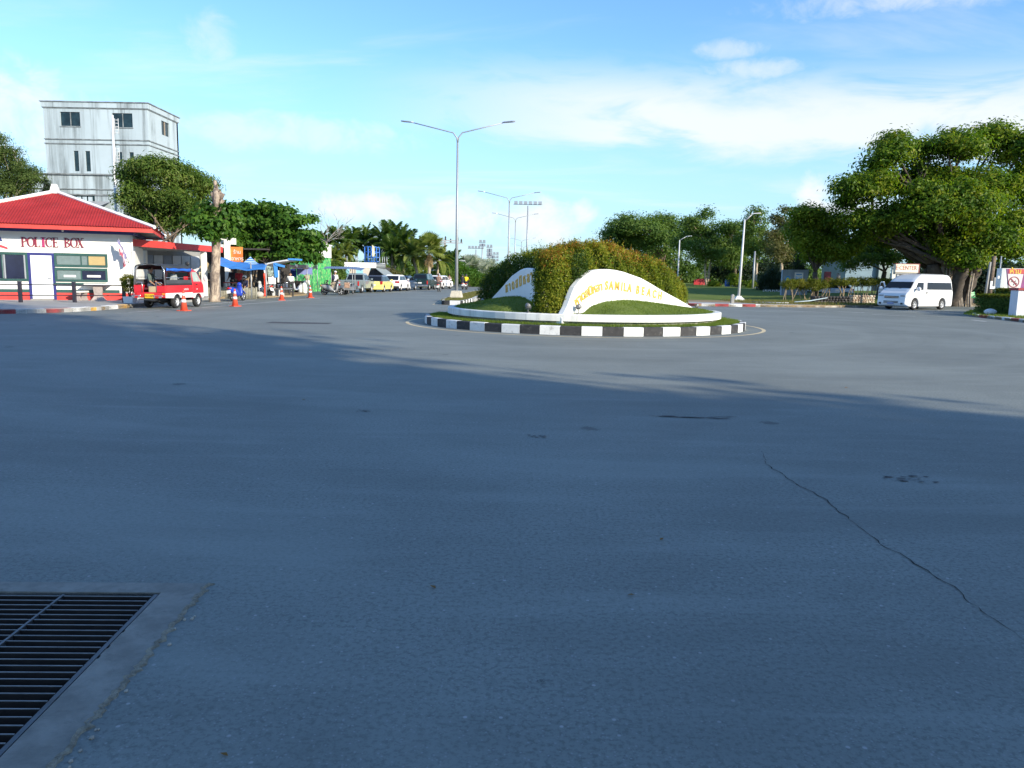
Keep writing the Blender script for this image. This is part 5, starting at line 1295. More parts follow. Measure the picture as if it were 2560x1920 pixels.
# ---------------------------------------------------------------- white minibus with its left front door open
def minibus():
 hd = math.radians(211.6); nose = Vector((math.cos(hd), math.sin(hd), 0)); left = Vector((-nose.y, nose.x, 0)); c = V(2262, 770, 47.8); c.z = 0
 t = thing('minibus', 'white high-roofed minibus with its far front door open, parked by the banyan', 'minibus', c - nose * 2.62 - left * .94, hd)
 P = paint('van_paint', (.74, .74, .74)); L, hw, zc, rw = 5.24, .94, .20, .34; xb, xn = -L / 2, L / 2; xr, xf = -1.48, 1.56
 pts = [(xb + .02, zc + .1), (xb + .08, zc)] + arch_pts(xr, rw, .40, zc) + arch_pts(xf, rw, .40, zc) + [(xn - .12, zc), (xn + .02, zc + .08), (xn + .05, .42), (xn + .02, .62), (xn - .03, .86), (xn - .14, 1.02), (xn - .42, 1.20), (xb + .04, 1.20), (xb, .9)]
 mb = MB(); extrude_side(mb, pts, hw, .06); mb.build('body', P, t)
 mb = MB(); mb.bb(xb + .2, xn - .3, -hw + .22, hw - .22, zc - .02, .9); mb.build('underbody', A['underbody'], t)
 # upper body with a raked front and rounded high roof
 def ring(z, x0, x1, w, k=.10): return [(x0 + k, -w, z), (x1 - k, -w, z), (x1 - k * .35, -w + k * .8, z), (x1, -w + k * 2.4, z), (x1, w - k * 2.4, z), (x1 - k * .35, w - k * .8, z), (x1 - k, w, z), (x0 + k, w, z), (x0, w - k, z), (x0, -w + k, z)]
 rings = [ring(1.18, xb + .02, xn - .38, hw - .005), ring(1.34, xb + .02, xn - .56, hw - .02), ring(1.76, xb + .06, xn - 1.00, hw - .085), ring(1.90, xb + .09, xn - 1.16, hw - .115), ring(2.08, xb + .13, xn - 1.50, hw - .18), ring(2.20, xb + .2, xn - 1.85, hw - .30), ring(2.26, xb + .4, xn - 2.3, hw - .52)]
 mb = MB(); mb.loft(rings, True, False); mb.build('cabin', P, t, .02)
 q = rings
 mb = MB(); mb.panel(q[1][3], q[1][4], q[2][4], q[2][3], -.14, 1.14, .02, .93, .012, .01); mb.build('windscreen', A['car_glass'], t)
 yR = lambda z: -(hw - .02 - (z - 1.34) / .42 * .065)
 for s in (-1, 1):
  Y = lambda z: s * (hw - .02 - (z - 1.34) / .42 * .065)
  def side_panel(x0, x1, x0t, x1t, z0, z1, name):
   a, b, c_, d = (x0, Y(z0), z0), (x1, Y(z0), z0), (x1t, Y(z1), z1), (x0t, Y(z1), z1)
   mb = MB()
   if s < 0: mb.panel(a, b, c_, d, off=.012, th=.012)
   else: mb.panel(b, a, d, c_, off=.012, th=.012)
   return mb.build(name, A['car_glass'], t)
  side_panel(xb + .18, .38, xb + .26, .30, 1.27, 1.72, 'side_window')
  if s > 0: side_panel(.78, 1.66, .70, 1.32, 1.25, 1.70, 'door_window')
  mb = MB(); mb.bb(-.9, -.885, s * (hw - .003), s * (hw + .004), .45, 1.2); mb.bb(.5, .512, s * (hw - .003), s * (hw + .004), .45, 1.2); mb.build('door_seam', A['underbody'], t)
  mb = MB(); mb.bb(.62, .78, s * (hw + .002), s * (hw + .035), 1.05, 1.09); mb.build('handle', A['chrome'], t)
  mb = MB(); mb.bb(.36, .44, s * (hw + .002), s * (hw + .035), 1.02, 1.12); mb.build('handle', A['trim_black'], t)
  mb = MB(); mb.bb(xn - .30, xn - .02, s * (hw - .40), s * (hw - .05), .70, .92); mb.build('headlight', A['lamp_clear'], t, .04)
  mb = MB(); mb.bb(xn - .1, xn + .055, s * (hw - .30), s * (hw - .14), .33, .45); mb.build('fog_light', A['trim_black'], t, .02)
  for xw in (xr, xf): wheel(t, (xw, s * (hw - .13), rw), rw, .22, 6, hub=.64)
 for z0, z1 in ((.72, .76), (.80, .85)):
  mb = MB(); mb.bb(xn - .08, xn + .035, -.46, .46, z0, z1); mb.build('grille', A['trim_black'], t)
 mb = MB(); mb.bb(xn - .06, xn + .04, -.50, .50, .764, .796); mb.build('grille_bar', A['chrome'], t)
 for z0, z1 in ((.50, .54), (.42, .47)):
  mb = MB(); mb.bb(xn, xn + .06, -.48, .48, z0, z1); mb.build('air_intake', A['trim_black'], t)
 mb = MB(); mb.bb(xn + .05, xn + .075, -.21, .21, .33, .46); mb.build('number_plate', mat('plate_blue', (.28, .32, .52), .5), t)
 # passenger door swung open, with window and mirror
 dr = None
 mb = MB(); mb.loft([[(0, y, .34), (-.86, y, .34), (-.90, y, 1.2), (-.82, y, 1.22), (-.74, y, 1.68), (-.66, y, 1.74), (-.36, y, 1.74), (.0, y, 1.25)] for y in (0, .06)]); mb.mat(0); d = mb.build('open_door', P, t, .01)
 d.location = (1.78, -hw - .02, 0); d.rotation_euler = (0, 0, math.radians(62))
 mb = MB(); mb.loft([[(-.12, y, 1.24), (-.74, y, 1.24), (-.66, y, 1.66), (-.37, y, 1.66)] for y in (-.006, .066)]); mb.build('door_window', A['car_glass'], d)
 mb = MB(); mb.bb(-.78, -.62, -.03, -.002, 1.02, 1.07); mb.bb(-.78, -.62, .062, .09, 1.02, 1.07); mb.build('handle', A['trim_black'], d)
 for own, yy, nm in ((d, .2, 1), (t, 0, 0)):
  mb = MB()
  if nm: mb.ball((-.14, -.24, 1.30), .15, 10, 8, (.9, 1.0, .9)); mb.tube([(-.1, -.03, 1.22), (-.14, -.2, 1.27)], .03)
  else: mb.ball((1.64, hw + .2, 1.30), .15, 10, 8, (.6, 1.0, .9)); mb.tube([(1.6, hw - .02, 1.22), (1.64, hw + .15, 1.27)], .03)
  mb.build('mirror', P, own)
 mb = MB(); mb.tube([(xn - .52, -.55, 1.33), (xn - .66, -.1, 1.42)], .012, 6); mb.tube([(xn - .52, .15, 1.33), (xn - .66, .6, 1.42)], .012, 6); mb.build('wiper', A['trim_black'], t)
 mb = MB(); mb.bb(-1.7, -1.1, -hw + .10, -hw + .11, 1.95, 2.1);
 return t
def thing_child(n, p, loc, rz): return None
minibus()

# ---------------------------------------------------------------- red open-sided truck taxi
def truck_taxi():
 a = math.radians(5); f = Vector((math.sin(a), math.cos(a), 0)); r = Vector((math.cos(a), -math.sin(a), 0)); rr = Vector((-14.5, 32.2, 0))
 c = rr + f * 1.65 - r * .70; t = thing('truck_taxi', 'red and white open-backed truck taxi with passengers and a rolled blue side blind', 'truck taxi', c, math.pi / 2 - a)
 red = paint('taxi_red', (.62, .02, .03)); wht = paint('taxi_white', (.80, .78, .76)); blk = A['trim_black']; hw = .69; rw = .275; xr, xf = -.72, 1.12; xb, xn = -1.65, 1.65
 # load bed: red upper side, white skirt
 for s in (-1, 1):
  y0, y1 = s * (hw - .05), s * hw
  mb = MB(); mb.bb(xb, .62, y0, y1, .66, .98); mb.build('bed_side', red, t, .012)
  pts = [(xb + .02, .46)] + arch_pts(xr, rw, .34, .44) + [(.62, .44), (.62, .657), (xb + .02, .657)]
  mb = MB(); mb.loft([[(x, s * (hw - .045), z) for x, z in pts], [(x, s * (hw + .004), z) for x, z in pts]]); mb.build('skirt', wht, t)
  mb = MB(); mb.bb(xb + .02, .60, y0 - s * .004, y1 + s * .006, .982, 1.05); mb.build('side_capping', blk, t)
  mb = MB(); mb.bb(xb + .12, .56, s * (hw - .035), s * (hw - .01), 1.052, 1.21); mb.build('side_board', mat('side_board', (.06, .065, .075), .5, var=.15), t)
  mb = MB(); mb.tube([(xb + .1, s * (hw - .02), 1.30), (.58, s * (hw - .02), 1.30)], .012, 6); mb.tube([(-.5, s * (hw - .02), 1.21), (-.5, s * (hw - .02), 1.30)], .01, 6); mb.build('side_rail', A['chrome'], t)
  mb = MB(); mb.tube([(xb + .03, s * (hw - .03), .98), (xb + .06, s * (hw - .07), 1.6), (xb + .10, s * (hw - .17), 1.78)], .035, 8); mb.tube([(.58, s * (hw - .03), 1.0), (.56, s * (hw - .06), 1.68)], .03, 8); mb.build('roof_post', mat('post_grey', (.12, .12, .13), .5), t)
  mb = MB(); mb.tube([(xb + .02, s * (hw - .01), .98), (xb + .045, s * (hw - .045), 1.6), (xb + .06, s * (hw - .16), 1.80), (xb + .06, 0, 1.85)], .018, 8); mb.build('roof_edge', A['chrome'], t)
  mb = MB(); mb.bb(xb + .05, .5, s * (hw - .34), s * (hw - .06), .78, .86); mb.build('bench', mat('taxi_seat', (.10, .02, .03), .6), t, .02)
  mb = MB(); mb.loft([[(xb + .06, s * (hw - .40), .69), (xb + .06, s * (hw - .005), .69), (xb + .06, s * (hw - .005), .96), (xb + .06, s * (hw - .40), .96)], [(xb - .012, s * (hw - .40), .69), (xb - .012, s * (hw - .005), .69), (xb - .012, s * (hw - .005), .96), (xb - .012, s * (hw - .40), .96)]]); mb.build('rear_panel', red, t, .01)
  mb = MB(); mb.tube([(xb - .02, s * .31, .70), (xb - .02, s * .31, 1.1), (xb - .02, s * .52, 1.1), (xb - .02, s * .56, 1.02)], .018, 8); mb.build('grab_rail', A['chrome'], t)
  mb = MB(); mb.bb(xb - .03, xb - .014, s * (hw - .14), s * (hw - .03), .58, .66); mb.build('reflector', A['lamp_amber'] if s < 0 else A['lamp_red'], t)
  mb = MB(); mb.bb(xb - .26, xb - .21, s * .30, s * .64, .46, .52); mb.tube([(xb - .24, s * .26, .55), (xb - .25, s * .66, .55), (xb - .12, s * .69, .52)], .016, 6); bm_ = mb.build('bumper', A['chrome'], t)
  mb = MB(); mb.bb(xb - .272, xb - .262, s * .38, s * .52, .45, .53); mb.build('tail_light', A['lamp_red'], bm_)
  for xw in (xr, xf): wheel(t, (xw, s * (hw - .09), rw), rw, .17, 5, hub=.62)
 mb = MB(); mb.bb(xb, .62, -hw + .06, hw - .06, .56, .66); mb.build('bed_floor', A['underbody'], t)
 mb = MB(); mb.bb(xb - .01, xb + .05, -hw + .02, hw - .02, .46, .685); mb.build('rear_sill', red, t, .01)
 mb = MB(); mb.bb(xb - .05, xb - .03, -.20, .20, .44, .62); pl = mb.build('number_plate', A['plate_yellow'], t)
 mb = MB(); mb.bb(xb - .2, xb - .02, -.35, .40, .36, .40); mb.build('rear_step', A['steel_dark'], t)
 mb = MB(); mb.bb(xb - .02, xb + .3, -.28, .04, .68, .93); mb.build('cushion', mat('cushion', (.45, .34, .20), .9), t, .02)
 mb = MB(); mb.bb(-1.5, 1.4, -.32, .32, .30, .54); mb.tube([(xr, -.6, rw), (xr, .6, rw)], .06, 8); mb.ball((xr, 0, rw), .13); mb.build('chassis', A['underbody'], t)
 # cab
 pts = [(.64, .40)] + arch_pts(xf, rw, .335, .40) + [(xn - .05, .40), (xn, .5), (xn, .82), (xn - .03, 1.0), (xn - .12, 1.10), (.64, 1.10)]
 mb = MB(); extrude_side(mb, pts, hw, .04); cabo = mb.build('cab', red, t)
 mb = MB(); mb.bb(.63, xn - .36, -hw - .004, -hw + .002, .42, .62); mb.bb(.63, xn - .36, hw - .002, hw + .004, .42, .62);
 B = [(.65, -hw + .01, 1.09), (xn - .12, -hw + .01, 1.09), (xn - .12, hw - .01, 1.09), (.65, hw - .01, 1.09)]; Rf = [(.66, -hw + .09, 1.60), (xn - .52, -hw + .09, 1.60), (xn - .52, hw - .09, 1.60), (.66, hw - .09, 1.60)]; Tp = [(.72, -hw + .2, 1.68), (xn - .66, -hw + .2, 1.68), (xn - .66, hw - .2, 1.68), (.72, hw - .2, 1.68)]
 mb = MB(); mb.loft([B, Rf, Tp]); mb.build('cab_top', red, t, .02)
 mb = MB(); mb.bb(.70, xn - .64, -hw + .18, hw - .18, 1.682, 1.70); mb.build('cab_roof', wht, t, .008)
 pale = mat('pale_glass', (.32, .38, .34), .06, var=.1, spec=.8)
 mb = MB(); mb.panel(B[0], B[1], Rf[1], Rf[0], .10, .88, .08, .9, .008, .01); mb.build('side_window', pale, t)
 mb = MB(); mb.panel(B[2], B[3], Rf[3], Rf[2], .12, .90, .08, .9, .008, .01); mb.build('side_window', pale, t)
 mb = MB(); mb.panel(B[1], B[2], Rf[2], Rf[1], .06, .94, .06, .92, .008, .01); mb.build('windscreen', pale, t)
 mb = MB(); mb.panel(B[3], B[0], Rf[0], Rf[3], .12, .88, .2, .85, .008, .01); mb.build('rear_window', A['car_glass'], t)
 for s in (-1, 1):
  mb = MB(); mb.tube([(xn - .2, s * hw, 1.1), (xn - .16, s * (hw + .14), 1.2)], .012, 6); mb.ball((xn - .16, s * (hw + .16), 1.26), .12, 8, 6, (.35, .8, 1.1)); mb.build('mirror', A['lamp_white'], t)
  mb = MB(); mb.bb(xn - .03, xn + .012, s * (hw - .28), s * (hw - .05), .66, .84); mb.build('headlight', A['lamp_clear'], t, .02)
  mb = MB(); mb.bb(.9, 1.02, s * (hw + .001), s * (hw + .025), .98, 1.02); mb.build('handle', A['trim_black'], t)
  mb = MB(); pp = [(.66, .41)] + [(x, z) for x, z in arch_pts(xf, rw, .338, .41)] + [(xn - .06, .41), (xn - .02, .5), (xn - .02, .62), (.66, .62)]
  mb.loft([[(x, s * (hw - .02), z) for x, z in pp], [(x, s * (hw + .005), z) for x, z in pp]]); mb.build('cab_skirt', wht, t)
 mb = MB(); mb.tube([(xn - .55, -.2, 1.7), (xn - .5, -.2, 1.86)], .012, 6); mb.lathe([(.03, -.03), (.09, -.02), (.10, .03), (.02, .05)], 12, (xn - .5, -.2, 1.92), 'X'); mb.build('loudspeaker', blk, t)
 # roof of the back: arched black canvas
 mb = MB(); rings = []
 for x in (xb + .04, xb + .1, -.6, .4, .74, .92):
  k = 1 if x < .5 else (.93 if x < .8 else .75); dz = 0 if x < .5 else (-.02 if x < .8 else -.07); ring = []
  for i in range(13):
   th = math.pi * i / 12; yy = -math.cos(th); zz = math.sin(th) ** .55; ring.append((x, yy * (hw - .04) * k, 1.66 + dz + .21 * zz))
  ring += [(x, y * .985, z - .03) for (_, y, z) in ring[::-1]]; rings.append(ring)
 mb.loft(rings, True, True); mb.build('canopy_roof', mat('canvas_black', (.035, .038, .04), .6, var=.2), t)
 mb = MB(); mb.loft([[(x, -hw + .015 - .02 * math.sin(x * 7), 1.70 - .015 * math.sin(x * 9)), (x, -hw - .035, 1.66 + .02 * math.sin(x * 5)), (x, -hw - .03, 1.58 - .025 * math.sin(x * 6)), (x, -hw + .02, 1.585)] for x in [xb + .14 + .1 * i for i in range(21)]], True, True); mb.build('rolled_blind', mat('blind_blue', (.02, .12, .52), .5, var=.2), t)
 for i, (w_, z) in enumerate(((.16, .80), (.05, .80))):
  pass
 for (x, s_) in ((.05, 'รถรับจ้าง'), (1.0, 'ทบ')):
  text(s_, 'lettering', .11 if x < .5 else .09, A['plate_white'], t, (x, -hw - .008, .80), (math.pi / 2, 0, 0), .002)
 text('10-5409', 'lettering', .12, A['trim_black'], pl, (xb - .052, 0, .53), (math.pi / 2, 0, -math.pi / 2), .002)
 mb = MB(); mb.bb(.2, .54, -hw + .14, -hw + .2, .9, 1.35); mb.build('seat_back', red, t, .02)
 # two passengers riding in the back
 for (x, y, col, lab, r_) in ((-.95, .36, (.16, .22, .20), 'person in dark clothes seated on the left bench of the red truck taxi', -math.pi / 2), (-.2, -.30, (.55, .60, .62), 'person in pale shirt seated on the right bench of the red truck taxi', math.pi / 2)):
  M = Matrix.Rotation(math.pi / 2 - a, 3, 'Z'); w = c + M @ Vector((x, y, 0)); sh = .88 - .78
  person(lab, (w.x, w.y, .62), math.pi / 2 - a + r_, {'hip': .36, 'lean': 2, 'legs': ((84, 40), (84, 40)), 'spread': 6, 'arms': ((14, 6, 40), (14, 6, 40))}, [tuple(q * .5 for q in col), (.05, .06, .10)], 'passengers in the red truck taxi', .92)  # shirt tone halved: the dim taxi interior put into the colour
 return t
truck_taxi()

# ---------------------------------------------------------------- motor scooters
def scooter(label, loc, rz, col, group=None, lean=0.0, steer=0.0, rack=False, cat='motorbike'):
 t = thing('motor_scooter', label, cat, loc, rz, group); t.rotation_euler = (math.radians(lean), 0, rz)
 P = paint('scooter_paint', col); r = .27
 for x in (-.60, .62):
  mb = MB(); prof = [(r + .045 * math.cos(q) - .045, .045 * math.sin(q)) for q in [2 * math.pi * i / 8 for i in range(9)]]; mb.lathe(prof, 22, (x, 0, r), 'Y'); w = mb.build('wheel', A['rubber'], t)
  mb = MB(); mb.lathe([(r - .085, -.02), (r - .06, -.02), (r - .06, .02), (r - .085, .02), (r - .085, -.02)], 20, (x, 0, r), 'Y')
  for k in range(5): R = Matrix.Rotation(2 * math.pi * k / 5, 3, 'Y'); mb.box(Vector((x, 0, r)) + R @ Vector((.1, 0, 0)), (.19, .02, .03), R=R)
  mb.build('rim', A['rim'], w)
 sec = lambda x, z0, z1, w, k=.6: [(x, -w * k, z0), (x, w * k, z0), (x, w, z0 + (z1 - z0) * .4), (x, w * .9, z1 - .02), (x, w * .5, z1), (x, -w * .5, z1), (x, -w * .9, z1 - .02), (x, -w, z0 + (z1 - z0) * .4)]
 mb = MB(); mb.loft([sec(-.86, .66, .76, .05), sec(-.75, .52, .78, .11), sec(-.5, .42, .76, .15), sec(-.2, .34, .72, .15), sec(-.02, .28, .52, .14), sec(.12, .27, .36, .15), sec(.26, .27, .36, .15)], True, True); mb.build('rear_body', P, t)
 mb = MB(); mb.loft([[(x + .0, -w, z), (x + .05, 0, z), (x, w, z), (x - .07, w * .8, z), (x - .07, -w * .8, z)] for x, z, w in ((.30, .27, .14), (.36, .45, .18), (.40, .70, .17), (.42, .86, .12))], True, True); mb.build('leg_shield', P, t)
 mb = MB(); mb.loft([[(.62 + rr * math.cos(a_), y, r + rr * math.sin(a_)) for y in (-.06, 0, .06) for rr in (.315,)] + [(.62 + .30 * math.cos(a_), y, r + .30 * math.sin(a_)) for y in (.055, 0, -.055)] for a_ in [math.radians(q) for q in (20, 45, 70, 95, 120, 150)]], True, True); mb.build('mudguard', P, t)
 mb = MB(); mb.tube([(.62, -.07, r), (.50, -.06, .62), (.44, 0, .82)], .022, 6); mb.tube([(.62, .07, r), (.50, .06, .62), (.44, 0, .82)], .022, 6); mb.build('fork', A['steel_dark'], t)
 mb = MB(); mb.loft([sec(-.80, .78, .84, .09), sec(-.55, .76, .84, .13), sec(-.25, .74, .80, .13), sec(-.05, .70, .76, .10)], True, True); mb.build('seat', A['trim_black'], t)
 mb = MB(); mb.tube([(.36, -.34, .98), (.42, -.12, .96), (.44, 0, .95), (.42, .12, .96), (.36, .34, .98)], .016, 8); mb.tube([(.36, -.36, .98), (.375, -.24, .98)], .026, 8); mb.tube([(.36, .36, .98), (.375, .24, .98)], .026, 8); mb.build('handlebar', A['trim_black'], t)
 mb = MB(); mb.ball((.46, 0, .93), .13, 10, 8, (.8, 1.1, .8)); mb.build('headlight_cowl', P, t)
 mb = MB(); mb.ball((.55, 0, .93), .07, 8, 6, (.5, 1.2, .8)); mb.build('headlight', A['lamp_clear'], t)
 for s in (-1, 1):
  mb = MB(); mb.tube([(.40, s * .20, .97), (.38, s * .28, 1.14)], .008, 5); mb.ball((.38, s * .29, 1.18), .055, 8, 6, (.3, 1.1, .9)); mb.build('mirror', A['trim_black'], t)
  mb = MB(); mb.ball((-.82, s * .12, .70), .035, 6, 5); mb.build('indicator', A['lamp_amber'], t)
 mb = MB(); mb.ball((-.86, 0, .71), .075, 8, 6, (.6, 1.3, .8)); mb.build('tail_light', A['lamp_red'], t)
 mb = MB(); mb.box((-.90, 0, .52), (.012, .22, .17), R=Matrix.Rotation(.2, 3, 'Y')); mb.build('number_plate', A['plate_white'], t)
 mb = MB(); mb.tube([(-.1, -.13, .22), (-.5, -.15, .26), (-.85, -.15, .36)], [.025, .045, .05], 8); mb.build('exhaust', A['steel_dark'], t)
 mb = MB(); mb.box((-.80, 0, .44), (.22, .14, .02), R=Matrix.Rotation(-.6, 3, 'Y')); mb.build('rear_mudguard', A['trim_black'], t)
 mb = MB(); mb.tube([(-.6, .08, r), (-.2, .1, .30), (.1, .05, .28)], .04, 6); mb.build('engine', A['steel_dark'], t)
 return t
def rider(label, loc, rz, cols, hat, dx=-.32, z=.84, group=None, lean=8):
 p = Vector(loc) + Matrix.Rotation(rz, 3, 'Z') @ Vector((dx, 0, 0))
 return person(label, (p.x, p.y, z - .66 - .0), rz, {'hip': .76, 'lean': lean, 'legs': ((78, 86), (78, 86)), 'spread': 10, 'arms': ((44, 14, 22), (44, 14, 22)), 'long': True}, cols, group, 1.0, hat)
H2 = math.pi / 2
g = G(606, 752); scooter('blue motor scooter parked with its tail to the road beside the orange cones', (-15.2, 42.6, 0), H2 - .12, (.015, .05, .42), 'motor scooters', -9)
# ------------------------------------------------------------------ parked scooters, riders, people
g = 'motor scooters'
def gr(px, Y): p = V(px, 700, Y); return Vector((p.x, p.y, 0))
scooter('maroon motor scooter parked side-on to the left of the person in orange', gr(779, 70), .3, (.22, .02, .04), g)
scooter('black motor scooter standing behind the person in orange', gr(806, 71), .5, (.03, .035, .04), g)
scooter('silver motor scooter half hidden behind the twisted tree stems', gr(659, 50.5), H2 + .9, (.45, .46, .47), g)
scooter('white and blue motor scooter behind the bending person in white', gr(744, 60), -2.3, (.55, .60, .70), g)
scooter('dark scooter seen head-on beside the sidecar awning post', gr(876, 61.5), -H2 - .1, (.07, .08, .10), g)

def sidecar():
 t = thing('sidecar_motorbike', 'grey vendor motorbike with roofed sidecar and a wooden slat crate', 'sidecar', gr(828, 58), .02)
 # the bike itself, side-on, is the scooter below; this is the frame, roof, crate and third wheel
 st = A['steel_dark']
 posts = [(-.15, .75), (1.45, .75), (-.15, 1.75), (1.45, 1.75)]
 for x, y in posts:
  mb = MB(); mb.tube([(x, y, .3), (x, y, 1.98)], .022, 6); mb.build('post', A['galv'], t)
 mb = MB(); n = 34; vs = []; fs = []
 for i in range(n + 1):
  x = -.75 + 2.9 * i / n; zz = .035 if i % 2 else 0; dip = -.10 * max(0, (x - 1.4) / .75) ** 1.5
  vs += [(x, .25, 1.95 + zz + dip), (x, 2.05, 2.12 + zz + dip)]
  if i: fs.append((2 * i - 2, 2 * i, 2 * i + 1, 2 * i - 1))
 mb.add(vs, fs); o = mb.build('roof', mat('awning_blue', (.10, .14, .24), .5, var=.2), t); md = o.modifiers.new('t', 'SOLIDIFY'); md.thickness = .012
 mb = MB(); mb.bb(-.2, 1.5, .70, 1.8, .38, .44); mb.bb(-.2, 1.5, .70, .74, .44, .62); mb.bb(-.2, 1.5, 1.76, 1.8, .44, .62); mb.build('sidecar_tray', A['metal_grey'], t)
 mb = MB(); mb.tube([(.1, .0, .34), (.1, .8, .38)], .025, 6); mb.tube([(.7, .0, .34), (.7, .8, .38)], .025, 6); mb.build('frame', st, t)
 wheel(t, (.65, 1.85, .25), .25, .08, 8)
 wood = mat('slat_wood', (.42, .34, .25), .9, var=.25, scale=8)
 for i in range(6):
  x = .02 + i * .10; mb = MB(); mb.bb(x, x + .07, -.30, -.27, .20, .98); mb.build('slat', wood, t)
 for z in (.28, .86):
  mb = MB(); mb.bb(0, .6, -.268, -.24, z, z + .05); mb.build('batten', wood, t)
 scooter('grey motor scooter pulling the roofed vendor sidecar, seen side-on', gr(831, 57.6), .03, (.30, .31, .33), g)
 mb = MB(); mb.bb(1.0, 1.35, -.2, .15, .55, .95); o = mb.build('goods_box', mat('goods', (.32, .20, .14), .9, var=.4, scale=7), t, .02)
sidecar()

person('person in white shirt bending over the stall counter, back to the road', gr(727, 53.0), H2 + .35, {'lean': 38, 'nod': 30, 'legs': ((4, 8), (-4, 6)), 'arms': ((22, 10, 30), (28, 10, 35))}, [(.78, .78, .76), (.03, .03, .035)], 'people at the market')
person('person in olive beige shirt and pale trousers leaning over a table', gr(769, 62.5), H2 + .5, {'lean': 26, 'nod': 30, 'legs': ((3, 6), (-6, 4)), 'arms': ((40, 8, 30), (36, 8, 30))}, [(.34, .32, .22), (.66, .66, .62)], 'people at the market')
o_, lm = person('person in orange shirt with a dark shoulder strap, back turned', gr(796, 74.5), H2 + .1, {'lean': 2, 'legs': ((2, 3), (-3, 3)), 'arms': ((2, 12, 15), (0, 12, 18))}, [(.85, .33, .02), (.10, .095, .085)], 'people at the market', 1.02)
mb = MB(); mb.tube([(-.03, -.12, 1.46), (-.13, -.02, 1.30), (-.15, .10, 1.12), (-.06, .19, .98)], .016, 6); mb.build('strap', A['black'], o_)
o_, lm = person('person in white shirt with a dark backpack under the sidecar awning', gr(837, 64.5), H2 - .2, {'lean': 8, 'nod': 15, 'legs': ((2, 3), (-3, 3)), 'arms': ((6, 12, 18), (4, 10, 22))}, [(.80, .78, .78), (.03, .03, .04)], 'people at the market', 1.03, ((.78, .74, .74), 'cap'))
mb = MB(); mb.ball((-.20, .05, 1.22), .2, 10, 8, (.5, .75, 1.15)); mb.build('backpack', mat('bag_navy', (.03, .03, .07), .8), o_)
person('person in black standing in the shade under the blue tarpaulin', gr(582, 49) + Vector((0, 0, .1)), H2 + .8, {'lean': 3, 'legs': ((2, 3), (-3, 3)), 'arms': ((10, 8, 40), (6, 8, 20))}, [(.03, .022, .03), (.025, .025, .03)], 'people at the market')
person('person in red shirt and white helmet under the blue tarpaulin', gr(598, 48.5) + Vector((0, 0, .1)), H2 + .2, {'lean': 4, 'legs': ((2, 3), (-3, 3)), 'arms': ((12, 8, 40), (6, 8, 30))}, [(.40, .03, .04), (.03, .03, .05)], 'people at the market', .97, ((.78, .77, .74), 'cap'))
person('person in navy jacket and white helmet sitting behind the blue scooter', gr(614, 47.5) + Vector((0, 0, .1)), -H2 - .2, SIT(.46, 10), [(.02, .025, .07), (.02, .02, .03)], 'people at the market', 1.0, ((.74, .74, .72), 'helmet'))
person('person in striped brown shirt standing at the far kerb beyond the lamp post', gr(1123, 97), H2, {'lean': 1, 'legs': ((2, 3), (-3, 3)), 'arms': ((2, 12, 15), (0, 12, 18))}, [(.30, .20, .17), (.05, .045, .05)], None)

def ridden(px, Y, rz, lab_s, col, lab_r, cols, hat, pillion=None):
 p = gr(px, Y); scooter(lab_s, p, rz, col, g); rider(lab_r, p, rz, cols, hat, group='scooter riders')
 if pillion: rider(pillion[0], p, rz, pillion[1], pillion[2], dx=-.62, z=.83, group='scooter riders')
ridden(1098, 76, H2 - .06, 'grey motor scooter ridden away along the road nearest the lamp post', (.36, .40, .38), 'person in white helmet driving the grey scooter', [(.30, .18, .14), (.05, .05, .06)], ((.80, .80, .78), 'helmet'), ('person in brown top riding pillion on the grey scooter', [(.22, .13, .10), (.08, .06, .06)], ((.08, .05, .05), 'helmet')))
ridden(1166, 90, H2 - .04, 'dark motor scooter under the rider in bright yellow', (.03, .03, .04), 'person in bright yellow shirt riding a dark scooter', [(.85, .62, .02), (.03, .03, .05)], ((.04, .04, .04), 'helmet'))
ridden(1157, 92, H2 - .02, 'white and red motor scooter beside the yellow-shirted rider', (.60, .58, .58), 'person in black riding the white scooter', [(.03, .03, .04), (.03, .03, .05)], ((.03, .03, .03), 'helmet'))
ridden(1196, 118, H2 - .04, 'small dark motor scooter farthest up the road', (.05, .05, .06), 'person in dark clothes on the farthest scooter', [(.05, .05, .06), (.04, .04, .05)], ((.03, .03, .03), 'helmet'))

# ------------------------------------------------------------------ traffic cones
A['cone'] = mat('cone_orange', (.68, .09, .045), .5, var=.08, dirt=(.45, .10, .06), dirt_amt=.3)
A['cone_band'] = mat('cone_band', (.80, .78, .78), .35, var=.04)
def cone(label, loc, h=.78):
 t = thing('traffic_cone', label, 'traffic cone', loc, RND.random() * 3, 'orange cones along the kerbside bay')
 mb = MB(); mb.bb(-.2, .2, -.2, .2, 0, .035); mb.build('base', A['cone'], t, .01)
 R = lambda z: .145 - (.145 - .028) * (z - .036) / (h - .036)
 mb = MB(); mb.lathe([(R(.036), .036), (R(h), h), (R(h) * .6, h + .008)], 18); mb.build('body', A['cone'], t)
 for z0, z1 in ((h * .42, h * .56), (h * .74, h * .86)):
  mb = MB(); mb.lathe([(R(z0) + .004, z0), (R(z1) + .004, z1)], 18); mb.build('reflective_band', A['cone_band'], t)
cone('orange traffic cone with two white bands beside the red truck rear wheel', gr(457, 31.0), .82)
cone('orange traffic cone with white bands in front of the blue scooter', gr(586, 36.0), .80)
cone('orange traffic cone with white bands before the white food cart', gr(703, 45.0), .80)
cone('orange traffic cone farthest up the bay before the beige-shirted person', gr(775, 50.5), .80)
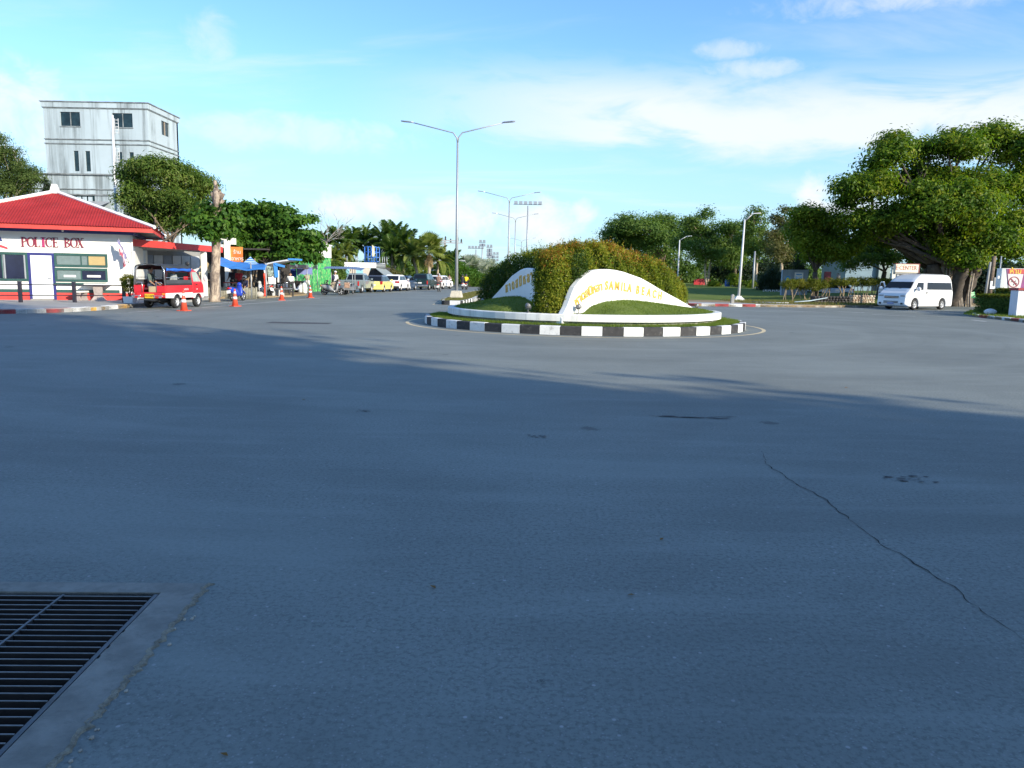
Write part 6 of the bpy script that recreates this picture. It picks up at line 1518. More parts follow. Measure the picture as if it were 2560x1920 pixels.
# bay lines
def line(name, a, b, w, m='line_white'):
 d = (b - a); d.z = 0; d.normalize(); n_ = Vector((-d.y, d.x, 0)) * w / 2; k = max(2, int((b - a).length / 2)); vs = []; fs = []
 for i in range(k + 1):
  p = a.lerp(b, i / k); vs += [(p.x - n_.x, p.y - n_.y, .004), (p.x + n_.x, p.y + n_.y, .004)]
  if i: fs.append((2 * i - 2, 2 * i, 2 * i + 1, 2 * i - 1))
 return struct(MB().add(vs, fs).build(name, A[m]))
line('road_marking', G(505, 769), G(800, 745.5), .10); line('road_marking', G(510, 762), G(640, 750), .09)
line('road_marking', G(320, 781), G(400, 776.5), .08)

# ------------------------------------------------------------------ market under the trees
def low_pickets():
 t = thing('picket_wall', 'low wall of grey upright logs edging the market garden', 'low wall'); a, b = V(478, 720, 46.0), V(640, 720, 46.5); a.z = b.z = .1; rng = random.Random(5); m = mat('log_grey', (.27, .26, .21), .95, var=.3, scale=9, bump=.5)
 n = 46
 for i in range(n):
  p = a.lerp(b, i / (n - 1)); mb = MB(); h = .66 + rng.uniform(-.05, .05); mb.tube([(p.x, p.y, 0), (p.x + rng.uniform(-.02, .02), p.y, h)], .058 + rng.uniform(-.006, .006), 7); mb.build('log', m, t)
low_pickets()
def tarp():
 A['tarp_blue'] = mat('tarp_blue', (.05, .24, .66), .45, var=.2, scale=2)
 m = bpy.data.materials.new('tarp_striped'); m.use_nodes = True; k = NT(m.node_tree); x, y, z = k.sep(k.n('ShaderNodeTexCoord').outputs['Object'])
 s = k.step(k.m('SINE', k.m('MULTIPLY', z, 46.0)), -.2, .2); m.node_tree.links.new(k.mix(s, (.05, .22, .66), (.52, .70, .86)), m.node_tree.nodes['Principled BSDF'].inputs['Base Color']); m.node_tree.nodes['Principled BSDF'].inputs['Roughness'].default_value = .5
 t = thing('tarpaulin', 'sagging blue tarpaulin strung over the market stalls behind the stump', 'tarpaulin')
 def sheet_(A_, B_, C_, D_, sag, name, mt, n=18, r=8, hump=0):
  mb = MB(); vs = []; fs = []
  for i in range(n + 1):
   for j in range(r + 1):
    u, v = i / n, j / r; p = (A_.lerp(B_, u)).lerp(D_.lerp(C_, u), v); p.z += -sag * math.sin(math.pi * u) * (1 - .3 * v) + .03 * math.sin(u * 17 + v * 5) + .02 * math.sin(v * 14 + u * 6) + hump * math.exp(-((u - .62) / .20) ** 2) * v; vs.append(p)
  for i in range(n):
   for j in range(r): a = i * (r + 1) + j; fs.append((a, a + 1, a + r + 2, a + r + 1))
  mb.add(vs, fs, True); o = mb.build(name, mt, t); md = o.modifiers.new('t', 'SOLIDIFY'); md.thickness = .008; return o
 sheet_(V(540, 663, 44.5), V(662, 672, 44.0), V(668, 662, 46.5), V(536, 640, 47.5), .16, 'cloth', A['tarp_blue'])
 a, b, pk = V(572, 664, 46.8), V(666, 667, 46.4), V(626, 641, 48.2)
 c, d = V(668, 660, 51), V(585, 658, 51)
 mb = MB(); vs = []; fs = []; C4 = [a, b, c, d]; n = 10
 for q in range(4):
  e0, e1 = C4[q], C4[(q + 1) % 4]; base = len(vs)
  for i in range(n + 1):
   for j in range(n + 1):
    p = e0.lerp(e1, i / n).lerp(pk, j / n); p.z -= .22 * math.sin(math.pi * j / n); vs.append(p)
  for i in range(n):
   for j in range(n): w = base + i * (n + 1) + j; fs.append((w, w + 1, w + n + 2, w + n + 1))
 mb.add(vs, fs, True); o = mb.build('striped_canopy', m, t)
 mb = MB(); fs = []; vs = []
 for i in range(13):
  p = a.lerp(b, i / 12); vs += [p, p + Vector((0, -.02, -.20 - .03 * math.sin(i * 1.7)))]
  if i: fs.append((2 * i - 2, 2 * i, 2 * i + 1, 2 * i - 1))
 mb.add(vs, fs); mb.build('valance', A['tarp_blue'], t)
 for px, Y in ((628, 44.6), (549, 45), (665, 46.2)):
  p = gr(px, Y); mb = MB(); mb.tube([(p.x, p.y, .1), (p.x, p.y, 2.15)], .04, 8); mb.build('pole', A['galv'], t)
tarp()
def market_building():
 t = thing('shop_building', 'dark open-fronted shop with white posts and an orange sign behind the blue tarpaulin', 'shop')
 dk = mat('shop_inner_shade', (.05, .045, .045), .9, var=.4); D = 57  # near-black colour stands in for the shade inside the shop
 x0, x1 = gr(500, D).x, gr(712, D).x
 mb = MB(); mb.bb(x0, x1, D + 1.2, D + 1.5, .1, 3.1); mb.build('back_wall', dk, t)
 for px in (570,):
  p = gr(px, 52); mb = MB(); mb.bb(p.x - .16, p.x + .16, 51.9, 52.2, .1, V(570, 590, 52).z); mb.build('column', A['wall_white'], t)
 a, b = V(556, 575, 53), V(592, 612, 53); mb = MB(); mb.bb(a.x, b.x, 52.6, 52.9, b.z, a.z); mb.build('white_gable', A['wall_white'], t)
 a, b = V(573, 617, 52.2), V(607, 655, 52.2); sg = mat('sign_orange', (.80, .22, .05), .5, var=.35, scale=1.2)
 mb = MB(); mb.bb(a.x + .02, b.x, 52.15, 52.25, b.z, a.z); sgo = mb.build('sign_board', sg, t)
 text('ร้าน', 'sign_lettering', .34, A['plate_white'], t, ((a.x + b.x) / 2 + .1, 52.14, a.z - .35), ext=.004); text('อาหาร', 'sign_lettering', .34, A['plate_white'], t, ((a.x + b.x) / 2 + .1, 52.14, a.z - .78), ext=.004)
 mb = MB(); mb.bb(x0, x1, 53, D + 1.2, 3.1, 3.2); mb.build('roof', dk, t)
 # bench table
 p = gr(574, 47.5); q = gr(592, 47.5)
market_building()
def vendor_table(label, px0, px1, Y, h, col, leg, group='market tables'):
 p, q = gr(px0, Y), gr(px1, Y); w = q.x - p.x; t = thing('table', label, 'table', ((p.x + q.x) / 2, Y, 0.0), 0, group)
 mb = MB(); mb.bb(-w / 2, w / 2, -.35, .35, h - .05, h); mb.build('table_top', mat('table_top', col, .5), t, .01)
 for sx in (-1, 1):
  for sy in (-1, 1):
   mb = MB(); mb.bb(sx * (w / 2 - .05) - .025, sx * (w / 2 - .05) + .025, sy * .3 - .025, sy * .3 + .025, 0, h - .052); mb.build('leg', leg, t)
 return t
vendor_table('low red topped table on pale legs behind the log wall', 563, 588, 48.0, .95, (.45, .06, .04), A['galv'])
t_ = vendor_table('dark cloth draped table where the beige-shirted person leans', 738, 758, 60.5, .98, (.05, .03, .03), A['trim_black'])
mb = MB(); mb.bb(-.3, .28, -.30, .30, .05, .92); mb.build('table_cloth', mat('dark_cloth', (.02, .016, .018), .95), t_)
# red plastic chair, crates, bags, standing fan, spirit shelf
def red_stand():
 t = thing('red_stand', 'bright red pedestal stand on a round foot beside the food cart', 'stand', gr(661, 49.2))
 mb = MB(); mb.lathe([(.24, 0), (.24, .04), (.08, .12), (.05, .2), (.04, 1.2), (.07, 1.22), (.07, 1.5), (.03, 1.55)], 14); mb.build('pedestal', mat('red_plastic', (.75, .05, .02), .4), t)
red_stand()
def food_cart():
 D = 50.5; o = gr(690, D); t = thing('food_cart', 'white food cart with a curved roof arm, picture boards and steel pots', 'food cart', o)
 L = lambda px, py, dy=0: (lambda p: Vector((p.x - o.x, dy, p.z)))(V(px, py, D))
 path = [L(671, 736), L(668, 715), L(663, 690), L(660, 672), L(662, 664), L(670, 659), L(690, 655), L(712, 651.5), L(722, 650)]
 for dy in (0, 1.5):
  mb = MB(); mb.tube([p + Vector((0, dy, 0)) for p in path], .055, 8); mb.build('roof_arm', A['lamp_white'], t)
 mb = MB(); vs = []; fs = []
 for i, p in enumerate(path[4:]):
  vs += [p + Vector((0, -.06, .03)), p + Vector((0, 1.56, .03))]
  if i: fs.append((2 * i - 2, 2 * i, 2 * i + 1, 2 * i - 1))
 mb.add(vs, fs); oo = mb.build('roof', A['lamp_white'], t); md = oo.modifiers.new('t', 'SOLIDIFY'); md.thickness = .03
 bl = mat('cart_blue', (.06, .27, .68), .45, var=.1)
 a, b = L(720, 646), L(740, 651); mb = MB(); mb.bb(a.x, b.x, -.08, 1.5, b.z, a.z); mb.build('roof_end', bl, t, .02)
 def board(px0, py0, px1, py1, px2, py2, px3, py3, name, m, y=-.05):
  q = [L(px0, py0, y), L(px1, py1, y), L(px2, py2, y), L(px3, py3, y)]; mb = MB(); mb.loft([q, [p + Vector((0, .03, 0)) for p in q]]); return mb.build(name, m, t)
 board(667, 664, 683, 668, 687, 690, 671, 690, 'picture_board', mat('picture', (.28, .34, .30), .5, var=.9, scale=9))
 board(671, 692, 690, 692, 690, 711, 672, 711, 'panel', A['white_paint'])
 board(684, 658, 694, 660, 697, 693, 688, 694, 'blue_arm', bl, -.1); board(686, 656, 714, 664, 713, 669, 690, 664, 'blue_flap', bl, -.14)
 board(694, 676, 698, 676, 698, 706, 694, 706, 'panel', A['wall_white'], -.02)
 a, b = L(670, 721), L(724, 722); mb = MB(); mb.bb(a.x, b.x, -.3, .7, b.z - .05, b.z + .03); mb.build('counter', A['chrome'], t, .01)
 for px0, px1, z0, z1 in ((672, 678, 0, 1), (684, 688, 0, 1), (700, 704, 0, 1)):
  p, q = L(px0, 738), L(px1, 738); mb = MB(); mb.bb(p.x, q.x, -.25, .6, 0, a.z - .06); mb.build('leg_panel', A['lamp_white'], t)
 mb = MB(); mb.bb(L(668, 738).x, L(722, 738).x, -.3, .7, .02, .07); mb.build('base_plate', mat('ply', (.45, .33, .22), .9), t)
 rng = random.Random(4)
 for i, px in enumerate((674, 680, 686, 697, 703, 710, 717)):
  p = L(px, 720); h = rng.uniform(.15, .32); mb = MB(); mb.lathe([(.10, 0), (.12, h), (.13, h + .01), (.03, h + .04)], 12, (p.x, -.05 + .1 * (i % 2), p.z + .04)); mb.build('pot', [A['chrome'], A['steel_dark'], A['metal_grey']][i % 3], t)
food_cart()
def bags():
 for i, (px, h, lab) in enumerate(((752, .75, 'white knotted rubbish bag nearest the dark table'), (761, .95, 'bulging white plastic bag with red things inside, by the beige-shirted person'))):
  t = thing('plastic_bag', lab, 'bag', gr(px, 60.2), 0, 'white plastic bags')
  mb = MB(); mb.loft([[(r * math.cos(2 * math.pi * k / 12) * (1 + .12 * math.sin(k * 2.3 + z * 5)), r * math.sin(2 * math.pi * k / 12) * (1 + .1 * math.cos(k * 3.1)), z) for k in range(12)] for r, z in ((.16, 0), (.24, .12), (.25, h * .5), (.18, h * .8), (.05, h), (.09, h + .08))], True, True); mb.build('bag', mat('bag_white', (.70, .74, .72), .4, var=.15), t)
bags()
def awnings():
 def aw(name, label, pts, drop, m, poles):
  t = thing(name, label, 'awning', group='market awnings'); P = [V(*p) for p in pts]; mb = MB(); n = 8; vs = []; fs = []
  for i in range(n + 1):
   for j in range(n + 1):
    u, v = i / n, j / n; p = P[0].lerp(P[1], u).lerp(P[3].lerp(P[2], u), v); p.z -= .10 * math.sin(math.pi * u) * math.sin(math.pi * v) + .03 * math.sin(9 * u + 4 * v); vs.append(p)
  for i in range(n):
   for j in range(n): a = i * (n + 1) + j; fs.append((a, a + 1, a + n + 2, a + n + 1))
  mb.add(vs, fs, True); o = mb.build('cloth', m, t); md = o.modifiers.new('t', 'SOLIDIFY'); md.thickness = .01
  if drop:
   mb = MB(); vs = []; fs = []
   for i in range(n + 1):
    p = P[0].lerp(P[1], i / n); vs += [p, p + Vector((0, -.03, -drop - .05 * math.sin(i * 2)))]
    if i: fs.append((2 * i - 2, 2 * i, 2 * i + 1, 2 * i - 1))
   mb.add(vs, fs); mb.build('valance', m, t)
  for px, Y in poles:
   p = gr(px, Y); mb = MB(); mb.tube([(p.x, p.y, 0), (p.x, p.y, 2.3)], .03, 6); mb.build('pole', A['galv'], t)
 aw('awning', 'pale violet blue cloth awning over the dark table', [(742, 673, 61), (781, 672, 61), (779, 669, 63.5), (742, 670, 63.5)], .42, mat('awning_violet', (.22, .27, .55), .7, var=.15), ((743, 61.1), (780, 61.1)))
 aw('awning', 'dark grey awning beside the green mural wall', [(770, 671, 66), (795, 671, 66), (790, 660, 68.5), (774, 663, 68.5)], .06, mat('awning_grey', (.06, .07, .09), .8, var=.2), ((772, 66.1), (794, 66.1)))
 aw('awning', 'long dark brown sheet awning under the almond tree', [(696, 668, 58), (772, 670, 60), (768, 663, 63), (700, 660, 62)], .06, mat('awning_brown', (.045, .035, .03), .9, var=.3), ((700, 58.1), (768, 60.1)))
 aw('awning', 'deep blue cloth hanging at the back of the market', [(716, 676, 62), (741, 677, 62), (740, 672, 63), (718, 672, 63)], .5, mat('awning_deep', (.02, .06, .38), .6, var=.2), ((717, 62.1), (740, 62.1)))
awnings()
def spirit_shelf():
 t = thing('spirit_shelf', 'cream tiered shelf with a little house roof beside the canopy post', 'shrine', gr(516, 46.5)); c = mat('cream', (.62, .55, .38), .8, var=.15)
 for i, z in enumerate((.55, 1.05, 1.5)):
  mb = MB(); mb.bb(-.36, .36, -.2, .2, z, z + .05); mb.build('shelf', c, t)
 for s in (-.33, .33):
  mb = MB(); mb.bb(s - .03, s + .03, -.18, .18, .1, 1.5); mb.build('side', c, t)
 mb = MB(); mb.bb(-.22, .22, -.16, .16, 1.552, 1.8); mb.build('house', c, t)
 mb = MB(); mb.loft([[(-.32, -.24, 1.8), (.32, -.24, 1.8), (0, -.24, 2.15)], [(-.32, .24, 1.8), (.32, .24, 1.8), (0, .24, 2.15)]]); mb.build('roof', mat('shrine_roof', (.45, .34, .18), .8), t)
 mb = MB(); mb.lathe([(.14, .62), (.18, .75), (.10, .95)], 12); mb.build('urn', mat('urn', (.66, .42, .18), .5), t)
spirit_shelf()
for i, (px, Y, s, lab) in enumerate(((647, 47.6, .22, 'pale boulder at the foot of the twisted tree stems'), (634, 48, .14, 'small pale stone left of the boulder under the stems'))):
 p = gr(px, Y); mb = MB(); mb.ball((0, 0, .1 + s * .6), s, 9, 7, (1.3, 1, .85)); rng = random.Random(i); mb.v = [(x * (1 + rng.uniform(-.08, .08)), y, z * (1 + rng.uniform(-.06, .06))) for x, y, z in mb.v]
 o = mb.build('boulder', mat('boulder', (.48, .45, .40), .9, var=.15, scale=6, bump=.3)); o.location = p; tag(o, lab, 'boulder')

# green mural building, far shop with scaffold
def mural_building():
 t = thing('mural_building', 'white walled building with a leafy green mural beside the palms', 'building'); a, b = V(770, 700, 66), V(828, 700, 74); a.z = b.z = 0
 zt = V(828, 616, 74).z; zm = V(828, 645.5, 74).z; d = (b - a).normalized(); n_ = Vector((-d.y, d.x, 0))
 m = bpy.data.materials.new('mural'); m.use_nodes = True; k = NT(m.node_tree); tc = k.n('ShaderNodeTexCoord').outputs['Object']; nz = k.noise(tc, 1.6, 6, .7, 1.2); n2 = k.noise(tc, 5, 5, .7, .6)
 c = k.mix(k.step(nz, .38, .62), (.01, .16, .07), (.08, .55, .12)); c = k.mix(k.m('MULTIPLY', k.step(n2, .5, .66), .7), c, (.55, .75, .25)); c = k.mix(k.m('MULTIPLY', k.step(n2, .42, .30), .6), c, (.02, .22, .25)); m.node_tree.links.new(c, m.node_tree.nodes['Principled BSDF'].inputs['Base Color']); m.node_tree.nodes['Principled BSDF'].inputs['Roughness'].default_value = .7
 def blk(z0, z1, off, name, mm):
  mb = MB(); q = [a - n_ * off, b - n_ * off + d * off, b + n_ * 8 + d * off, a + n_ * 8]; mb.loft([[(p.x, p.y, z0) for p in q], [(p.x, p.y, z1) for p in q]]); mb.build(name, mm, t)
 blk(0, zm, .0, 'mural_wall', m); blk(zm + .002, zt, .04, 'upper_wall', A['wall_white']); blk(zt + .002, zt + .12, .12, 'coping', A['white_paint'])
mural_building()
def far_shop():
 D = 92; t = thing('far_shop', 'far shop with a long white signboard, sloping grey awning and blue roof frame', 'shop'); Z = lambda py, px=900: V(px, py, D).z; X = lambda px: V(px, 680, D).x
 mb = MB(); mb.bb(X(861), X(940), D, D + .25, Z(669.5), Z(656)); mb.build('signboard', A['sign_white'], t)
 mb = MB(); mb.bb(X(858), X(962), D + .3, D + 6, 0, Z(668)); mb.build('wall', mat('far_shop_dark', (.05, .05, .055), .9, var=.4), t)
 m = bpy.data.materials.new('striped_front'); m.use_nodes = True; k = NT(m.node_tree); x, y, z = k.sep(k.n('ShaderNodeTexCoord').outputs['Object']); s = k.m('FRACT', k.m('MULTIPLY', k.m('ADD', x, k.m('MULTIPLY', z, .4)), .62)); c = k.mix(k.step(s, .45, .55), (.32, .62, .66), (.66, .55, .40)); m.node_tree.links.new(c, m.node_tree.nodes['Principled BSDF'].inputs['Base Color'])
 q = [V(866, 671, D - .3), V(927, 671, D - .3), V(920, 690, D - 2.2), V(862, 690, D - 2.2)]; mb = MB(); mb.loft([q, [p + Vector((0, .05, .03)) for p in q]]); mb.build('striped_awning', m, t)
 q = [V(938, 671, D - .2), V(962, 672, D + 1), V(986, 690, D - 3), V(962, 690, D - 5)]; mb = MB(); mb.loft([q, [p + Vector((0, 0, .06)) for p in q]]); mb.build('grey_awning', mat('sheet_grey', (.33, .36, .34), .6, var=.1), t)
 for i in range(9):
  px = 941 + i * 2.6; mb = MB(); mb.tube([(X(px), D + .1, Z(671)), (X(px), D + .1, Z(658))], .05, 5); mb.build('baluster', A['galv'], t)
 mb = MB(); mb.tube([(X(939), D + .1, Z(658)), (X(963), D + .1, Z(658))], .06, 5); mb.build('top_rail', A['galv'], t)
 bl = mat('frame_blue_steel', (.04, .16, .50), .5)
 for px in (904, 913, 926, 934):
  for dy in (2, 4): mb = MB(); mb.tube([(X(px), D + dy, Z(660)), (X(px), D + dy, Z(615))], .07, 6); mb.build('upright', bl, t)
 for py in (615, 628, 641, 652):
  for dy in (2, 4): mb = MB(); mb.tube([(X(904), D + dy, Z(py)), (X(934), D + dy, Z(py))], .06, 6); mb.build('crossbar', bl, t)
 for px in (861, 884, 888, 944, 951, 956, 962):
  mb = MB(); mb.tube([(X(px), D + 1.5, Z(660)), (X(px), D + 1.5, Z(640))], .05, 5); mb.build('post', A['galv'], t)
 q = [V(930, 612, D + 1.8), V(936, 617, D + 1.8), V(936, 640, D + 1.8), V(931, 642, D + 1.8)]; mb = MB(); mb.loft([q, [p + Vector((0, .05, 0)) for p in q]]); mb.build('banner', mat('banner', (.75, .70, .50), .7, var=.25, scale=1), t)
far_shop()

# ------------------------------------------------------------------ median with lamp posts
MC = [(-3.42, 42.6), (-3.4, 48), (-3.3, 60), (-2.8, 72), (-1.3, 88), (.5, 117), (3.0, 190), (9, 300)]
def median():
 C = [Vector((x, y, 0)) for x, y in MC]; hw = .92; Lp = []; Rp = []
 for i, c in enumerate(C):
  d = (C[min(i + 1, len(C) - 1)] - C[max(i - 1, 0)]).normalized(); n_ = Vector((-d.y, d.x, 0)); w = hw if i else hw * .62
  Lp.append(c + n_ * w); Rp.append(c - n_ * w)
 Lp[0].y += .15; Rp[0].y -= .1
 ins = lambda p, q, i: (p.x + (q.x - p.x) * .08, p.y + (.14 if i == 0 else 0))
 slab('median_lawn', [ins(p, q, i) for i, (p, q) in enumerate(zip(Rp, Lp))] + [ins(q, p, i) for i, (p, q) in enumerate(zip(Rp, Lp))][::-1], -.05, .22, A['lawn_dry'])
 t = thing('median_kerb', 'black and white striped kerb round the grass median strip', 'kerb')
 path = [Lp[4], Lp[3], Lp[2], Lp[1] , Lp[0], Rp[0], Rp[1], Rp[2], Rp[3], Rp[4]]
 kerb_run(t, [(p.x, p.y) for p in path], [.62], [A['kerb_white'], A['kerb_black']], h=.24, w=.16, side=1)
 line('road_marking', Rp[0] + Vector((.18, -.2, 0)), Rp[3] + Vector((.25, 0, 0)), .1, 'line_yellow'); line('road_marking', Lp[0] + Vector((-.45, -.1, 0)), Rp[0] + Vector((.2, -.25, 0)), .1, 'line_yellow')
 line('road_marking', Lp[0] + Vector((-.45, -.1, 0)), Lp[1] + Vector((-.2, 0, 0)), .1, 'line_yellow')
 pts = []
 for i in range(9000):
  s = NPR.uniform(43.2, 75); c = np.interp(s, [y for _, y in MC], [x for x, _ in MC]); pts.append((c + NPR.uniform(-.72, .72), s, .22))
 o = blades('grass', pts, .07, A['grass_blade_dry'], .02, .8); tag(o, 'dry yellowish grass on the median strip round the lamp post base', 'grass', kind='stuff')
median()
def double_lamp(label, loc, H=10.1, base=True, az=.08):
 t = thing('street_lamp', label, 'street lamp', loc, -az, 'double armed street lamps on the median')
 if base:
  mb = MB(); mb.loft([[(sx * a, sy * a, z) for sx, sy in ((-1, -1), (1, -1), (1, 1), (-1, 1))] for a, z in ((.38, 0), (.36, .12), (.29, .42), (.28, .45))]); mb.build('base', mat('lamp_base', (.52, .47, .39), .9, var=.12, scale=4, dirt=(.2, .17, .13), dirt_amt=.6), t, .01)
 mb = MB(); mb.tube([(0, 0, .3), (0, 0, H * .45), (0, 0, H - .6)], [.105, .085, .06], 12); mb.build('pole', A['galv'], t)
 mb = MB(); mb.bb(-.16, .16, -.16, .16, .452, .48); mb.build('flange', A['galv'], t)
 for s in (-1, 1):
  mb = MB(); mb.tube([(0, 0, H - .62), (s * .05, 0, H - .3), (s * .28, 0, H + .0), (s * 1.0, 0, H + .17), (s * 2.9, 0, H + .62)], [.05, .045, .04, .035, .028], 8); mb.build('arm', A['galv'], t)
  mb = MB(); mb.loft([[(s * (2.75 + x), w, H + .58 + .22 * x + dz), (s * (2.75 + x), -w, H + .58 + .22 * x + dz), (s * (2.75 + x), -w * .7, H + .58 + .22 * x + dz + .06), (s * (2.75 + x), w * .7, H + .58 + .22 * x + dz + .06)] for x, w, dz in ((0, .05, 0), (.15, .12, -.01), (.6, .15, -.07), (.78, .08, -.09))]); mb.build('lamp_head', A['metal_grey'], t)
 return t
double_lamp('tall double armed street lamp on a concrete foot at the median nose', (-3.62, 48.9, .21))
double_lamp('second double armed street lamp along the median, above the hedge', (-.66, 87.6, .2), az=.0)
for px, Y, lab in ((1287, 117, 'third double armed street lamp along the median'), (1303, 188, 'fourth, much smaller double armed street lamp along the median'), (1309, 225, 'fifth double armed street lamp, tiny, along the median'), (1317, 300, 'farthest double armed street lamp just above the hedge')):
 double_lamp(lab, (V(px, 650, Y).x, Y, .2), base=False, az=0)
def flood_mast(label, px, py_top, Y, n, wide, rows=2):
 top = V(px, py_top, Y); t = thing('floodlight_mast', label, 'floodlight', (top.x, Y, 0), 0, 'floodlight masts far beyond the road')
 mb = MB(); mb.tube([(0, 0, 0), (0, 0, top.z - .8)], [.28, .14], 8); mb.build('mast', A['galv'], t)
 for r in range(rows):
  z = top.z - .5 - r * 1.1; mb = MB(); mb.bb(-wide / 2, wide / 2, -.06, .06, z - .06, z + .06); mb.build('crossarm', A['galv'], t)
  for i in range(n):
   x = -wide / 2 + wide * (i + .5) / n; mb = MB(); mb.bb(x - wide / n * .36, x + wide / n * .36, -.5, -.2, z + .05, z + .75); mb.build('floodlight', A['metal_grey'], t)
flood_mast('floodlight mast with a flat wide lamp row, farthest left', 1190, 617, 240, 5, 5.0, 1)
flood_mast('floodlight mast with a single tall lamp cluster', 1206, 602, 240, 2, 2.2, 2)
flood_mast('floodlight mast with three stacked lamp rows', 1224, 614, 220, 2, 1.8, 3)
flood_mast('shorter floodlight mast with a square lamp panel', 1232, 632, 260, 4, 4.2, 3)
flood_mast('high mast with a crown of lamps between the street lamps', 1320, 506, 190, 6, 7, 1)
flood_mast('small floodlight mast just left of the hedge top', 1277, 638, 230, 3, 2.6, 1)
flood_mast('distant floodlight row above the palms', 944, 591, 260, 6, 6.5, 1)
def utility_pole(label, px, py_top, Y, arms):
 top = V(px, py_top, Y); t = thing('utility_pole', label, 'utility pole', (top.x, Y, 0), .15, 'concrete utility poles above the palms')
 mb = MB(); mb.bb(-.17, .17, -.14, .14, 0, top.z); mb.build('pole', A['concrete'], t)
 for z, w in arms:
  mb = MB(); mb.bb(-w / 2, w / 2, -.24, -.143, top.z - z - .09, top.z - z + .09); ar = mb.build('crossarm', A['galv'], t)
  for k in (-1, -.35, .35, 1):
   mb = MB(); mb.lathe([(.10, 0), (.16, .1), (.08, .2), (.14, .3), (.07, .55)], 8, (k * w * .46, -.2, top.z - z + .09)); mb.build('insulator', A['trim_black'], ar)
utility_pole('left concrete utility pole with crossarms above the fan palm', 1097, 596, 118, ((.3, 6.2), (3.6, 4.6)))
utility_pole('right concrete utility pole with crossarms above the fan palm', 1112, 602, 122, ((.3, 5.6), (3.0, 6.4), (4.6, 4.2)))
# ------------------------------------------------------------------ trees
LM = {}
LM['banyan'] = leaf_mat('banyan_leaf', ((.028, .065, .009), (.07, .14, .014), (.155, .225, .02), (.32, .31, .033)), .35, .45, .5)
LM['bright'] = leaf_mat('bright_leaf', ((.07, .13, .012), (.13, .20, .018), (.26, .28, .03)), .4, .45)
LM['mango'] = leaf_mat('mango_leaf', ((.045, .09, .018), (.085, .15, .028), (.145, .215, .04), (.23, .24, .075)), .3, .42)
LM['almond'] = leaf_mat('almond_leaf', ((.03, .085, .015), (.07, .16, .025), (.14, .24, .035)), .35, .4)
LM['mid'] = leaf_mat('mid_leaf', ((.05, .10, .022), (.10, .17, .034), (.18, .25, .055)), .3, .5)
LM['feather'] = leaf_mat('feather_leaf', ((.055, .09, .028), (.10, .15, .04), (.17, .22, .07)), .35, .5)
LM['brown'] = leaf_mat('brown_leaf', ((.09, .085, .035), (.15, .145, .055), (.10, .13, .04)), .3, .5)
LM['dark'] = leaf_mat('dark_leaf', ((.012, .025, .012), (.022, .04, .016), (.04, .06, .022)), .2, .5)
LM['palm'] = leaf_mat('palm_leaf', ((.04, .09, .02), (.08, .15, .03), (.15, .21, .05)), .3, .4)
LM['palm_pale'] = leaf_mat('palm_pale', ((.10, .15, .03), (.18, .23, .05), (.27, .29, .08)), .3, .4)
LM['silver'] = leaf_mat('silver_leaf', ((.22, .26, .22), (.32, .36, .31), (.42, .44, .38)), .2, .5)
LM['dead'] = leaf_mat('dead_frond', ((.22, .15, .08), (.32, .24, .13), (.17, .11, .06)), .2, .6)
def bpx(D, base, items):
 """crown lobes measured in the photograph, turned into ellipsoids round the trunk base"""
 out = []; s = FPX / D
 for i, it in enumerate(items):
  px, py, rx, rz = it[:4]; dy = it[4] if len(it) > 4 else ((i * 0.618) % 1 - .5) * 2.4 * rx / s * .55
  p = V(px, py, D + dy); out.append((p.x - base.x, p.y - base.y, p.z - base.z, rx / s, max(rx, rz) / s * .95, rz / s))
 return out
def tree(name, label, base, blobs, n, clumps, sigma, leaf, lm, trunk_r, bark='bark', seed=1, aspect=.45, group=None, droop=None, forks=1, fork_z=None, shell=.16, lower=.55, lean=(0, 0), limbs=None, sub=5):
 t = thing(name, label, 'tree', base, 0, group); rng = random.Random(seed)
 cz = sum(b[2] for b in blobs) / len(blobs); fz = fork_z if fork_z is not None else cz * .45
 mb = MB(); ends = []
 for k in range(forks):
  a = 2 * math.pi * k / forks + seed; o = trunk_r * .8 if forks > 1 else 0
  tp = (lean[0] + o * 3 * math.cos(a), lean[1] + o * 3 * math.sin(a), fz * (1 + .1 * (k % 2)))
  limb(mb, (o * math.cos(a), o * math.sin(a), -.1), tp, trunk_r / (1 + .35 * (forks > 1)), trunk_r * .62, rng, .05, 10, 7); ends.append(tp)
 mb.build('trunk', A[bark], t)
 mb = MB()
 for i, b in enumerate(blobs if limbs is None else blobs[:limbs]):
  e = ends[i % len(ends)]; q = (b[0] * .92 + e[0] * .08, b[1], b[2] - b[5] * .25); pts = limb(mb, e, q, trunk_r * .33, trunk_r * .08, rng, .14, 6, 6)
  for j in range(3):
   s = pts[rng.randint(3, 5)]; limb(mb, s, (b[0] + rng.uniform(-.7, .7) * b[3], b[1] + rng.uniform(-.7, .7) * b[4], b[2] + rng.uniform(-.2, .7) * b[5]), trunk_r * .13, trunk_r * .03, rng, .12, 5, 4)
 mb.build('limbs', A[bark], t)
 crown('crown', blobs, n, clumps, sigma, leaf, LM[lm], t, seed, aspect, shell, lower, droop, sub)
 return t

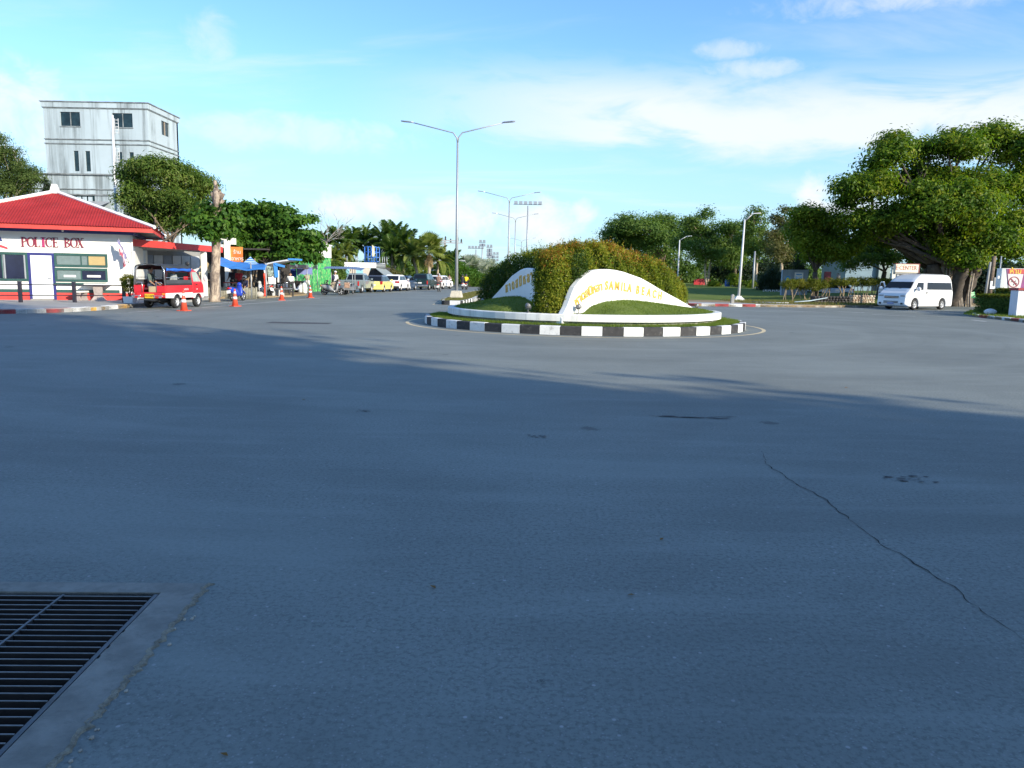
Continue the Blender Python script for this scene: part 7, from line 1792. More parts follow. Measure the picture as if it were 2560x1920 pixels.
# the great banyan at the right
base = V(2368, 764, 58.5); base.z = .1
bl = bpx(59, base, [(2233, 378, 62, 36), (2300, 385, 45, 30), (2406, 366, 75, 44), (2490, 356, 70, 42), (2556, 380, 60, 50), (2164, 475, 72, 46), (2112, 515, 30, 22), (2190, 420, 40, 26), (2265, 455, 85, 50), (2359, 462, 85, 52), (2453, 470, 90, 62), (2545, 480, 80, 66),
      (2140, 555, 45, 34), (2202, 551, 75, 44), (2290, 560, 80, 44), (2390, 560, 75, 46), (2484, 573, 80, 52), (2560, 580, 66, 58), (2421, 640, 48, 34, -3), (2440, 610, 55, 34, -2), (2515, 625, 60, 26, -2), (2640, 450, 100, 90), (2650, 560, 90, 70), (2345, 596, 45, 22, -1), (2255, 602, 62, 28, 2), (2310, 612, 52, 32, 1.5), (2205, 598, 46, 22, 2), (2300, 636, 44, 26, 2.5), (2425, 655, 42, 30, -2.5), (2350, 632, 36, 22, -.5), (2385, 612, 50, 32, -2), (2180, 584, 40, 16), (2470, 600, 60, 36, -3), (2330, 520, 80, 50, -4), (2420, 520, 80, 55, -4)])
by = tree('banyan_tree', 'huge spreading banyan with hanging aerial roots behind the white minibus', base, bl, 150000, 3600, .42, .27, 'banyan', .68, 'bark_dark', 21, .5, None, None, 5, 2.7, .22, .6, sub=4)
mb = MB(); r_ = random.Random(9)
for i in range(46):
 a = r_.uniform(-1, 1); x0 = .2 + a * 1.15; y0 = r_.uniform(-1.0, .5); zt = r_.uniform(3.2, 5.6); lean = .25 * a + .15
 mb.tube([(x0, y0 - .2, -.1), (x0 + r_.uniform(-.08, .08), y0, .8), (x0 + lean * .6 + r_.uniform(-.1, .1), y0 + .1, zt * .6), (x0 + lean * 1.3, y0 + .2, zt)], [r_.uniform(.05, .11), .06, .05, .04], 6)
mb.build('aerial_roots', mat('root_bark', (.30, .255, .21), .95, var=.3, scale=6, bump=.7), by)
# bright tree to its left
base = V(2035, 720, 61); base.z = .2
tree('broadleaf_tree', 'bright green bushy tree between the brownish tree and the banyan', base, bpx(61, base, [(2014, 545, 40, 26), (1998, 575, 38, 28), (2055, 555, 40, 28), (2090, 575, 36, 30), (2039, 612, 52, 28), (2095, 622, 46, 26), (2060, 640, 60, 22), (2010, 610, 35, 30)]), 26000, 700, .33, .22, 'bright', .28, 'bark_dark', 22, .5)
tree('broadleaf_tree', 'small dark tree with a leaning trunk before the blue grey building', V(2192, 740, 66).xy.to_3d(), bpx(66, V(2192, 740, 66).xy.to_3d(), [(2150, 655, 40, 22), (2190, 640, 40, 26), (2225, 650, 30, 20), (2170, 620, 40, 25)]), 9000, 300, .3, .2, 'mid', .28, 'bark_dark', 23, .5, None, None, 1, 2.6, lean=(.5, 0))
# wood beyond the lawn: each tree on its own
BG = 'trees beyond the lawn'
def bgtree(label, px, D, items, n, cl, sg, lf, lm, tr, seed, bark='bark', forks=1, fz=None, asp=.45, limbs=None, droop=None, name='broadleaf_tree'):
 b = V(px, 720, D).xy.to_3d(); b.z = .9; return tree(name, label, b, bpx(D, b, items), n, cl, sg, lf, lm, tr, bark, seed, asp, BG, droop, forks, fz, limbs=limbs)
bgtree('wide umbrella shaped dark green tree rising behind the red tipped hedge', 1655, 108, [(1602, 570, 70, 26), (1541, 590, 38, 24), (1570, 575, 40, 22), (1651, 560, 50, 24), (1690, 578, 46, 26), (1650, 612, 65, 36), (1590, 608, 60, 30), (1530, 606, 34, 18)], 26000, 800, .5, .34, 'mid', .4, 31)
bgtree('airy tree with two pale forked stems above the red board', 1768, 96, [(1724, 556, 24, 14), (1763, 543, 20, 18), (1770, 568, 30, 18), (1736, 600, 50, 30), (1797, 592, 48, 32), (1773, 634, 60, 34), (1810, 640, 40, 30)], 17000, 560, .42, .30, 'mid', .2, 32, 'bark_pale', 2, 3.2)
bgtree('mid green leafy tree just left of the white lamp post', 1835, 94, [(1830, 575, 28, 16), (1841, 607, 42, 32), (1822, 650, 46, 32), (1870, 640, 40, 30), (1800, 610, 30, 24)], 15000, 500, .4, .28, 'mid', .25, 33)
bgtree('tall thin airy tree with open sprays against the sky by the lamp post', 1888, 88, [(1892, 531, 17, 13), (1880, 550, 24, 13), (1905, 560, 18, 16), (1872, 566, 16, 12), (1885, 592, 36, 28), (1900, 630, 38, 30), (1865, 610, 26, 20)], 8500, 330, .36, .27, 'mid', .2, 34, 'bark_pale')
bgtree('sparse brownish tree with thin twigs between airy and bright trees', 1950, 82, [(1966, 526, 14, 9), (1944, 551, 20, 13), (1972, 556, 16, 12), (1956, 582, 38, 30), (1932, 607, 38, 25), (1948, 636, 44, 28), (1970, 620, 26, 24)], 9500, 380, .32, .25, 'brown', .22, 35, 'bark_pale')
bgtree('dense green tree filling the gap below the umbrella tree', 1690, 118, [(1680, 650, 60, 40), (1640, 660, 50, 40), (1730, 660, 50, 40), (1560, 640, 60, 44), (1500, 640, 50, 36)], 14000, 480, .5, .36, 'mid', .3, 36)
bgtree('dark green tree low behind the lamp post with pale trunk', 1860, 110, [(1850, 676, 50, 34), (1800, 680, 40, 30), (1900, 680, 50, 34), (1950, 670, 50, 36), (1980, 650, 40, 40)], 12000, 420, .5, .36, 'dark', .3, 37)
for i, (px, D, top, w, lab) in enumerate(((1935, 72, 672, 26, 'dark drooping evergreen standing left of the concrete sponsor wall'), (1915, 74, 690, 20, 'lower dark drooping evergreen beside the blue tarpaulin tent'), (2000, 74, 610, 16, 'tall narrow dark evergreen behind the concrete sponsor wall'), (1952, 71, 690, 18, 'dark drooping evergreen touching the sponsor wall edge'))):
 b = V(px, 745, D).xy.to_3d(); b.z = .3; k = FPX / D; items = [(px + (j % 2 - .5) * w * .3, top + (735 - top) * (j + .5) / 6, w * (.45 + .55 * min(1, (j + .6) / 3)), (735 - top) / 8) for j in range(6)]
 tree('evergreen_tree', lab, b, bpx(D, b, items), 6500, 300, .22, .30, 'dark', .12, 'bark_dark', 60 + i, .16, 'dark evergreens on the lawn', .7, 1, None, .25, .9)
# small shrubs on the lawn
for i, (px, py, D, r, lm, lab) in enumerate(((1782, 712, 86, 10, 'bright', 'small yellow green sapling in front of the red board'), (1832, 700, 88, 20, 'bright', 'leafy bright green shrub between red board and lamp post'), (1880, 712, 84, 14, 'bright', 'low green shrub right of the lamp post'))):
 b = V(px, 722, D).xy.to_3d(); b.z = .8; tree('shrub', lab, b, bpx(D, b, [(px, py, r, r * .8), (px + r * .5, py + r * .4, r * .8, r * .5)]), 1800, 80, .2, .22, lm, .06, 'bark_pale', 80 + i, .5, None, None, 1, .8)

# left side ----------------------------------------------------------
base = V(412, 735, 48.5).xy.to_3d(); base.z = .1
tree('mango_tree', 'broad mango tree with drooping narrow leaves behind the covered way', base, bpx(49.5, base, [(367, 418, 42, 22), (335, 447, 36, 28), (419, 444, 58, 36), (489, 455, 42, 30), (517, 486, 34, 30), (330, 490, 30, 34), (372, 500, 52, 36), (440, 500, 60, 40), (402, 548, 62, 34), (460, 565, 44, 26), (500, 535, 46, 32), (350, 540, 40, 30)]), 42000, 1300, .30, .26, 'mango', .22, 'bark', 41, .26, None, .35, 2, 2.9)
base = V(668, 735, 54.0).xy.to_3d(); base.z = .1
at = tree('almond_tree', 'tiered sea almond tree with big glossy leaves over the market', base, bpx(54.5, base, [(672, 520, 30, 8), (616, 521, 34, 12), (705, 532, 34, 10), (640, 540, 34, 10), (629, 556, 48, 13), (730, 552, 40, 11), (776, 549, 18, 5), (690, 560, 44, 12), (629, 585, 50, 15), (705, 584, 50, 14), (765, 588, 30, 11), (654, 612, 52, 15), (730, 612, 55, 14), (786, 614, 24, 11), (667, 637, 48, 12), (743, 642, 52, 12), (788, 645, 20, 8), (600, 560, 30, 18), (596, 610, 28, 18), (575, 530, 24, 16)]), 19000, 900, .24, .32, 'almond', .10, 'bark_dark', 42, .55, None, None, 2, 2.2, .3, .5, sub=0)
mb = MB(); r_ = random.Random(12)
for i in range(11):
 a = r_.uniform(-.62, .5); limb(mb, (a * .7 - .55, r_.uniform(-.3, .2) - 2.6, -.05), (a * 1.1 - .5 + r_.uniform(-.2, .3), r_.uniform(-.3, .3) - 2.3, r_.uniform(1.8, 2.5)), .075, .05, r_, .08, 7, 7)
mb.build('twisted_stems', mat('stem_brown', (.25, .185, .12), .95, var=.3, scale=5, bump=.7), at)
def stump_tree():
 base = V(536, 752, 41.0).xy.to_3d(); base.z = .12; t = thing('pollarded_tree', 'thick pale trunk lopped at the top, sprouting big leaves halfway up', 'tree', base)
 Z = lambda py: V(536, py, 41.0).z - base.z; X = lambda px, py: V(px, py, 41.0).x - base.x
 m = bpy.data.materials.new('lopped_bark'); m.use_nodes = True; k = NT(m.node_tree); tc = k.n('ShaderNodeTexCoord').outputs['Object']; b = m.node_tree.nodes['Principled BSDF']
 n1 = k.noise(k.mapping(tc, (3, 3, 1.4)), 1.0, 7, .7, .5); n2 = k.noise(k.mapping(tc, (9, 9, 2.5)), 1.0, 6, .7)
 c = k.mix(k.step(n1, .42, .60), (.17, .13, .105), (.46, .37, .28)); c = k.mix(k.m('MULTIPLY', k.step(n2, .55, .7), .7), c, (.12, .09, .075)); m.node_tree.links.new(c, b.inputs['Base Color']); b.inputs['Roughness'].default_value = .95
 bp = k.n('ShaderNodeBump'); bp.inputs['Strength'].default_value = .9; bp.inputs['Distance'].default_value = .05; m.node_tree.links.new(n2, bp.inputs['Height']); m.node_tree.links.new(bp.outputs[0], b.inputs['Normal'])
 rings = []; rng = random.Random(8)
 for py, px, w in ((756, 536, 30), (748, 536, 26), (730, 537, 24), (700, 538, 22.5), (670, 539, 21), (640, 539.5, 20.5), (610, 540, 20), (580, 540, 19.5), (550, 541, 18.5), (528, 542, 18), (512, 543, 21), (498, 543, 24), (488, 544, 26), (480, 543, 22), (474, 541, 13), (466, 540, 9), (456, 538, 8), (451, 538, 6)):
  r = w / 2 / FPX * 41; cx = X(px, py); rings.append([(cx + r * (1 + .10 * math.sin(3 * a + py * .05) + rng.uniform(-.04, .04)) * math.cos(a), r * (1 + .1 * math.cos(2 * a + py * .04)) * math.sin(a), Z(py)) for a in [2 * math.pi * i / 16 for i in range(16)]])
 mb = MB(); mb.loft(rings, True, True); mb.build('trunk', m, t)
 mb = MB()
 for px0, py0, px1, py1, r in ((536, 500, 531, 482, .09), (550, 500, 559, 484, .13), (549, 512, 560, 500, .10), (534, 520, 528, 510, .07)):
  mb.tube([(X(px0, py0), -.05, Z(py0)), (X(px1, py1), -.1, Z(py1))], [r, r * .85], 9)
 mb.build('cut_stubs', m, t)
 mb = MB(); r2 = random.Random(3)
 for px, py in ((500, 545), (560, 525), (497, 560), (565, 580), (520, 575), (575, 545), (558, 455), (565, 470)): limb(mb, (X(541, min(600, py + 20)), 0, Z(min(600, py + 20))), (X(px, py), -.3, Z(py)), .03, .008, r2, .12, 5, 5)
 mb.build('sprout_branches', A['bark'], t)
 D = 41; s = FPX / D; bl = []
 for px, py, rx, rz, dy in ((546, 562, 34, 16, -.3), (556, 528, 34, 16, .2), (500, 550, 38, 16, -.1), (508, 574, 40, 13, .1), (566, 582, 28, 12, .1), (530, 590, 26, 10, -.5), (580, 548, 18, 14, .2), (520, 520, 26, 14, .4)):
  p = V(px, py, D); bl.append((p.x - base.x, dy, p.z - base.z, rx / s, rx / s * .7, rz / s))
 crown('leaves', bl, 3600, 260, .17, .27, LM['almond'], t, 44, .55, .3, .5)
stump_tree()
base = V(20, 700, 62).xy.to_3d(); base.z = .1
tree('feathery_tree', 'feathery fine leaved tree behind the police box roof at the picture edge', base, bpx(62, base, [(0, 355, 18, 16), (6, 387, 30, 25), (37, 382, 15, 10), (41, 403, 22, 14), (76, 430, 18, 9), (78, 452, 28, 18), (32, 444, 45, 34), (16, 470, 45, 30), (57, 476, 42, 24), (-40, 420, 45, 50), (-30, 480, 50, 40)]), 30000, 900, .30, .20, 'feather', .3, 'bark_pale', 45, .3)
base = V(119, 520, 58).xy.to_3d(); base.z = .1
tree('evergreen_tree', 'small dark pointed evergreen tip beside the police box finial', base, bpx(58, base, [(116, 456, 6, 4), (117, 466, 8, 4), (118, 476, 10, 5), (120, 486, 13, 6), (120, 498, 16, 8)]), 1500, 90, .12, .18, 'dark', .08, 'bark_dark', 46, .3)
def bare_tree():
 base = V(818, 690, 90).xy.to_3d(); t = thing('bare_tree', 'leafless grey tree with thin forking twigs above the mural building', 'tree', base); r = random.Random(6); mb = MB()
 Z = lambda py: V(818, py, 90).z; top = (0, 0, Z(606)); limb(mb, (0, 0, 0), top, .18, .08, r, .03, 8, 5)
 def rec(p, d, L_, rad, k):
  q = Vector(p) + d * L_; pts = limb(mb, p, q, rad, rad * .55, r, .08, 5, 4)
  if k:
   for j in range(3):
    nd = (d + Vector((r.uniform(-.8, .8), r.uniform(-.8, .8), r.uniform(-.25, .45)))).normalized(); rec(pts[r.choice((2, 3, 4))], nd, L_ * r.uniform(.5, .7), rad * .6, k - 1)
 for d in ((-1, 0, .55), (-.5, .5, 1), (.1, -.3, 1), (.6, .3, .8), (1, -.2, .35), (1, .3, .7), (-.9, -.4, .2)): rec(top, Vector(d).normalized(), r.uniform(1.5, 2.3), .038, 3)
 mb.build('branches', mat('bark_bare', (.30, .27, .25), .9, var=.2), t)
bare_tree()

# palms --------------------------------------------------------------
def frond_mesh(L_, droop, seed, m, nl=26, wide=.5, hang=.5):
 rng = np.random.default_rng(seed); vs = []; fs = []
 t = np.linspace(0, 1, 12); X = L_ * t * (1 - .18 * droop * t); Zc = L_ * (.28 * t - droop * .75 * t ** 2.2)
 for i in range(11):
  w0, w1 = .035 * (1 - t[i]) + .006, .035 * (1 - t[i + 1]) + .006; b = len(vs)
  vs += [(X[i], -w0, Zc[i]), (X[i], w0, Zc[i]), (X[i + 1], w1, Zc[i + 1]), (X[i + 1], -w1, Zc[i + 1])]; fs.append((b, b + 1, b + 2, b + 3))
 for k in range(nl):
  q = .14 + .86 * k / nl; x, z = np.interp(q, t, X), np.interp(q, t, Zc); l = L_ * wide * (math.sin(math.pi * min(1, .12 + q * .88)) ** .6) * .62
  for s in (-1, 1):
   a = rng.uniform(.5, .8); b = len(vs); dz = -l * hang * rng.uniform(.5, 1.1); wd = .03 + .02 * L_ / 3
   vs += [(x - wd, 0, z), (x + l * .45 * math.cos(a) + wd * .6, s * l * .5, z + .06 * l + dz * .25), (x + l * .8 * math.cos(a), s * l * math.sin(a) * .95, z + dz), (x + wd, 0, z)]; fs.append((b, b + 1, b + 2, b + 3))
 me = bpy.data.meshes.new('frond'); me.from_pydata(vs, [], fs); me.materials.append(m); return me
def fan_mesh(R_, m, n=26, droop=.35):
 vs = [(0, 0, 0)]; fs = []
 pet = R_ * .9
 b = 1; vs += [(0, -.03, 0), (0, .03, 0), (pet, .02, .05), (pet, -.02, .05)]; fs.append((1, 2, 3, 4))
 for k in range(n):
  a0 = -2.3 + 4.6 * k / n; a1 = -2.3 + 4.6 * (k + 1) / n; am = (a0 + a1) / 2; b = len(vs); r1 = R_ * (.86 + .12 * math.cos(am * .7)); c = (pet, 0, .05)
  vs += [c, (c[0] + r1 * .62 * math.cos(a0), r1 * .62 * math.sin(a0), .05 - .02), (c[0] + r1 * math.cos(am), r1 * math.sin(am), .05 - droop * R_ * .5), (c[0] + r1 * .62 * math.cos(a1), r1 * .62 * math.sin(a1), .05 + .03)]; fs.append((b, b + 1, b + 2, b + 3))
 me = bpy.data.meshes.new('fan'); me.from_pydata(vs, [], fs); me.materials.append(m); return me
FR = [frond_mesh(2.9, .9, 1, LM['palm']), frond_mesh(2.9, .45, 2, LM['palm']), frond_mesh(2.8, 1.25, 3, LM['palm'], hang=.7)]
FP = [frond_mesh(2.6, .9, 4, LM['palm_pale']), frond_mesh(2.6, .5, 5, LM['palm_pale']), frond_mesh(2.6, 1.25, 6, LM['palm_pale'], hang=.7)]
FA = [fan_mesh(1.0, LM['palm_pale']), fan_mesh(.95, LM['palm_pale'], 24, .7)]; FD = fan_mesh(1.0, LM['dead'], 18, 1.0); FS = fan_mesh(1.25, LM['silver'], 22, .3)
def palm(label, px, py, D, kind='feather', sc=1.0, n=20, seed=1, lean=0, name='palm_tree', group='palms behind the market', trunk=None):
 r = random.Random(seed); c = V(px, py, D); base = Vector((c.x + lean, D, .1)); t = thing(name, label, 'palm tree', base, 0, group); h = c.z - .1
 mb = MB(); m = 9; mb.tube([(-lean * (i / m) ** 1.5, 0, h * i / m) for i in range(m + 1)], [(.20 - .07 * i / m) * sc ** .5 for i in range(m + 1)], 9); mb.build('trunk', A[trunk or 'bark_pale'], t)
 top = Vector((-lean, 0, h))
 for i in range(n):
  az = i * 2.399 + r.uniform(-.2, .2); el = math.radians(75 - 95 * (i / n) + r.uniform(-8, 8)); k = i / n
  me = {'feather': FR, 'pale': FP}[kind][1 if k < .35 else (0 if k < .75 else 2)] if kind in ('feather', 'pale') else ({'fan': FA, 'silver': [FS, FS]}[kind][0 if k < .6 else 1])
  o = bpy.data.objects.new('frond', me); COL.objects.link(o); o.parent = t; o.location = top; o.rotation_euler = (r.uniform(-.3, .3), -el, az); s = sc * r.uniform(.85, 1.1); o.scale = (s, s, s)
 if kind == 'fan':
  for i in range(9):
   o = bpy.data.objects.new('dead_frond', FD); COL.objects.link(o); o.parent = t; o.location = top - Vector((0, 0, .15 + .06 * i)); o.rotation_euler = (r.uniform(-.4, .4), math.radians(76 + r.uniform(-10, 10)), i * 2.399); o.scale = (sc * r.uniform(.55, .8), sc * .35, sc * .7)
 return t
for i, a in enumerate((('dark feather palm above the mural building roof corner', 844, 610, 104, 'feather', 1.0), ('feather palm behind the far shop, left of the blue frame', 876, 612, 108, 'feather', 1.05), ('feather palm rising right behind the blue roof frame', 914, 608, 110, 'feather', 1.05),
      ('tall bushy feather palm, left one of the leaning pair', 962, 606, 106, 'feather', 1.15), ('tall bushy feather palm, right one of the leaning pair', 986, 600, 108, 'feather', 1.2), ('feather palm between the tall pair and the yellow palm', 1008, 618, 104, 'feather', 1.15),
      ('small pale drooping palm low behind the mural wall', 864, 634, 98, 'pale', .7), ('broad yellow green palm with drooping fronds beside the fan palm', 1032, 642, 100, 'pale', 1.15), ('feather palm half hidden below the leaning pair', 980, 634, 101, 'feather', 1.05),
      ('drooping palm close to the right of the fan palm', 1094, 652, 103, 'pale', 1.0), ('dark palm at the right end of the row above the big shrubs', 1130, 660, 118, 'feather', .95), ('feather palm behind the almond tree edge', 806, 622, 104, 'feather', .9), ('palm tuft between the mural wall and the far shop', 838, 650, 96, 'pale', .8))):
 palm(*a, seed=i + 3, n=22, lean=(.8 if i == 7 else 0))
palm('stout fan palm with a brown skirt of dead leaves beside the utility poles', 1073, 625, 98, 'fan', 1.35, 28, 40, 0, 'fan_palm', None)
for i, (px, py, D) in enumerate(((1172, 672, 150), (1186, 676, 155), (1200, 682, 160), (1212, 688, 150), (1222, 680, 165))):
 palm(('silvery grey fan palm at the left of the pale group', 'silvery grey fan palm second from the left of the pale group', 'silvery grey fan palm in the middle of the pale group', 'low silvery grey fan palm in front of the pale group', 'silvery grey fan palm at the right of the pale group by the hedge')[i], px, py, D, 'silver', 1.4, 22, 50 + i, 0, 'fan_palm', 'silvery palms far up the road')
# shrubs along the far roadside
for i, (px, py, rx, rz, D, lm, lab) in enumerate(((1112, 690, 26, 20, 112, 'mid', 'big green roadside shrub behind the striped-shirted person'), (1140, 682, 34, 26, 114, 'almond', 'largest rounded green shrub right of the lamp post'), (1172, 694, 34, 20, 116, 'almond', 'rounded green shrub behind the yellow rider'), (1200, 702, 26, 13, 118, 'bright', 'low bright green shrub at the end of the row'), (1010, 705, 22, 10, 100, 'bright', 'low bright shrub behind the dark blue car'), (1056, 700, 20, 12, 104, 'bright', 'low green shrub under the fan palm'), (975, 690, 18, 14, 97, 'brown', 'brown dried shrub beside the sloping awning'), (840, 690, 22, 26, 90, 'mid', 'loose green shrub between mural wall and far shop'))):
 b = V(px, 716, D).xy.to_3d(); b.z = .1; tree('shrub', lab, b, bpx(D, b, [(px - rx * .4, py, rx * .7, rz * .8), (px + rx * .4, py + rz * .1, rx * .7, rz * .75), (px, py - rz * .35, rx * .7, rz * .7), (px, py + rz * .6, rx, rz * .6)]), 7000, 300, .35, .34, lm, .12, 'bark', 90 + i, .3, 'shrubs along the far roadside', .2, 3, .8)
b = V(1255, 705, 210).xy.to_3d(); tree('casuarina_tree', 'grey green wispy far tree just above the shaded hedge end', b, bpx(210, b, [(1255, 668, 18, 12), (1245, 680, 16, 12), (1266, 680, 16, 12), (1255, 690, 24, 10)]), 5000, 240, .7, .6, 'feather', .3, 'bark', 99, .2)

# distant woods that read as one mass
def wood(name, label, x0px, x1px, ytop, D, n, lm, seed, zb=0.0, depth=8):
 rng = np.random.default_rng(seed); a, b = V(x0px, ytop, D), V(x1px, ytop, D); bl = []; x = a.x
 while x < b.x:
  r = rng.uniform(2.2, 4.2); h = V((x0px + x1px) / 2, ytop, D).z * rng.uniform(.8, 1.05); bl.append((x, D + rng.uniform(0, depth), h * .55 + zb, r, r, h * .48)); x += r * .9
 P, N, _ = crown_points(bl, n, n // 22, .5, rng, .25, .9); v, f = leaf_quads(P, N, .5, .5, rng, .1); o = raw_mesh(name, v, f, LM[lm]); tag(o, label, 'wood', kind='stuff')
wood('wood', 'dark far wood closing the view behind the lawn trees', 1430, 2200, 655, 140, 30000, 'mid', 71)
wood('wood', 'dark undergrowth wood behind the banyan and the prohibition sign', 2330, 2700, 655, 88, 22000, 'dark', 72)
wood('wood', 'green far wood closing the view behind the palms', 640, 1180, 640, 150, 26000, 'mid', 73)
wood('wood', 'far tree belt behind the police box and tower', -400, 560, 610, 130, 16000, 'mid', 74)

# tall trees standing behind the viewer: they cast the broad shade over the near road
ST = np.array([0.64, 0.77]); SS = np.array([0.77, -0.64])
proto = None
for i, (n_, t_, k) in enumerate(((5.4, 27, (1, 1, 1)), (4.6, 34, (1.35, 1.35, 1.7)), (-3.5, 27, (1, 1, 1)), (-9.5, 30, (1.15, 1.15, 1.15)), (-16, 27, (1, 1, 1)), (-22, 30, (1.1, 1.1, 1.1)))):
 p = ST * n_ + SS * t_; lab = 'tall broad shade tree standing beside the road behind the viewer'
 if proto is None:
  proto = tree('shade_tree', lab, Vector((p[0], p[1], 0)), [(0, 0, 15.2, 3.0, 3.0, 2.4), (-1.8, 1.2, 13.2, 3.2, 3.2, 2.6), (1.9, -.8, 13.0, 3.2, 3.2, 2.6), (0, 0, 11.5, 4.4, 4.4, 2.8), (-2.2, -1.4, 9.4, 3.4, 3.4, 2.6), (2.4, 1.2, 9.2, 3.4, 3.4, 2.6), (0, 2, 7.6, 3.8, 3.8, 2.4), (.6, -2, 7.2, 3.8, 3.8, 2.4)], 22000, 700, .55, .55, 'banyan', .5, 'bark_dark', 200, .6, 'tall shade trees behind the viewer', None, 2, 5.0, .3, .9)
  proto.scale = k; proto.rotation_euler.z = 0
 else:
  c = copy_tree(proto); c.location = (p[0], p[1], 0); c.scale = k; c.rotation_euler = (0, 0, i * 1.7)
# ------------------------------------------------------------------ right side: lawn block, kerb, signs
RK = [(8.6, 49.6), (11.38, 47.9), (15.54, 48.6), (19.5, 49.7), (24.0, 51.6), (25.0, 53.6), (25.6, 57.2), (29.0, 58.6), (33, 57.6), (36, 58.5), (41, 63.0), (60, 72)]
slab('verge', RK + [(140, 110), (140, 330), (14, 330), (5.5, 200), (3.8, 120), (5.2, 72), (7.4, 54)], -.1, .14, A['dirt'])
slab('pavement', [(9.0, 49.75), (11.4, 48.12), (15.5, 48.82), (19.4, 49.9), (18.2, 51.2), (15.2, 51.5), (11, 52.6), (8.8, 54)], -.05, .152, A['pavement'])
rk = thing('roadside_kerb', 'red and white roadside kerb behind the island, broken at its right end', 'kerb')
kerb_run(rk, [(6.3, 62), (7.4, 54), (8.6, 49.6), (11.38, 47.9), (15.54, 48.6)], [.9], [A['kerb_white'], A['kerb_red']], h=.165, w=.2, side=1)
rk2 = thing('broken_kerb', 'worn unpainted kerb stones overgrown with weeds before the stone wall', 'kerb')
kerb_run(rk2, [(15.54, 48.6), (19.5, 49.7), (24.0, 51.6), (25.0, 53.6)], [.7, .55, .8], [A['kerb_worn']], h=.13, w=.2, side=1, gap=.02)
kerb_run(thing('low_kerb', 'low dusty kerb at the foot of the banyan', 'kerb'), [(29.0, 58.6), (33, 57.6), (36, 58.5), (41, 63.0)], [1.0], [A['kerb_worn']], h=.13, w=.18, side=1)
# the lawn rises gently towards the trees
def right_lawn():
 nx, ny = 40, 34; vs = []; fs = []
 for i in range(nx + 1):
  for j in range(ny + 1):
   v = j / ny; u = i / nx; y = 56 + 80 * v ** 1.4; x0 = 8.5 + (y - 56) * .02; x1 = 29 + (y - 56) * .55; x = x0 + (x1 - x0) * u
   vs.append((x, y + 1.6 * math.sin(u * 5) * (1 - v), .146 + .9 * (1 - math.exp(-max(0, y - 57) / 14)) + .05 * math.sin(x * .9) * v))
 for i in range(nx):
  for j in range(ny): q = i * (ny + 1) + j; fs.append((q, q + ny + 1, q + ny + 2, q + 1))
 struct(raw_mesh('lawn', np.array(vs), np.array(fs), A['lawn'], None, True))
right_lawn()
pts = [(NPR.uniform(15.5, 25.3), NPR.uniform(49.2, 58), .14) for _ in range(9000)]
pts = [p for p in pts if p[1] > 48.9 + (p[0] - 15.5) * .30 and NPR.random() < .35 + .65 * (math.sin(p[0] * 1.7) * math.sin(p[1] * 1.3 + p[0]) > .1)]
tag(blades('weeds', pts, .16, A['grass_blade_dry'], .035, .9), 'dry weeds and grass tufts on the dusty verge', 'weeds', kind='stuff')

def single_lamp(label, px, Y, H, py_base=None, lean=0.0, arm=1.6, side=1):
 p = gr(px, Y); p.z = .15; t = thing('street_lamp', label, 'street lamp', p, 0)
 mb = MB(); mb.loft([[(sx * a, sy * a, z) for sx, sy in ((-1, -1), (1, -1), (1, 1), (-1, 1))] for a, z in ((.42, 0), (.36, .10), (.18, .28), (.17, .34))]); mb.build('base', A['kerb_white'], t)
 mb = MB(); mb.tube([(0, 0, .2), (lean * .5, 0, H * .5), (lean, 0, H)], [.10, .085, .06], 12); mb.build('pole', A['lamp_white'], t)
 mb = MB(); mb.tube([(lean, 0, H - .1), (lean + side * .25, 0, H + .12), (lean + side * arm, 0, H + .42)], [.05, .045, .035], 8); mb.build('arm', A['galv'], t)
 mb = MB(); x = lean + side * arm; mb.loft([[(x + side * q, w, H + .40 + z), (x + side * q, -w, H + .40 + z), (x + side * q, -w * .7, H + .45 + z), (x + side * q, w * .7, H + .45 + z)] for q, w, z in ((-.1, .05, 0), (.1, .12, .03), (.45, .13, .06), (.6, .07, .07))]); mb.build('lamp_head', A['lamp_white'], t)
single_lamp('white single armed street lamp on the dusty verge right of the island', 1849, 58, 5.95, lean=.12, arm=.55)
single_lamp('grey single armed street lamp seen over the red tipped hedge', 1694, 92, 6.1, lean=.02, arm=.8)
def thin_pole(label, px, Y, py_top, r, m, cat='pole', name='pole', z0=.3, lean=0):
 p = gr(px, Y); h = V(px, py_top, Y).z; p.z = z0; t = thing(name, label, cat, p); mb = MB(); mb.tube([(0, 0, 0), (lean, 0, h - z0)], [r, r * .8], 10); mb.build('shaft', m, t); return t
thin_pole('thin pale pole standing among the trees right of the white lamp', 1883, 80, 628, .10, A['galv'])
def bollard():
 t = thing('bollard', 'short round topped concrete bollard on the pavement edge left of the lamp', 'bollard', gr(1834, 50.3) + Vector((0, 0, .15))); mb = MB(); mb.bb(-.10, .10, -.10, .10, 0, .52); mb.build('post', A['concrete'], t, .012); mb = MB(); mb.ball((0, 0, .52), .10, 12, 6, (1, 1, .7)); mb.build('cap', A['concrete'], t)
bollard()
def red_board():
 D = 98; t = thing('red_board', 'long red curved board lying under the trees beyond the lawn', 'board'); m = mat('board_red', (.32, .015, .02), .6, var=.25, scale=.8); mb = MB(); n = 16; rings = []
 for i in range(n + 1):
  px = 1735 + 70 * i / n; zt = V(px, 700 - 5 * math.sin(i * .2) + 10 * (i / n) ** 2, D).z; x = gr(px, D).x; y = D + 1.5 * math.sin(i / n * 3); rings.append([(x, y, .9), (x, y + .12, .9), (x, y + .12, zt), (x, y, zt)])
 mb.loft(rings); mb.build('panel', m, t)
red_board()
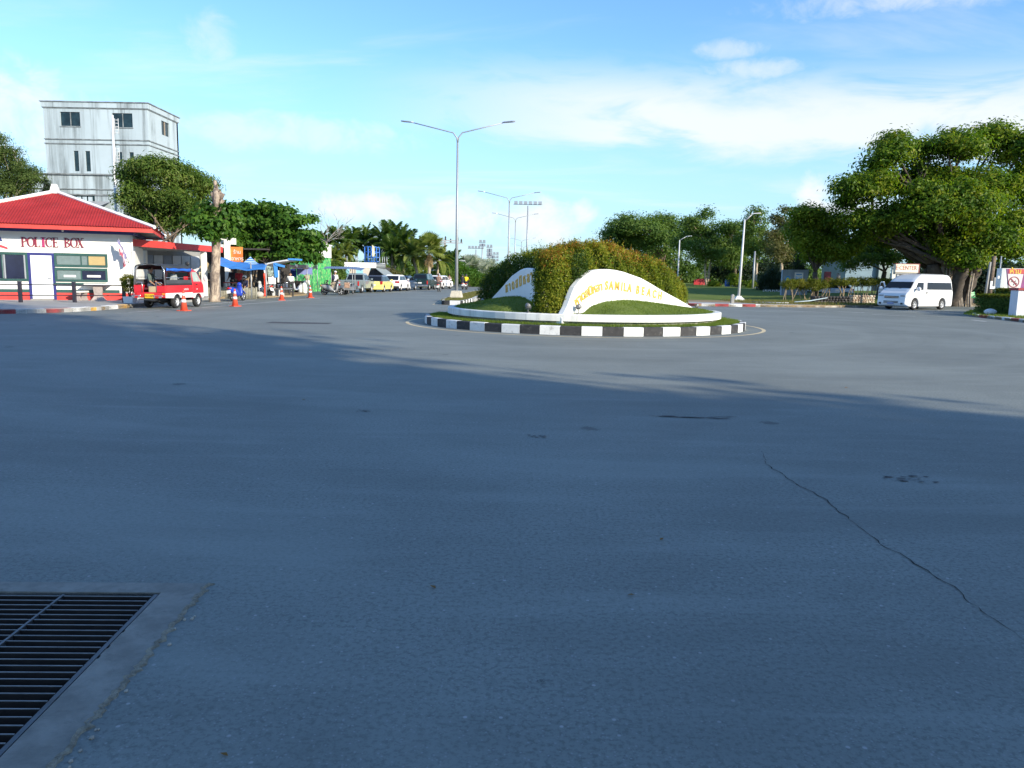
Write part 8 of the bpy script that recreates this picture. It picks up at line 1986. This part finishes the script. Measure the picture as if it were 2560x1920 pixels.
def tent():
 D = 84; o = gr(1890, D); o.z = .85; t = thing('tent', 'pale blue tarpaulin shelter on the lawn between the lamp and the evergreens', 'tent', o); m = mat('tent_blue', (.26, .36, .62), .6, var=.12)
 L = lambda px, py, dy: (V(px, py, D) - o) + Vector((0, dy, 0))
 mb = MB(); a, b, c, d = L(1866, 722, -1), L(1900, 724, -1), L(1902, 711, .2), L(1884, 717, .4); mb.loft([[a, b, c, d], [p + Vector((0, .08, .03)) for p in (a, b, c, d)]]); mb.build('flysheet', m, t)
 mb = MB(); a, b, c = L(1888, 717, -.2), L(1901, 711.5, .1), L(1901, 723, .5); mb.loft([[a, b, c], [p + Vector((0, .08, 0)) for p in (a, b, c)]]); mb.build('side_flap', mat('tent_shade', (.10, .12, .30), .7), t)  # side flap in a darker copy of the tent blue, shade put into the colour
 for px in (1868, 1899): p = L(px, 722, -.9); mb = MB(); mb.tube([(p.x, p.y, 0), (p.x, p.y, p.z)], .03, 6); mb.build('pole', A['galv'], t)
tent()
def small_lawn_things():
 D = 88; p = gr(1819, D); p.z = .85; t = thing('barrel', 'blue plastic barrel beside the lawn shrub', 'barrel', p); mb = MB(); mb.lathe([(.26, 0), (.29, .1), (.29, .75), (.24, .88), (.20, .9)], 14); mb.build('drum', mat('barrel_blue', (.02, .10, .36), .5), t)
 for i, px in enumerate((1832, 1837)):
  p = gr(px, D); p.z = .85; t = thing('plastic_chair', ('white plastic chair next to the blue barrel', 'white plastic chair farther from the blue barrel')[i], 'chair', p, .4, 'white plastic chairs')
  mb = MB(); mb.bb(-.22, .22, -.22, .22, .40, .44); mb.build('seat', A['lamp_white'], t); mb = MB(); mb.bb(-.22, .22, .20, .24, .442, .85); mb.build('backrest', A['lamp_white'], t)
  for sx in (-.19, .19):
   for sy in (-.19, .19): mb = MB(); mb.bb(sx - .025, sx + .025, sy - .025, sy + .025, 0, .398); mb.build('leg', A['lamp_white'], t)
 D = 72; p = gr(1929, D); t = thing('banner_flag', 'turquoise feather banner flag before the dark evergreens', 'banner', p); h = V(1929, 668, D).z
 mb = MB(); mb.tube([(-.45, 0, .3), (-.1, 0, h * .7), (.12, 0, h)], .02, 6); mb.build('pole', A['galv'], t)
 L = lambda px, py: V(px, py, D) - p
 mb = MB(); q = [L(1921, 686), L(1925, 676), L(1929, 669.5), L(1932, 673), L(1931.5, 680), L(1927, 685)]; mb.loft([q, [v + Vector((0, .03, 0)) for v in q]]); mb.build('cloth', mat('banner_teal', (.10, .42, .50), .7, var=.2), t)
small_lawn_things()
def white_letters():
 # row of small white letters standing in the grass below the evergreens
 D = 70; t = thing('lawn_letters', 'row of small white cut-out letters on stakes under the evergreens', 'sign'); rng = random.Random(5)
 for i in range(11):
  px = 1909 + i * 4.6; p = V(px, 727.5 - i * .0, D); mb = MB(); h = .22; w = .10; mb.bb(p.x - w / 2, p.x - w / 2 + .04, D, D + .03, p.z - h / 2, p.z + h / 2); mb.bb(p.x - w / 2 + .041, p.x + w / 2, D, D + .03, p.z + (h * .18 if i % 2 else -h / 2), p.z + (h / 2 if i % 2 else -h * .2)); mb.build('letter', A['white_paint'], t)
  mb = MB(); mb.tube([(p.x, D + .05, .3), (p.x, D + .05, p.z)], .02, 5); mb.build('stake', A['bark_dark'], t)
white_letters()

# concrete wall with sponsor panels
def sponsor_wall():
 D = 64; t = thing('sponsor_wall', 'grey concrete wall with a painted arch emblem and a blue chevron panel', 'wall'); m = stain_mat('grey_render', (.30, .36, .42), (.12, .12, .12), .9, .6, .8); a, b = V(1958, 674, D), V(2022, 672, D + 1.5)
 mb = MB(); mb.loft([[(a.x, a.y, .1), (b.x, b.y, .1), (b.x, b.y + .4, .1), (a.x, a.y + .4, .1)], [(a.x, a.y, a.z), (b.x, b.y, a.z + .05), (b.x, b.y + .4, a.z + .05), (a.x, a.y + .4, a.z)]]); mb.build('wall', m, t)
 Pw = Plane((a.x, a.y, 0), math.atan2(b.y - a.y, b.x - a.x)); ub = MB
 bl, ye, wh = mat('emblem_blue', (.02, .28, .62), .5), mat('emblem_yellow', (.72, .60, .08), .5), A['plate_white']
 def W(u, z, off): p = Pw.w(u, -off, z); return (p.x, p.y, p.z)
 cu, cz = Pw.uz(1969, 700)
 def arch(r0, r1, name, mm, off):
  n = 16; mb = MB()
  for i in range(n):
   t0, t1 = math.pi * i / n, math.pi * (i + 1) / n; q = [(r0 * math.cos(t0), r0 * math.sin(t0)), (r1 * math.cos(t0), r1 * math.sin(t0)), (r1 * math.cos(t1), r1 * math.sin(t1)), (r0 * math.cos(t1), r0 * math.sin(t1))]; mb.loft([[W(cu + x, cz + z, .004) for x, z in q], [W(cu + x, cz + z, off) for x, z in q]])
  for s in (-1, 1): q = [(s * r0, 0), (s * r1, 0), (s * r1, -.8), (s * r0, -.8)]; mb.loft([[W(cu + x, cz + z - .002, .004) for x, z in q], [W(cu + x, cz + z - .002, off) for x, z in q]])
  mb.build(name, mm, t)
 arch(.25, .33, 'emblem_ring', bl, .02); arch(.20, .245, 'emblem_ring', mat('emblem_sky', (.20, .52, .78), .5), .02); arch(.0, .195, 'emblem_core', ye, .02)
 u0, z1 = Pw.uz(1986.5, 681); u1, z0 = Pw.uz(2006.5, 702)
 mb = MB(); mb.loft([[W(u, z, .004) for u, z in ((u0, z0 - .3), (u1, z0 - .3), (u1, z1), (u0, z1))], [W(u, z, .03) for u, z in ((u0, z0 - .3), (u1, z0 - .3), (u1, z1), (u0, z1))]]); pn = mb.build('panel', wh, t)
 um = (u0 + u1) / 2; w = (u1 - u0) * .36; h = (z1 - z0); zc = z0 + h * .34
 for dz, mm in ((.0, mat('chevron_pale', (.35, .55, .80), .5)), (-.17, bl)):
  q = [(um - w, zc + .16 + dz), (um, zc + dz), (um + w, zc + .16 + dz), (um + w, zc + dz), (um, zc - .16 + dz), (um - w, zc + dz)]
  mb = MB()
  for idx in ((0, 1, 4, 5), (1, 2, 3, 4)): mb.loft([[W(*q[i], .032) for i in idx], [W(*q[i], .045) for i in idx]])
  mb.build('chevron', mm, t)
 mb = MB(); mb.loft([[W(u, z, .032) for u, z in ((um - w * .9, z1 - .2), (um + w * .9, z1 - .2), (um + w * .9, z1 - .12), (um - w * .9, z1 - .12))], [W(u, z, .04) for u, z in ((um - w * .9, z1 - .2), (um + w * .9, z1 - .2), (um + w * .9, z1 - .12), (um - w * .9, z1 - .12))]]); mb.build('lettering_bar', bl, t)
sponsor_wall()
# clipped hedge on bare stems
def stem_hedge():
 t = thing('hedge', 'clipped yellow green hedge on bare twisted stems above the stone wall', 'hedge'); A['yg'] = leaf_mat('yg_leaf', ((.06, .085, .012), (.13, .15, .02), (.24, .21, .035)), .35)
 bl = []; D = 58
 for i, (px, top, bot) in enumerate(((1972, 700, 722), (1992, 699, 722), (2012, 699, 726), (2032, 699, 728), (2052, 700, 722), (2075, 697, 716), (2100, 696, 714), (2125, 696, 712), (2148, 695, 715), (2170, 695, 714), (2192, 696, 712), (2215, 697, 712))):
  p = V(px, (top + bot) / 2, D + (i % 3) * .3 + (px - 1970) * .006); bl.append((p.x, p.y, p.z, .55, .5, (bot - top) / 2 / 33 * 1.05))
 crown('foliage', bl, 15000, 700, .11, .11, A['yg'], t, 61, .5, .12, .9)
 mb = MB(); r = random.Random(4)
 for b in bl:
  for k in range(3): limb(mb, (b[0] + r.uniform(-.4, .4), b[1] + r.uniform(-.2, .2), .1), (b[0] + r.uniform(-.4, .4), b[1], b[2] - .1), .035, .02, r, .14, 6, 5)
 mb.build('stems', mat('stem_pale', (.30, .23, .15), .95, var=.3), t)
stem_hedge()
def stone_wall(label, px0, px1, py_top, D, dark, n, name='stone_wall'):
 t = thing(name, label, 'stone wall'); a, b = gr(px0, D), gr(px1, D + .8); h = V((px0 + px1) / 2, py_top, D).z - .14; rng = random.Random(px0); d = (b - a).normalized(); L_ = (b - a).length; n_ = Vector((-d.y, d.x, 0))
 ms = [mat('stone', c, .9, var=.3, scale=7, bump=.5) for c in (((.05, .048, .045), (.08, .075, .07), (.035, .035, .035)) if dark else ((.48, .40, .30), (.36, .27, .20), (.58, .53, .44)))]
 mb = MB(); c0, c1 = a + n_ * .12, b + n_ * .12; mb.loft([[c0 + Vector((0, 0, .1)), c1 + Vector((0, 0, .1)), c1 + n_ * .4 + Vector((0, 0, .1)), c0 + n_ * .4 + Vector((0, 0, .1))], [c0 + Vector((0, 0, h + .10)), c1 + Vector((0, 0, h + .10)), c1 + n_ * .4 + Vector((0, 0, h + .10)), c0 + n_ * .4 + Vector((0, 0, h + .10))]]); mb.build('core', A['bark_dark'] if dark else A['kerb_worn'], t)
 z = .14; row = 0
 while z < h + .10:
  rh = rng.uniform(.14, .20); u = -rng.random() * .1
  while u < L_:
   w = rng.uniform(.18, .32); c = a + d * (u + w / 2) + n_ * .1 + Vector((0, 0, z + rh / 2)); mb = MB(); mb.ball((0, 0, 0), .5, 7, 5, (w * 1.02, .26, rh * 1.02)); R = Matrix.Rotation(math.atan2(d.y, d.x), 3, 'Z'); mb.v = [tuple(c + R @ (Vector(p) * (1 + rng.uniform(-.10, .10)))) for p in mb.v]; mb.build('stone', rng.choice(ms), t); u += w
  z += rh * .93; row += 1
stone_wall('low dark blackened stone retaining wall under the clipped hedge', 2042, 2129, 740, 54.5, True, 1)
stone_wall('pale rubble stone wall between the dark wall and the minibus', 2131, 2190, 741, 55.5, False, 1)
def pipe(label, pts, r, m):
 t = thing('pipe', label, 'pipe', group='loose pipes on the verge'); mb = MB(); mb.tube([V(*p) for p in pts], r, 8); mb.build('tube', m, t)
pipe('long pale blue pipe leaning from the verge up to the dark stone wall', [(1986, 755, 51.5), (2025, 752, 52), (2068, 744.5, 53.6)], .035, mat('pipe_blue', (.40, .50, .56), .5))
pipe('white pipe lying on the dusty verge beside the lamp base', [(1905, 755.5, 52), (1950, 757, 51.8), (1972, 757, 51.6)], .03, A['lamp_white'])
def debris():
 t = thing('debris_heap', 'small heap of dark debris on the verge beside the white pipe', 'debris'); r = random.Random(3); mb = MB()
 for i in range(9): p = V(1887 + r.uniform(-5, 14), 756, 52); mb.ball((p.x, p.y + r.uniform(-.2, .2), .18), r.uniform(.07, .15), 6, 4, (1.3, 1, .7))
 mb.build('rubble', A['steel_dark'], t)
debris()
# blue grey building and office sign
def back_building():
 D = 78; t = thing('back_building', 'pale blue grey boarded building half hidden by trees behind the minibus', 'building'); m = mat('board_blue', (.20, .29, .36), .8, var=.1, scale=.7); m2 = mat('board_pale', (.26, .32, .32), .8, var=.1, scale=.8)
 a, b, c = V(2118, 621, D), V(2196, 621, D), V(2250, 628, D - 2)
 zt = a.z; n = 9
 for i in range(n):
  z0, z1 = .15 + (zt - .15) * i / n, .15 + (zt - .15) * (i + 1) / n; mb = MB(); mb.bb(a.x, b.x, D - .02 * (i % 2), D + .2, z0 + .01, z1); mb.build('board', m, t)
 mb = MB(); mb.bb(a.x, c.x, D + .25, D + 6, .1, zt - .1); mb.build('wall', m2, t)
 for i in range(3):
  z0, z1 = .15 + (zt - .4) * i / 3, .15 + (zt - .4) * (i + 1) / 3; mb = MB(); mb.bb(b.x + .05, c.x, D - .4, D - .2, z0 + .02, z1); mb.build('wall_panel', m2, t)
 mb = MB(); mb.bb(a.x - .2, c.x + .2, D - .7, D + 6.2, zt + .002, zt + .18); mb.build('roof_edge', A['galv'], t)
 p = V(2232, 690, D - 6); mb = MB(); mb.bb(p.x - .16, p.x + .16, D - 6.2, D - 5.9, .1, zt - .3); mb.build('column', A['wall_white'], t)
 mb = MB(); q = gr(2070, 72); mb.bb(q.x - .25, q.x + .25, 72, 72.4, .3, 2.6); mb.build('red_pillar', mat('pillar_red', (.28, .06, .06), .8), t)
 mb = MB(); q = gr(2097, 72); mb.bb(q.x - .12, q.x + .12, 72, 72.3, .3, 2.5); mb.build('pillar', A['concrete'], t)
back_building()
def center_sign():
 D = 53.5; t = thing('sign_board', 'cream board lettered E CENTER on posts above the minibus roof', 'sign'); a, b = V(2240, 660, D), V(2296, 682, D); m = mat('sign_cream', (.80, .70, .54), .6, var=.05)
 mb = MB(); mb.bb(a.x, b.x, D, D + .35, b.z, a.z); mb.build('board', m, t, .015)
 mb = MB(); mb.bb(b.x + .002, b.x + .05, D - .02, D + .37, b.z - .03, a.z + .04); mb.bb(a.x - .04, b.x, D - .02, D + .37, a.z + .002, a.z + .04); mb.build('frame', mat('sign_frame', (.30, .08, .07), .7), t)
 mb = MB(); mb.bb(a.x, b.x, D + .05, D + .3, b.z - .13, b.z - .003); mb.build('under_rail', A['concrete'], t)
 for px in (2246, 2290): q = gr(px, D); mb = MB(); mb.bb(q.x - .08, q.x + .08, D + .1, D + .26, .1, b.z - .132); mb.build('post', A['galv'], t)
 q = V(2262, 671, D); text('E·CENTER', 'lettering', .40, mat('sign_red', (.36, .07, .05), .6), t, (q.x + .10, D - .005, q.z + .03), ext=.006, sx=.82)
center_sign()
# bench
def green_bench():
 p = gr(2423, 64); p.z = .14; t = thing('bench', 'bright green slatted park bench between banyan roots and clipped hedge', 'bench', p, .15); m = mat('bench_green', (.01, .36, .10), .45, var=.08)
 for i in range(4): mb = MB(); mb.bb(-.95, .95, -.24 + i * .13, -.13 + i * .13, .42, .46); mb.build('seat_slat', m, t)
 for i in range(3): mb = MB(); mb.box((0, .34 + i * .03, .58 + i * .13), (1.9, .03, .10), R=Matrix.Rotation(-.25, 3, 'X')); mb.build('back_slat', m, t)
 for s in (-.8, .8):
  mb = MB(); mb.bb(s - .05, s + .05, -.26, .26, 0, .418); mb.build('leg', A['concrete'], t)
  mb = MB(); mb.tube([(s * 1.12, -.3, .66), (s * 1.12, .35, .62), (s * 1.12, .42, .95)], .03, 8); mb.tube([(s * 1.12, -.3, .66), (s * 1.12, -.28, .44)], .03, 8); mb.build('armrest', m, t)
 # a table-like second bench top tilted beside it
green_bench()
# utility posts by the sign
thin_pole('leaning grey concrete post beside the brown wooden pole', 2466, 52, 655, .09, A['concrete'], lean=.14)
wp = thin_pole('brown weathered wooden pole with a white notice on it', 2476, 54, 640, .17, A['bark'], lean=.1)
mb = MB(); z = V(2478, 712, 54).z - .3; mb.bb(-.12, .24, -.24, -.19, z - .28, z + .26); mb.build('notice', A['white_paint'], wp)
gp_ = thin_pole('thin pale post with a grey meter box behind the prohibition sign', 2497, 52, 640, .06, A['galv'], lean=0)
mb = MB(); z = V(2490, 705, 52).z - .3; mb.bb(-.42, -.08, -.2, -.05, z - .3, z + .3); mb.build('meter_box', A['concrete'], gp_)
# corner bed with kerb stones, clipped hedge, prohibition sign and gate wall
BED = [(22.6, 33.0), (23.2, 36.5), (23.55, 39.2), (24.1, 40.5), (25.2, 42.4), (28.2, 45.6), (33, 49.5), (44, 55.5), (80, 66), (80, 30), (24, 30)]
slab('bed', BED, -.1, .10, A['dirt'])
bk = thing('bed_kerb', 'row of worn red and white kerb stones edging the corner bed', 'kerb')
kerb_run(bk, [(22.6, 33.0), (23.2, 36.5), (23.55, 39.2), (24.1, 40.5), (25.2, 42.4)][::-1], [.8, .65, .9], [A['kerb_white'], A['kerb_red'], A['kerb_white'], A['kerb_worn']], h=.13, w=.2, side=1, gap=.03)
pts = [(NPR.uniform(23.0, 29), NPR.uniform(34, 46), .10) for _ in range(9000)]; pts = [p for p in pts if p[0] > 23.3 + max(0, p[1] - 40) * .65]
tag(blades('grass', pts, .10, A['grass_blade'], .03, .8), 'scruffy grass in the corner bed around the clipped hedge', 'grass', kind='stuff')
def box_hedge(label, px0, px1, pyt, D0, D1, zb, n, seed):
 t = thing('hedge', label, 'hedge', group='clipped box hedges by the prohibition sign'); a, b = V(px0, pyt, D0), V(px1, pyt, D1); rng = np.random.default_rng(seed); d = np.array([b.x - a.x, b.y - a.y, 0]); L_ = np.linalg.norm(d); d /= L_; nr = np.array([-d[1], d[0], 0.]); h = a.z - zb; W = 1.0
 u = rng.uniform(0, 1, n); q = rng.uniform(0, h + W + h * .4, n); f = q < h; tp = (q >= h) & (q < h + W); off = np.where(f, 0, np.where(tp, q - h, W)); z = np.where(f, q, np.where(tp, h, q - h - W)); ends = rng.random(n) < .12; off = np.where(ends, rng.uniform(0, W, n), off); z = np.where(ends, rng.uniform(0, h, n), z); u = np.where(ends, (rng.random(n) < .5) * 1.0, u)
 P = np.array([a.x, a.y, zb]) + d * (u * L_)[:, None] + nr * off[:, None] + np.array([0, 0, 1.0]) * z[:, None] + rng.normal(0, .035, (n, 3)); N = -nr * f[:, None] + np.array([0, 0, 1.0]) * tp[:, None] + np.where(ends, -1.0, 0.0)[:, None] * d + rng.normal(size=(n, 3)) * .5 + np.array([0, 0, .3])
 top = (z > h - .12) & ~ends; v, fc = leaf_quads(P[~top], N[~top], .085, .5, rng); raw_mesh('leaves', v, fc, LM['mid'], t); v, fc = leaf_quads(P[top], N[top], .085, .5, rng); raw_mesh('top_leaves', v, fc, A['yg'], t)
 mb = MB(); c = [np.array([a.x, a.y, 0]) + nr * .14, np.array([b.x, b.y, 0]) + nr * .14, np.array([b.x, b.y, 0]) + nr * (W - .12), np.array([a.x, a.y, 0]) + nr * (W - .12)]; k = int(L_ / .3); r = random.Random(seed)
 for i in range(k): p = np.array([a.x, a.y, zb]) + d * (L_ * (i + .5) / k) + nr * r.uniform(.2, .8); limb(mb, (p[0], p[1], zb - .05), (p[0] + r.uniform(-.2, .2), p[1], zb + h * .9), .03, .012, r, .1, 5, 4)
 mb.build('stems', A['twig'], t)
 nc = n // 3; Pc = np.array([a.x, a.y, zb]) + d * (rng.uniform(.02, .98, nc) * L_)[:, None] + nr * rng.uniform(.08, W - .08, nc)[:, None] + np.array([0, 0, 1.0]) * rng.uniform(.03, h - .06, nc)[:, None]; v, fc = leaf_quads(Pc, rng.normal(size=(nc, 3)), .16, .6, rng); raw_mesh('inner_leaves', v, fc, LM['dark'], t)
box_hedge('low clipped box hedge with yellow top in the corner bed', 2440, 2542, 737, 42.3, 39.6, .1, 11000, 81)
box_hedge('taller clipped box hedge with yellow top right below the prohibition sign', 2488, 2562, 723, 43.0, 42.0, .1, 9000, 82)
def prohibition_sign():
 D = 43.6; t = thing('prohibition_sign', 'white sign wall with a red banner and a crossed-out street vending symbol', 'sign'); X = lambda px: V(px, 690, D).x; Z = lambda py: V(2530, py, D).z
 mb = MB(); mb.loft([[(X(2504), D + .05, .1), (X(2512), D, .1), (X(2700), D, .1), (X(2700), D + .5, .1), (X(2504), D + .5, .1)], [(X(2505), D + .05, Z(671)), (X(2513), D, Z(671)), (X(2700), D, Z(671)), (X(2700), D + .5, Z(671)), (X(2505), D + .5, Z(671))]]); mb.build('wall', A['wall_white'], t)
 def quad(pts, off, name, m, th=.004):
  mb = MB(); q = [(X(px), D - off, Z(py)) for px, py in pts]; mb.loft([[(x, D - th, z) for x, y, z in q], q]); return mb.build(name, m, t)
 quad([(2514, 672), (2700, 672), (2700, 722), (2524, 722), (2517, 690)], .02, 'purple_panel', mat('panel_purple', (.20, .03, .16), .5, var=.3, scale=1.5))
 quad([(2520, 672.5), (2560.5, 672.5), (2560, 684), (2520, 684)], .03, 'red_banner', mat('banner_red', (.46, .04, .04), .5, var=.2), .021)
 quad([(2518, 685), (2557, 685), (2553, 720), (2524, 720)], .035, 'white_panel', mat('panel_white', (.62, .56, .55), .5, var=.05), .021)
 text('ห้าม', 'lettering', .42, mat('letter_yellow', (.80, .62, .04), .5), t, (X(2537), D - .036, Z(678.5)), ext=.004)
 c = (X(2535), Z(705)); R = .31; rd = mat('sign_maroon', (.22, .015, .04), .5); n = 30; mb = MB()
 for i in range(n):
  a0, a1 = 2 * math.pi * i / n, 2 * math.pi * (i + 1) / n; q = [(c[0] + r * math.cos(a), c[1] + r * math.sin(a)) for r, a in ((R, a0), (R, a1), (R - .05, a1), (R - .05, a0))]; mb.loft([[(x, D - .037, z) for x, z in q], [(x, D - .045, z) for x, z in q]])
 q = [(-.24, .19), (-.19, .24), (.24, -.19), (.19, -.24)]; mb.loft([[(c[0] + x, D - .037, c[1] + z) for x, z in q], [(c[0] + x, D - .048, c[1] + z) for x, z in q]]); mb.build('prohibition_ring', rd, t)
 mb = MB()
 for pts in ([(-.18, -.02), (-.10, .08), (.03, .03), (.08, .10), (.12, .06), (.06, -.02), (-.10, .01)], [(-.03, -.15), (.0, -.09), (.03, -.15), (.0, -.20)], [(.12, -.02), (.2, -.08), (.17, -.1), (.10, -.05)]):
  mb.loft([[(c[0] + x, D - .037, c[1] + z) for x, z in pts], [(c[0] + x, D - .042, c[1] + z) for x, z in pts]])
 mb.build('symbol', A['black'], t)
 for py in (687.5, 690):
  mb = MB(); mb.bb(X(2524), X(2551), D - .04, D - .036, Z(py) - .012, Z(py) + .012); mb.build('small_print', A['metal_grey'], t)
 mb = MB(); mb.bb(X(2502) - .1, X(2505), D + .1, D + .2, Z(697), Z(690)); mb.build('side_box', A['white_paint'], t)
prohibition_sign()
def gate_wall():
 D = 38.5; t = thing('gate_wall', 'pale lilac white gate pier with a red cap at the picture edge', 'wall'); X = lambda px: V(px, 760, D).x; Z = lambda py: V(2550, py, D).z
 mb = MB(); mb.bb(X(2543), X(2760), D, D + .6, .05, Z(726)); mb.build('pier', mat('pier_white', (.62, .66, .72), .7, var=.04), t); mb = MB(); mb.bb(X(2543) - .05, X(2760), D - .06, D + .66, Z(726) + .002, Z(720)); mb.build('cap', mat('pier_cap', (.30, .03, .04), .7), t)
gate_wall()
p = gr(2484, 40.2); mb = MB(); mb.ball((0, 0, .12), .26, 9, 7, (1.2, 1, .75)); rng = random.Random(2); mb.v = [(x * (1 + rng.uniform(-.1, .1)), y, z) for x, y, z in mb.v]; o = mb.build('boulder', A['kerb_white']); o.location = (p.x, p.y, .1); tag(o, 'white painted boulder at the foot of the box hedge', 'boulder')
# lane marks at the right
for a, b in (((1950, 777), (2065, 781)), ((2095, 779.5), (2160, 782)), ((2180, 786), (2290, 791)), ((2290, 779), (2400, 783)), ((2010, 769.8), (2190, 771.5)), ((2430, 800), (2465, 804))):
 line('road_marking', G(*a), G(*b), .13)
kp = thing('parked_car', 'pale blue car parked behind the clipped hedge, mostly hidden', 'car')
COL.objects.unlink(kp); bpy.data.objects.remove(kp)
pc = gr(2072, 70); car('parked_car', 'pale blue car parked behind the clipped hedge, mostly hidden', 'car', (pc.x, pc.y, .1), math.radians(190), (.35, .45, .60), HATCH)
# ------------------------------------------------------------------ lettering becomes real mesh
def fonts_to_mesh():
 dg = bpy.context.evaluated_depsgraph_get(); L_ = [o for o in bpy.data.objects if o.type == 'FONT']
 for o in L_:
  me = bpy.data.meshes.new_from_object(o.evaluated_get(dg)); me.name = 'letter_mesh'
  n = bpy.data.objects.new('tmp', me); COL.objects.link(n); n.parent = o.parent; n.matrix_parent_inverse = o.matrix_parent_inverse.copy(); n.matrix_basis = o.matrix_basis.copy()
  nm = o.name; bpy.data.objects.remove(o); n.name = nm
fonts_to_mesh()
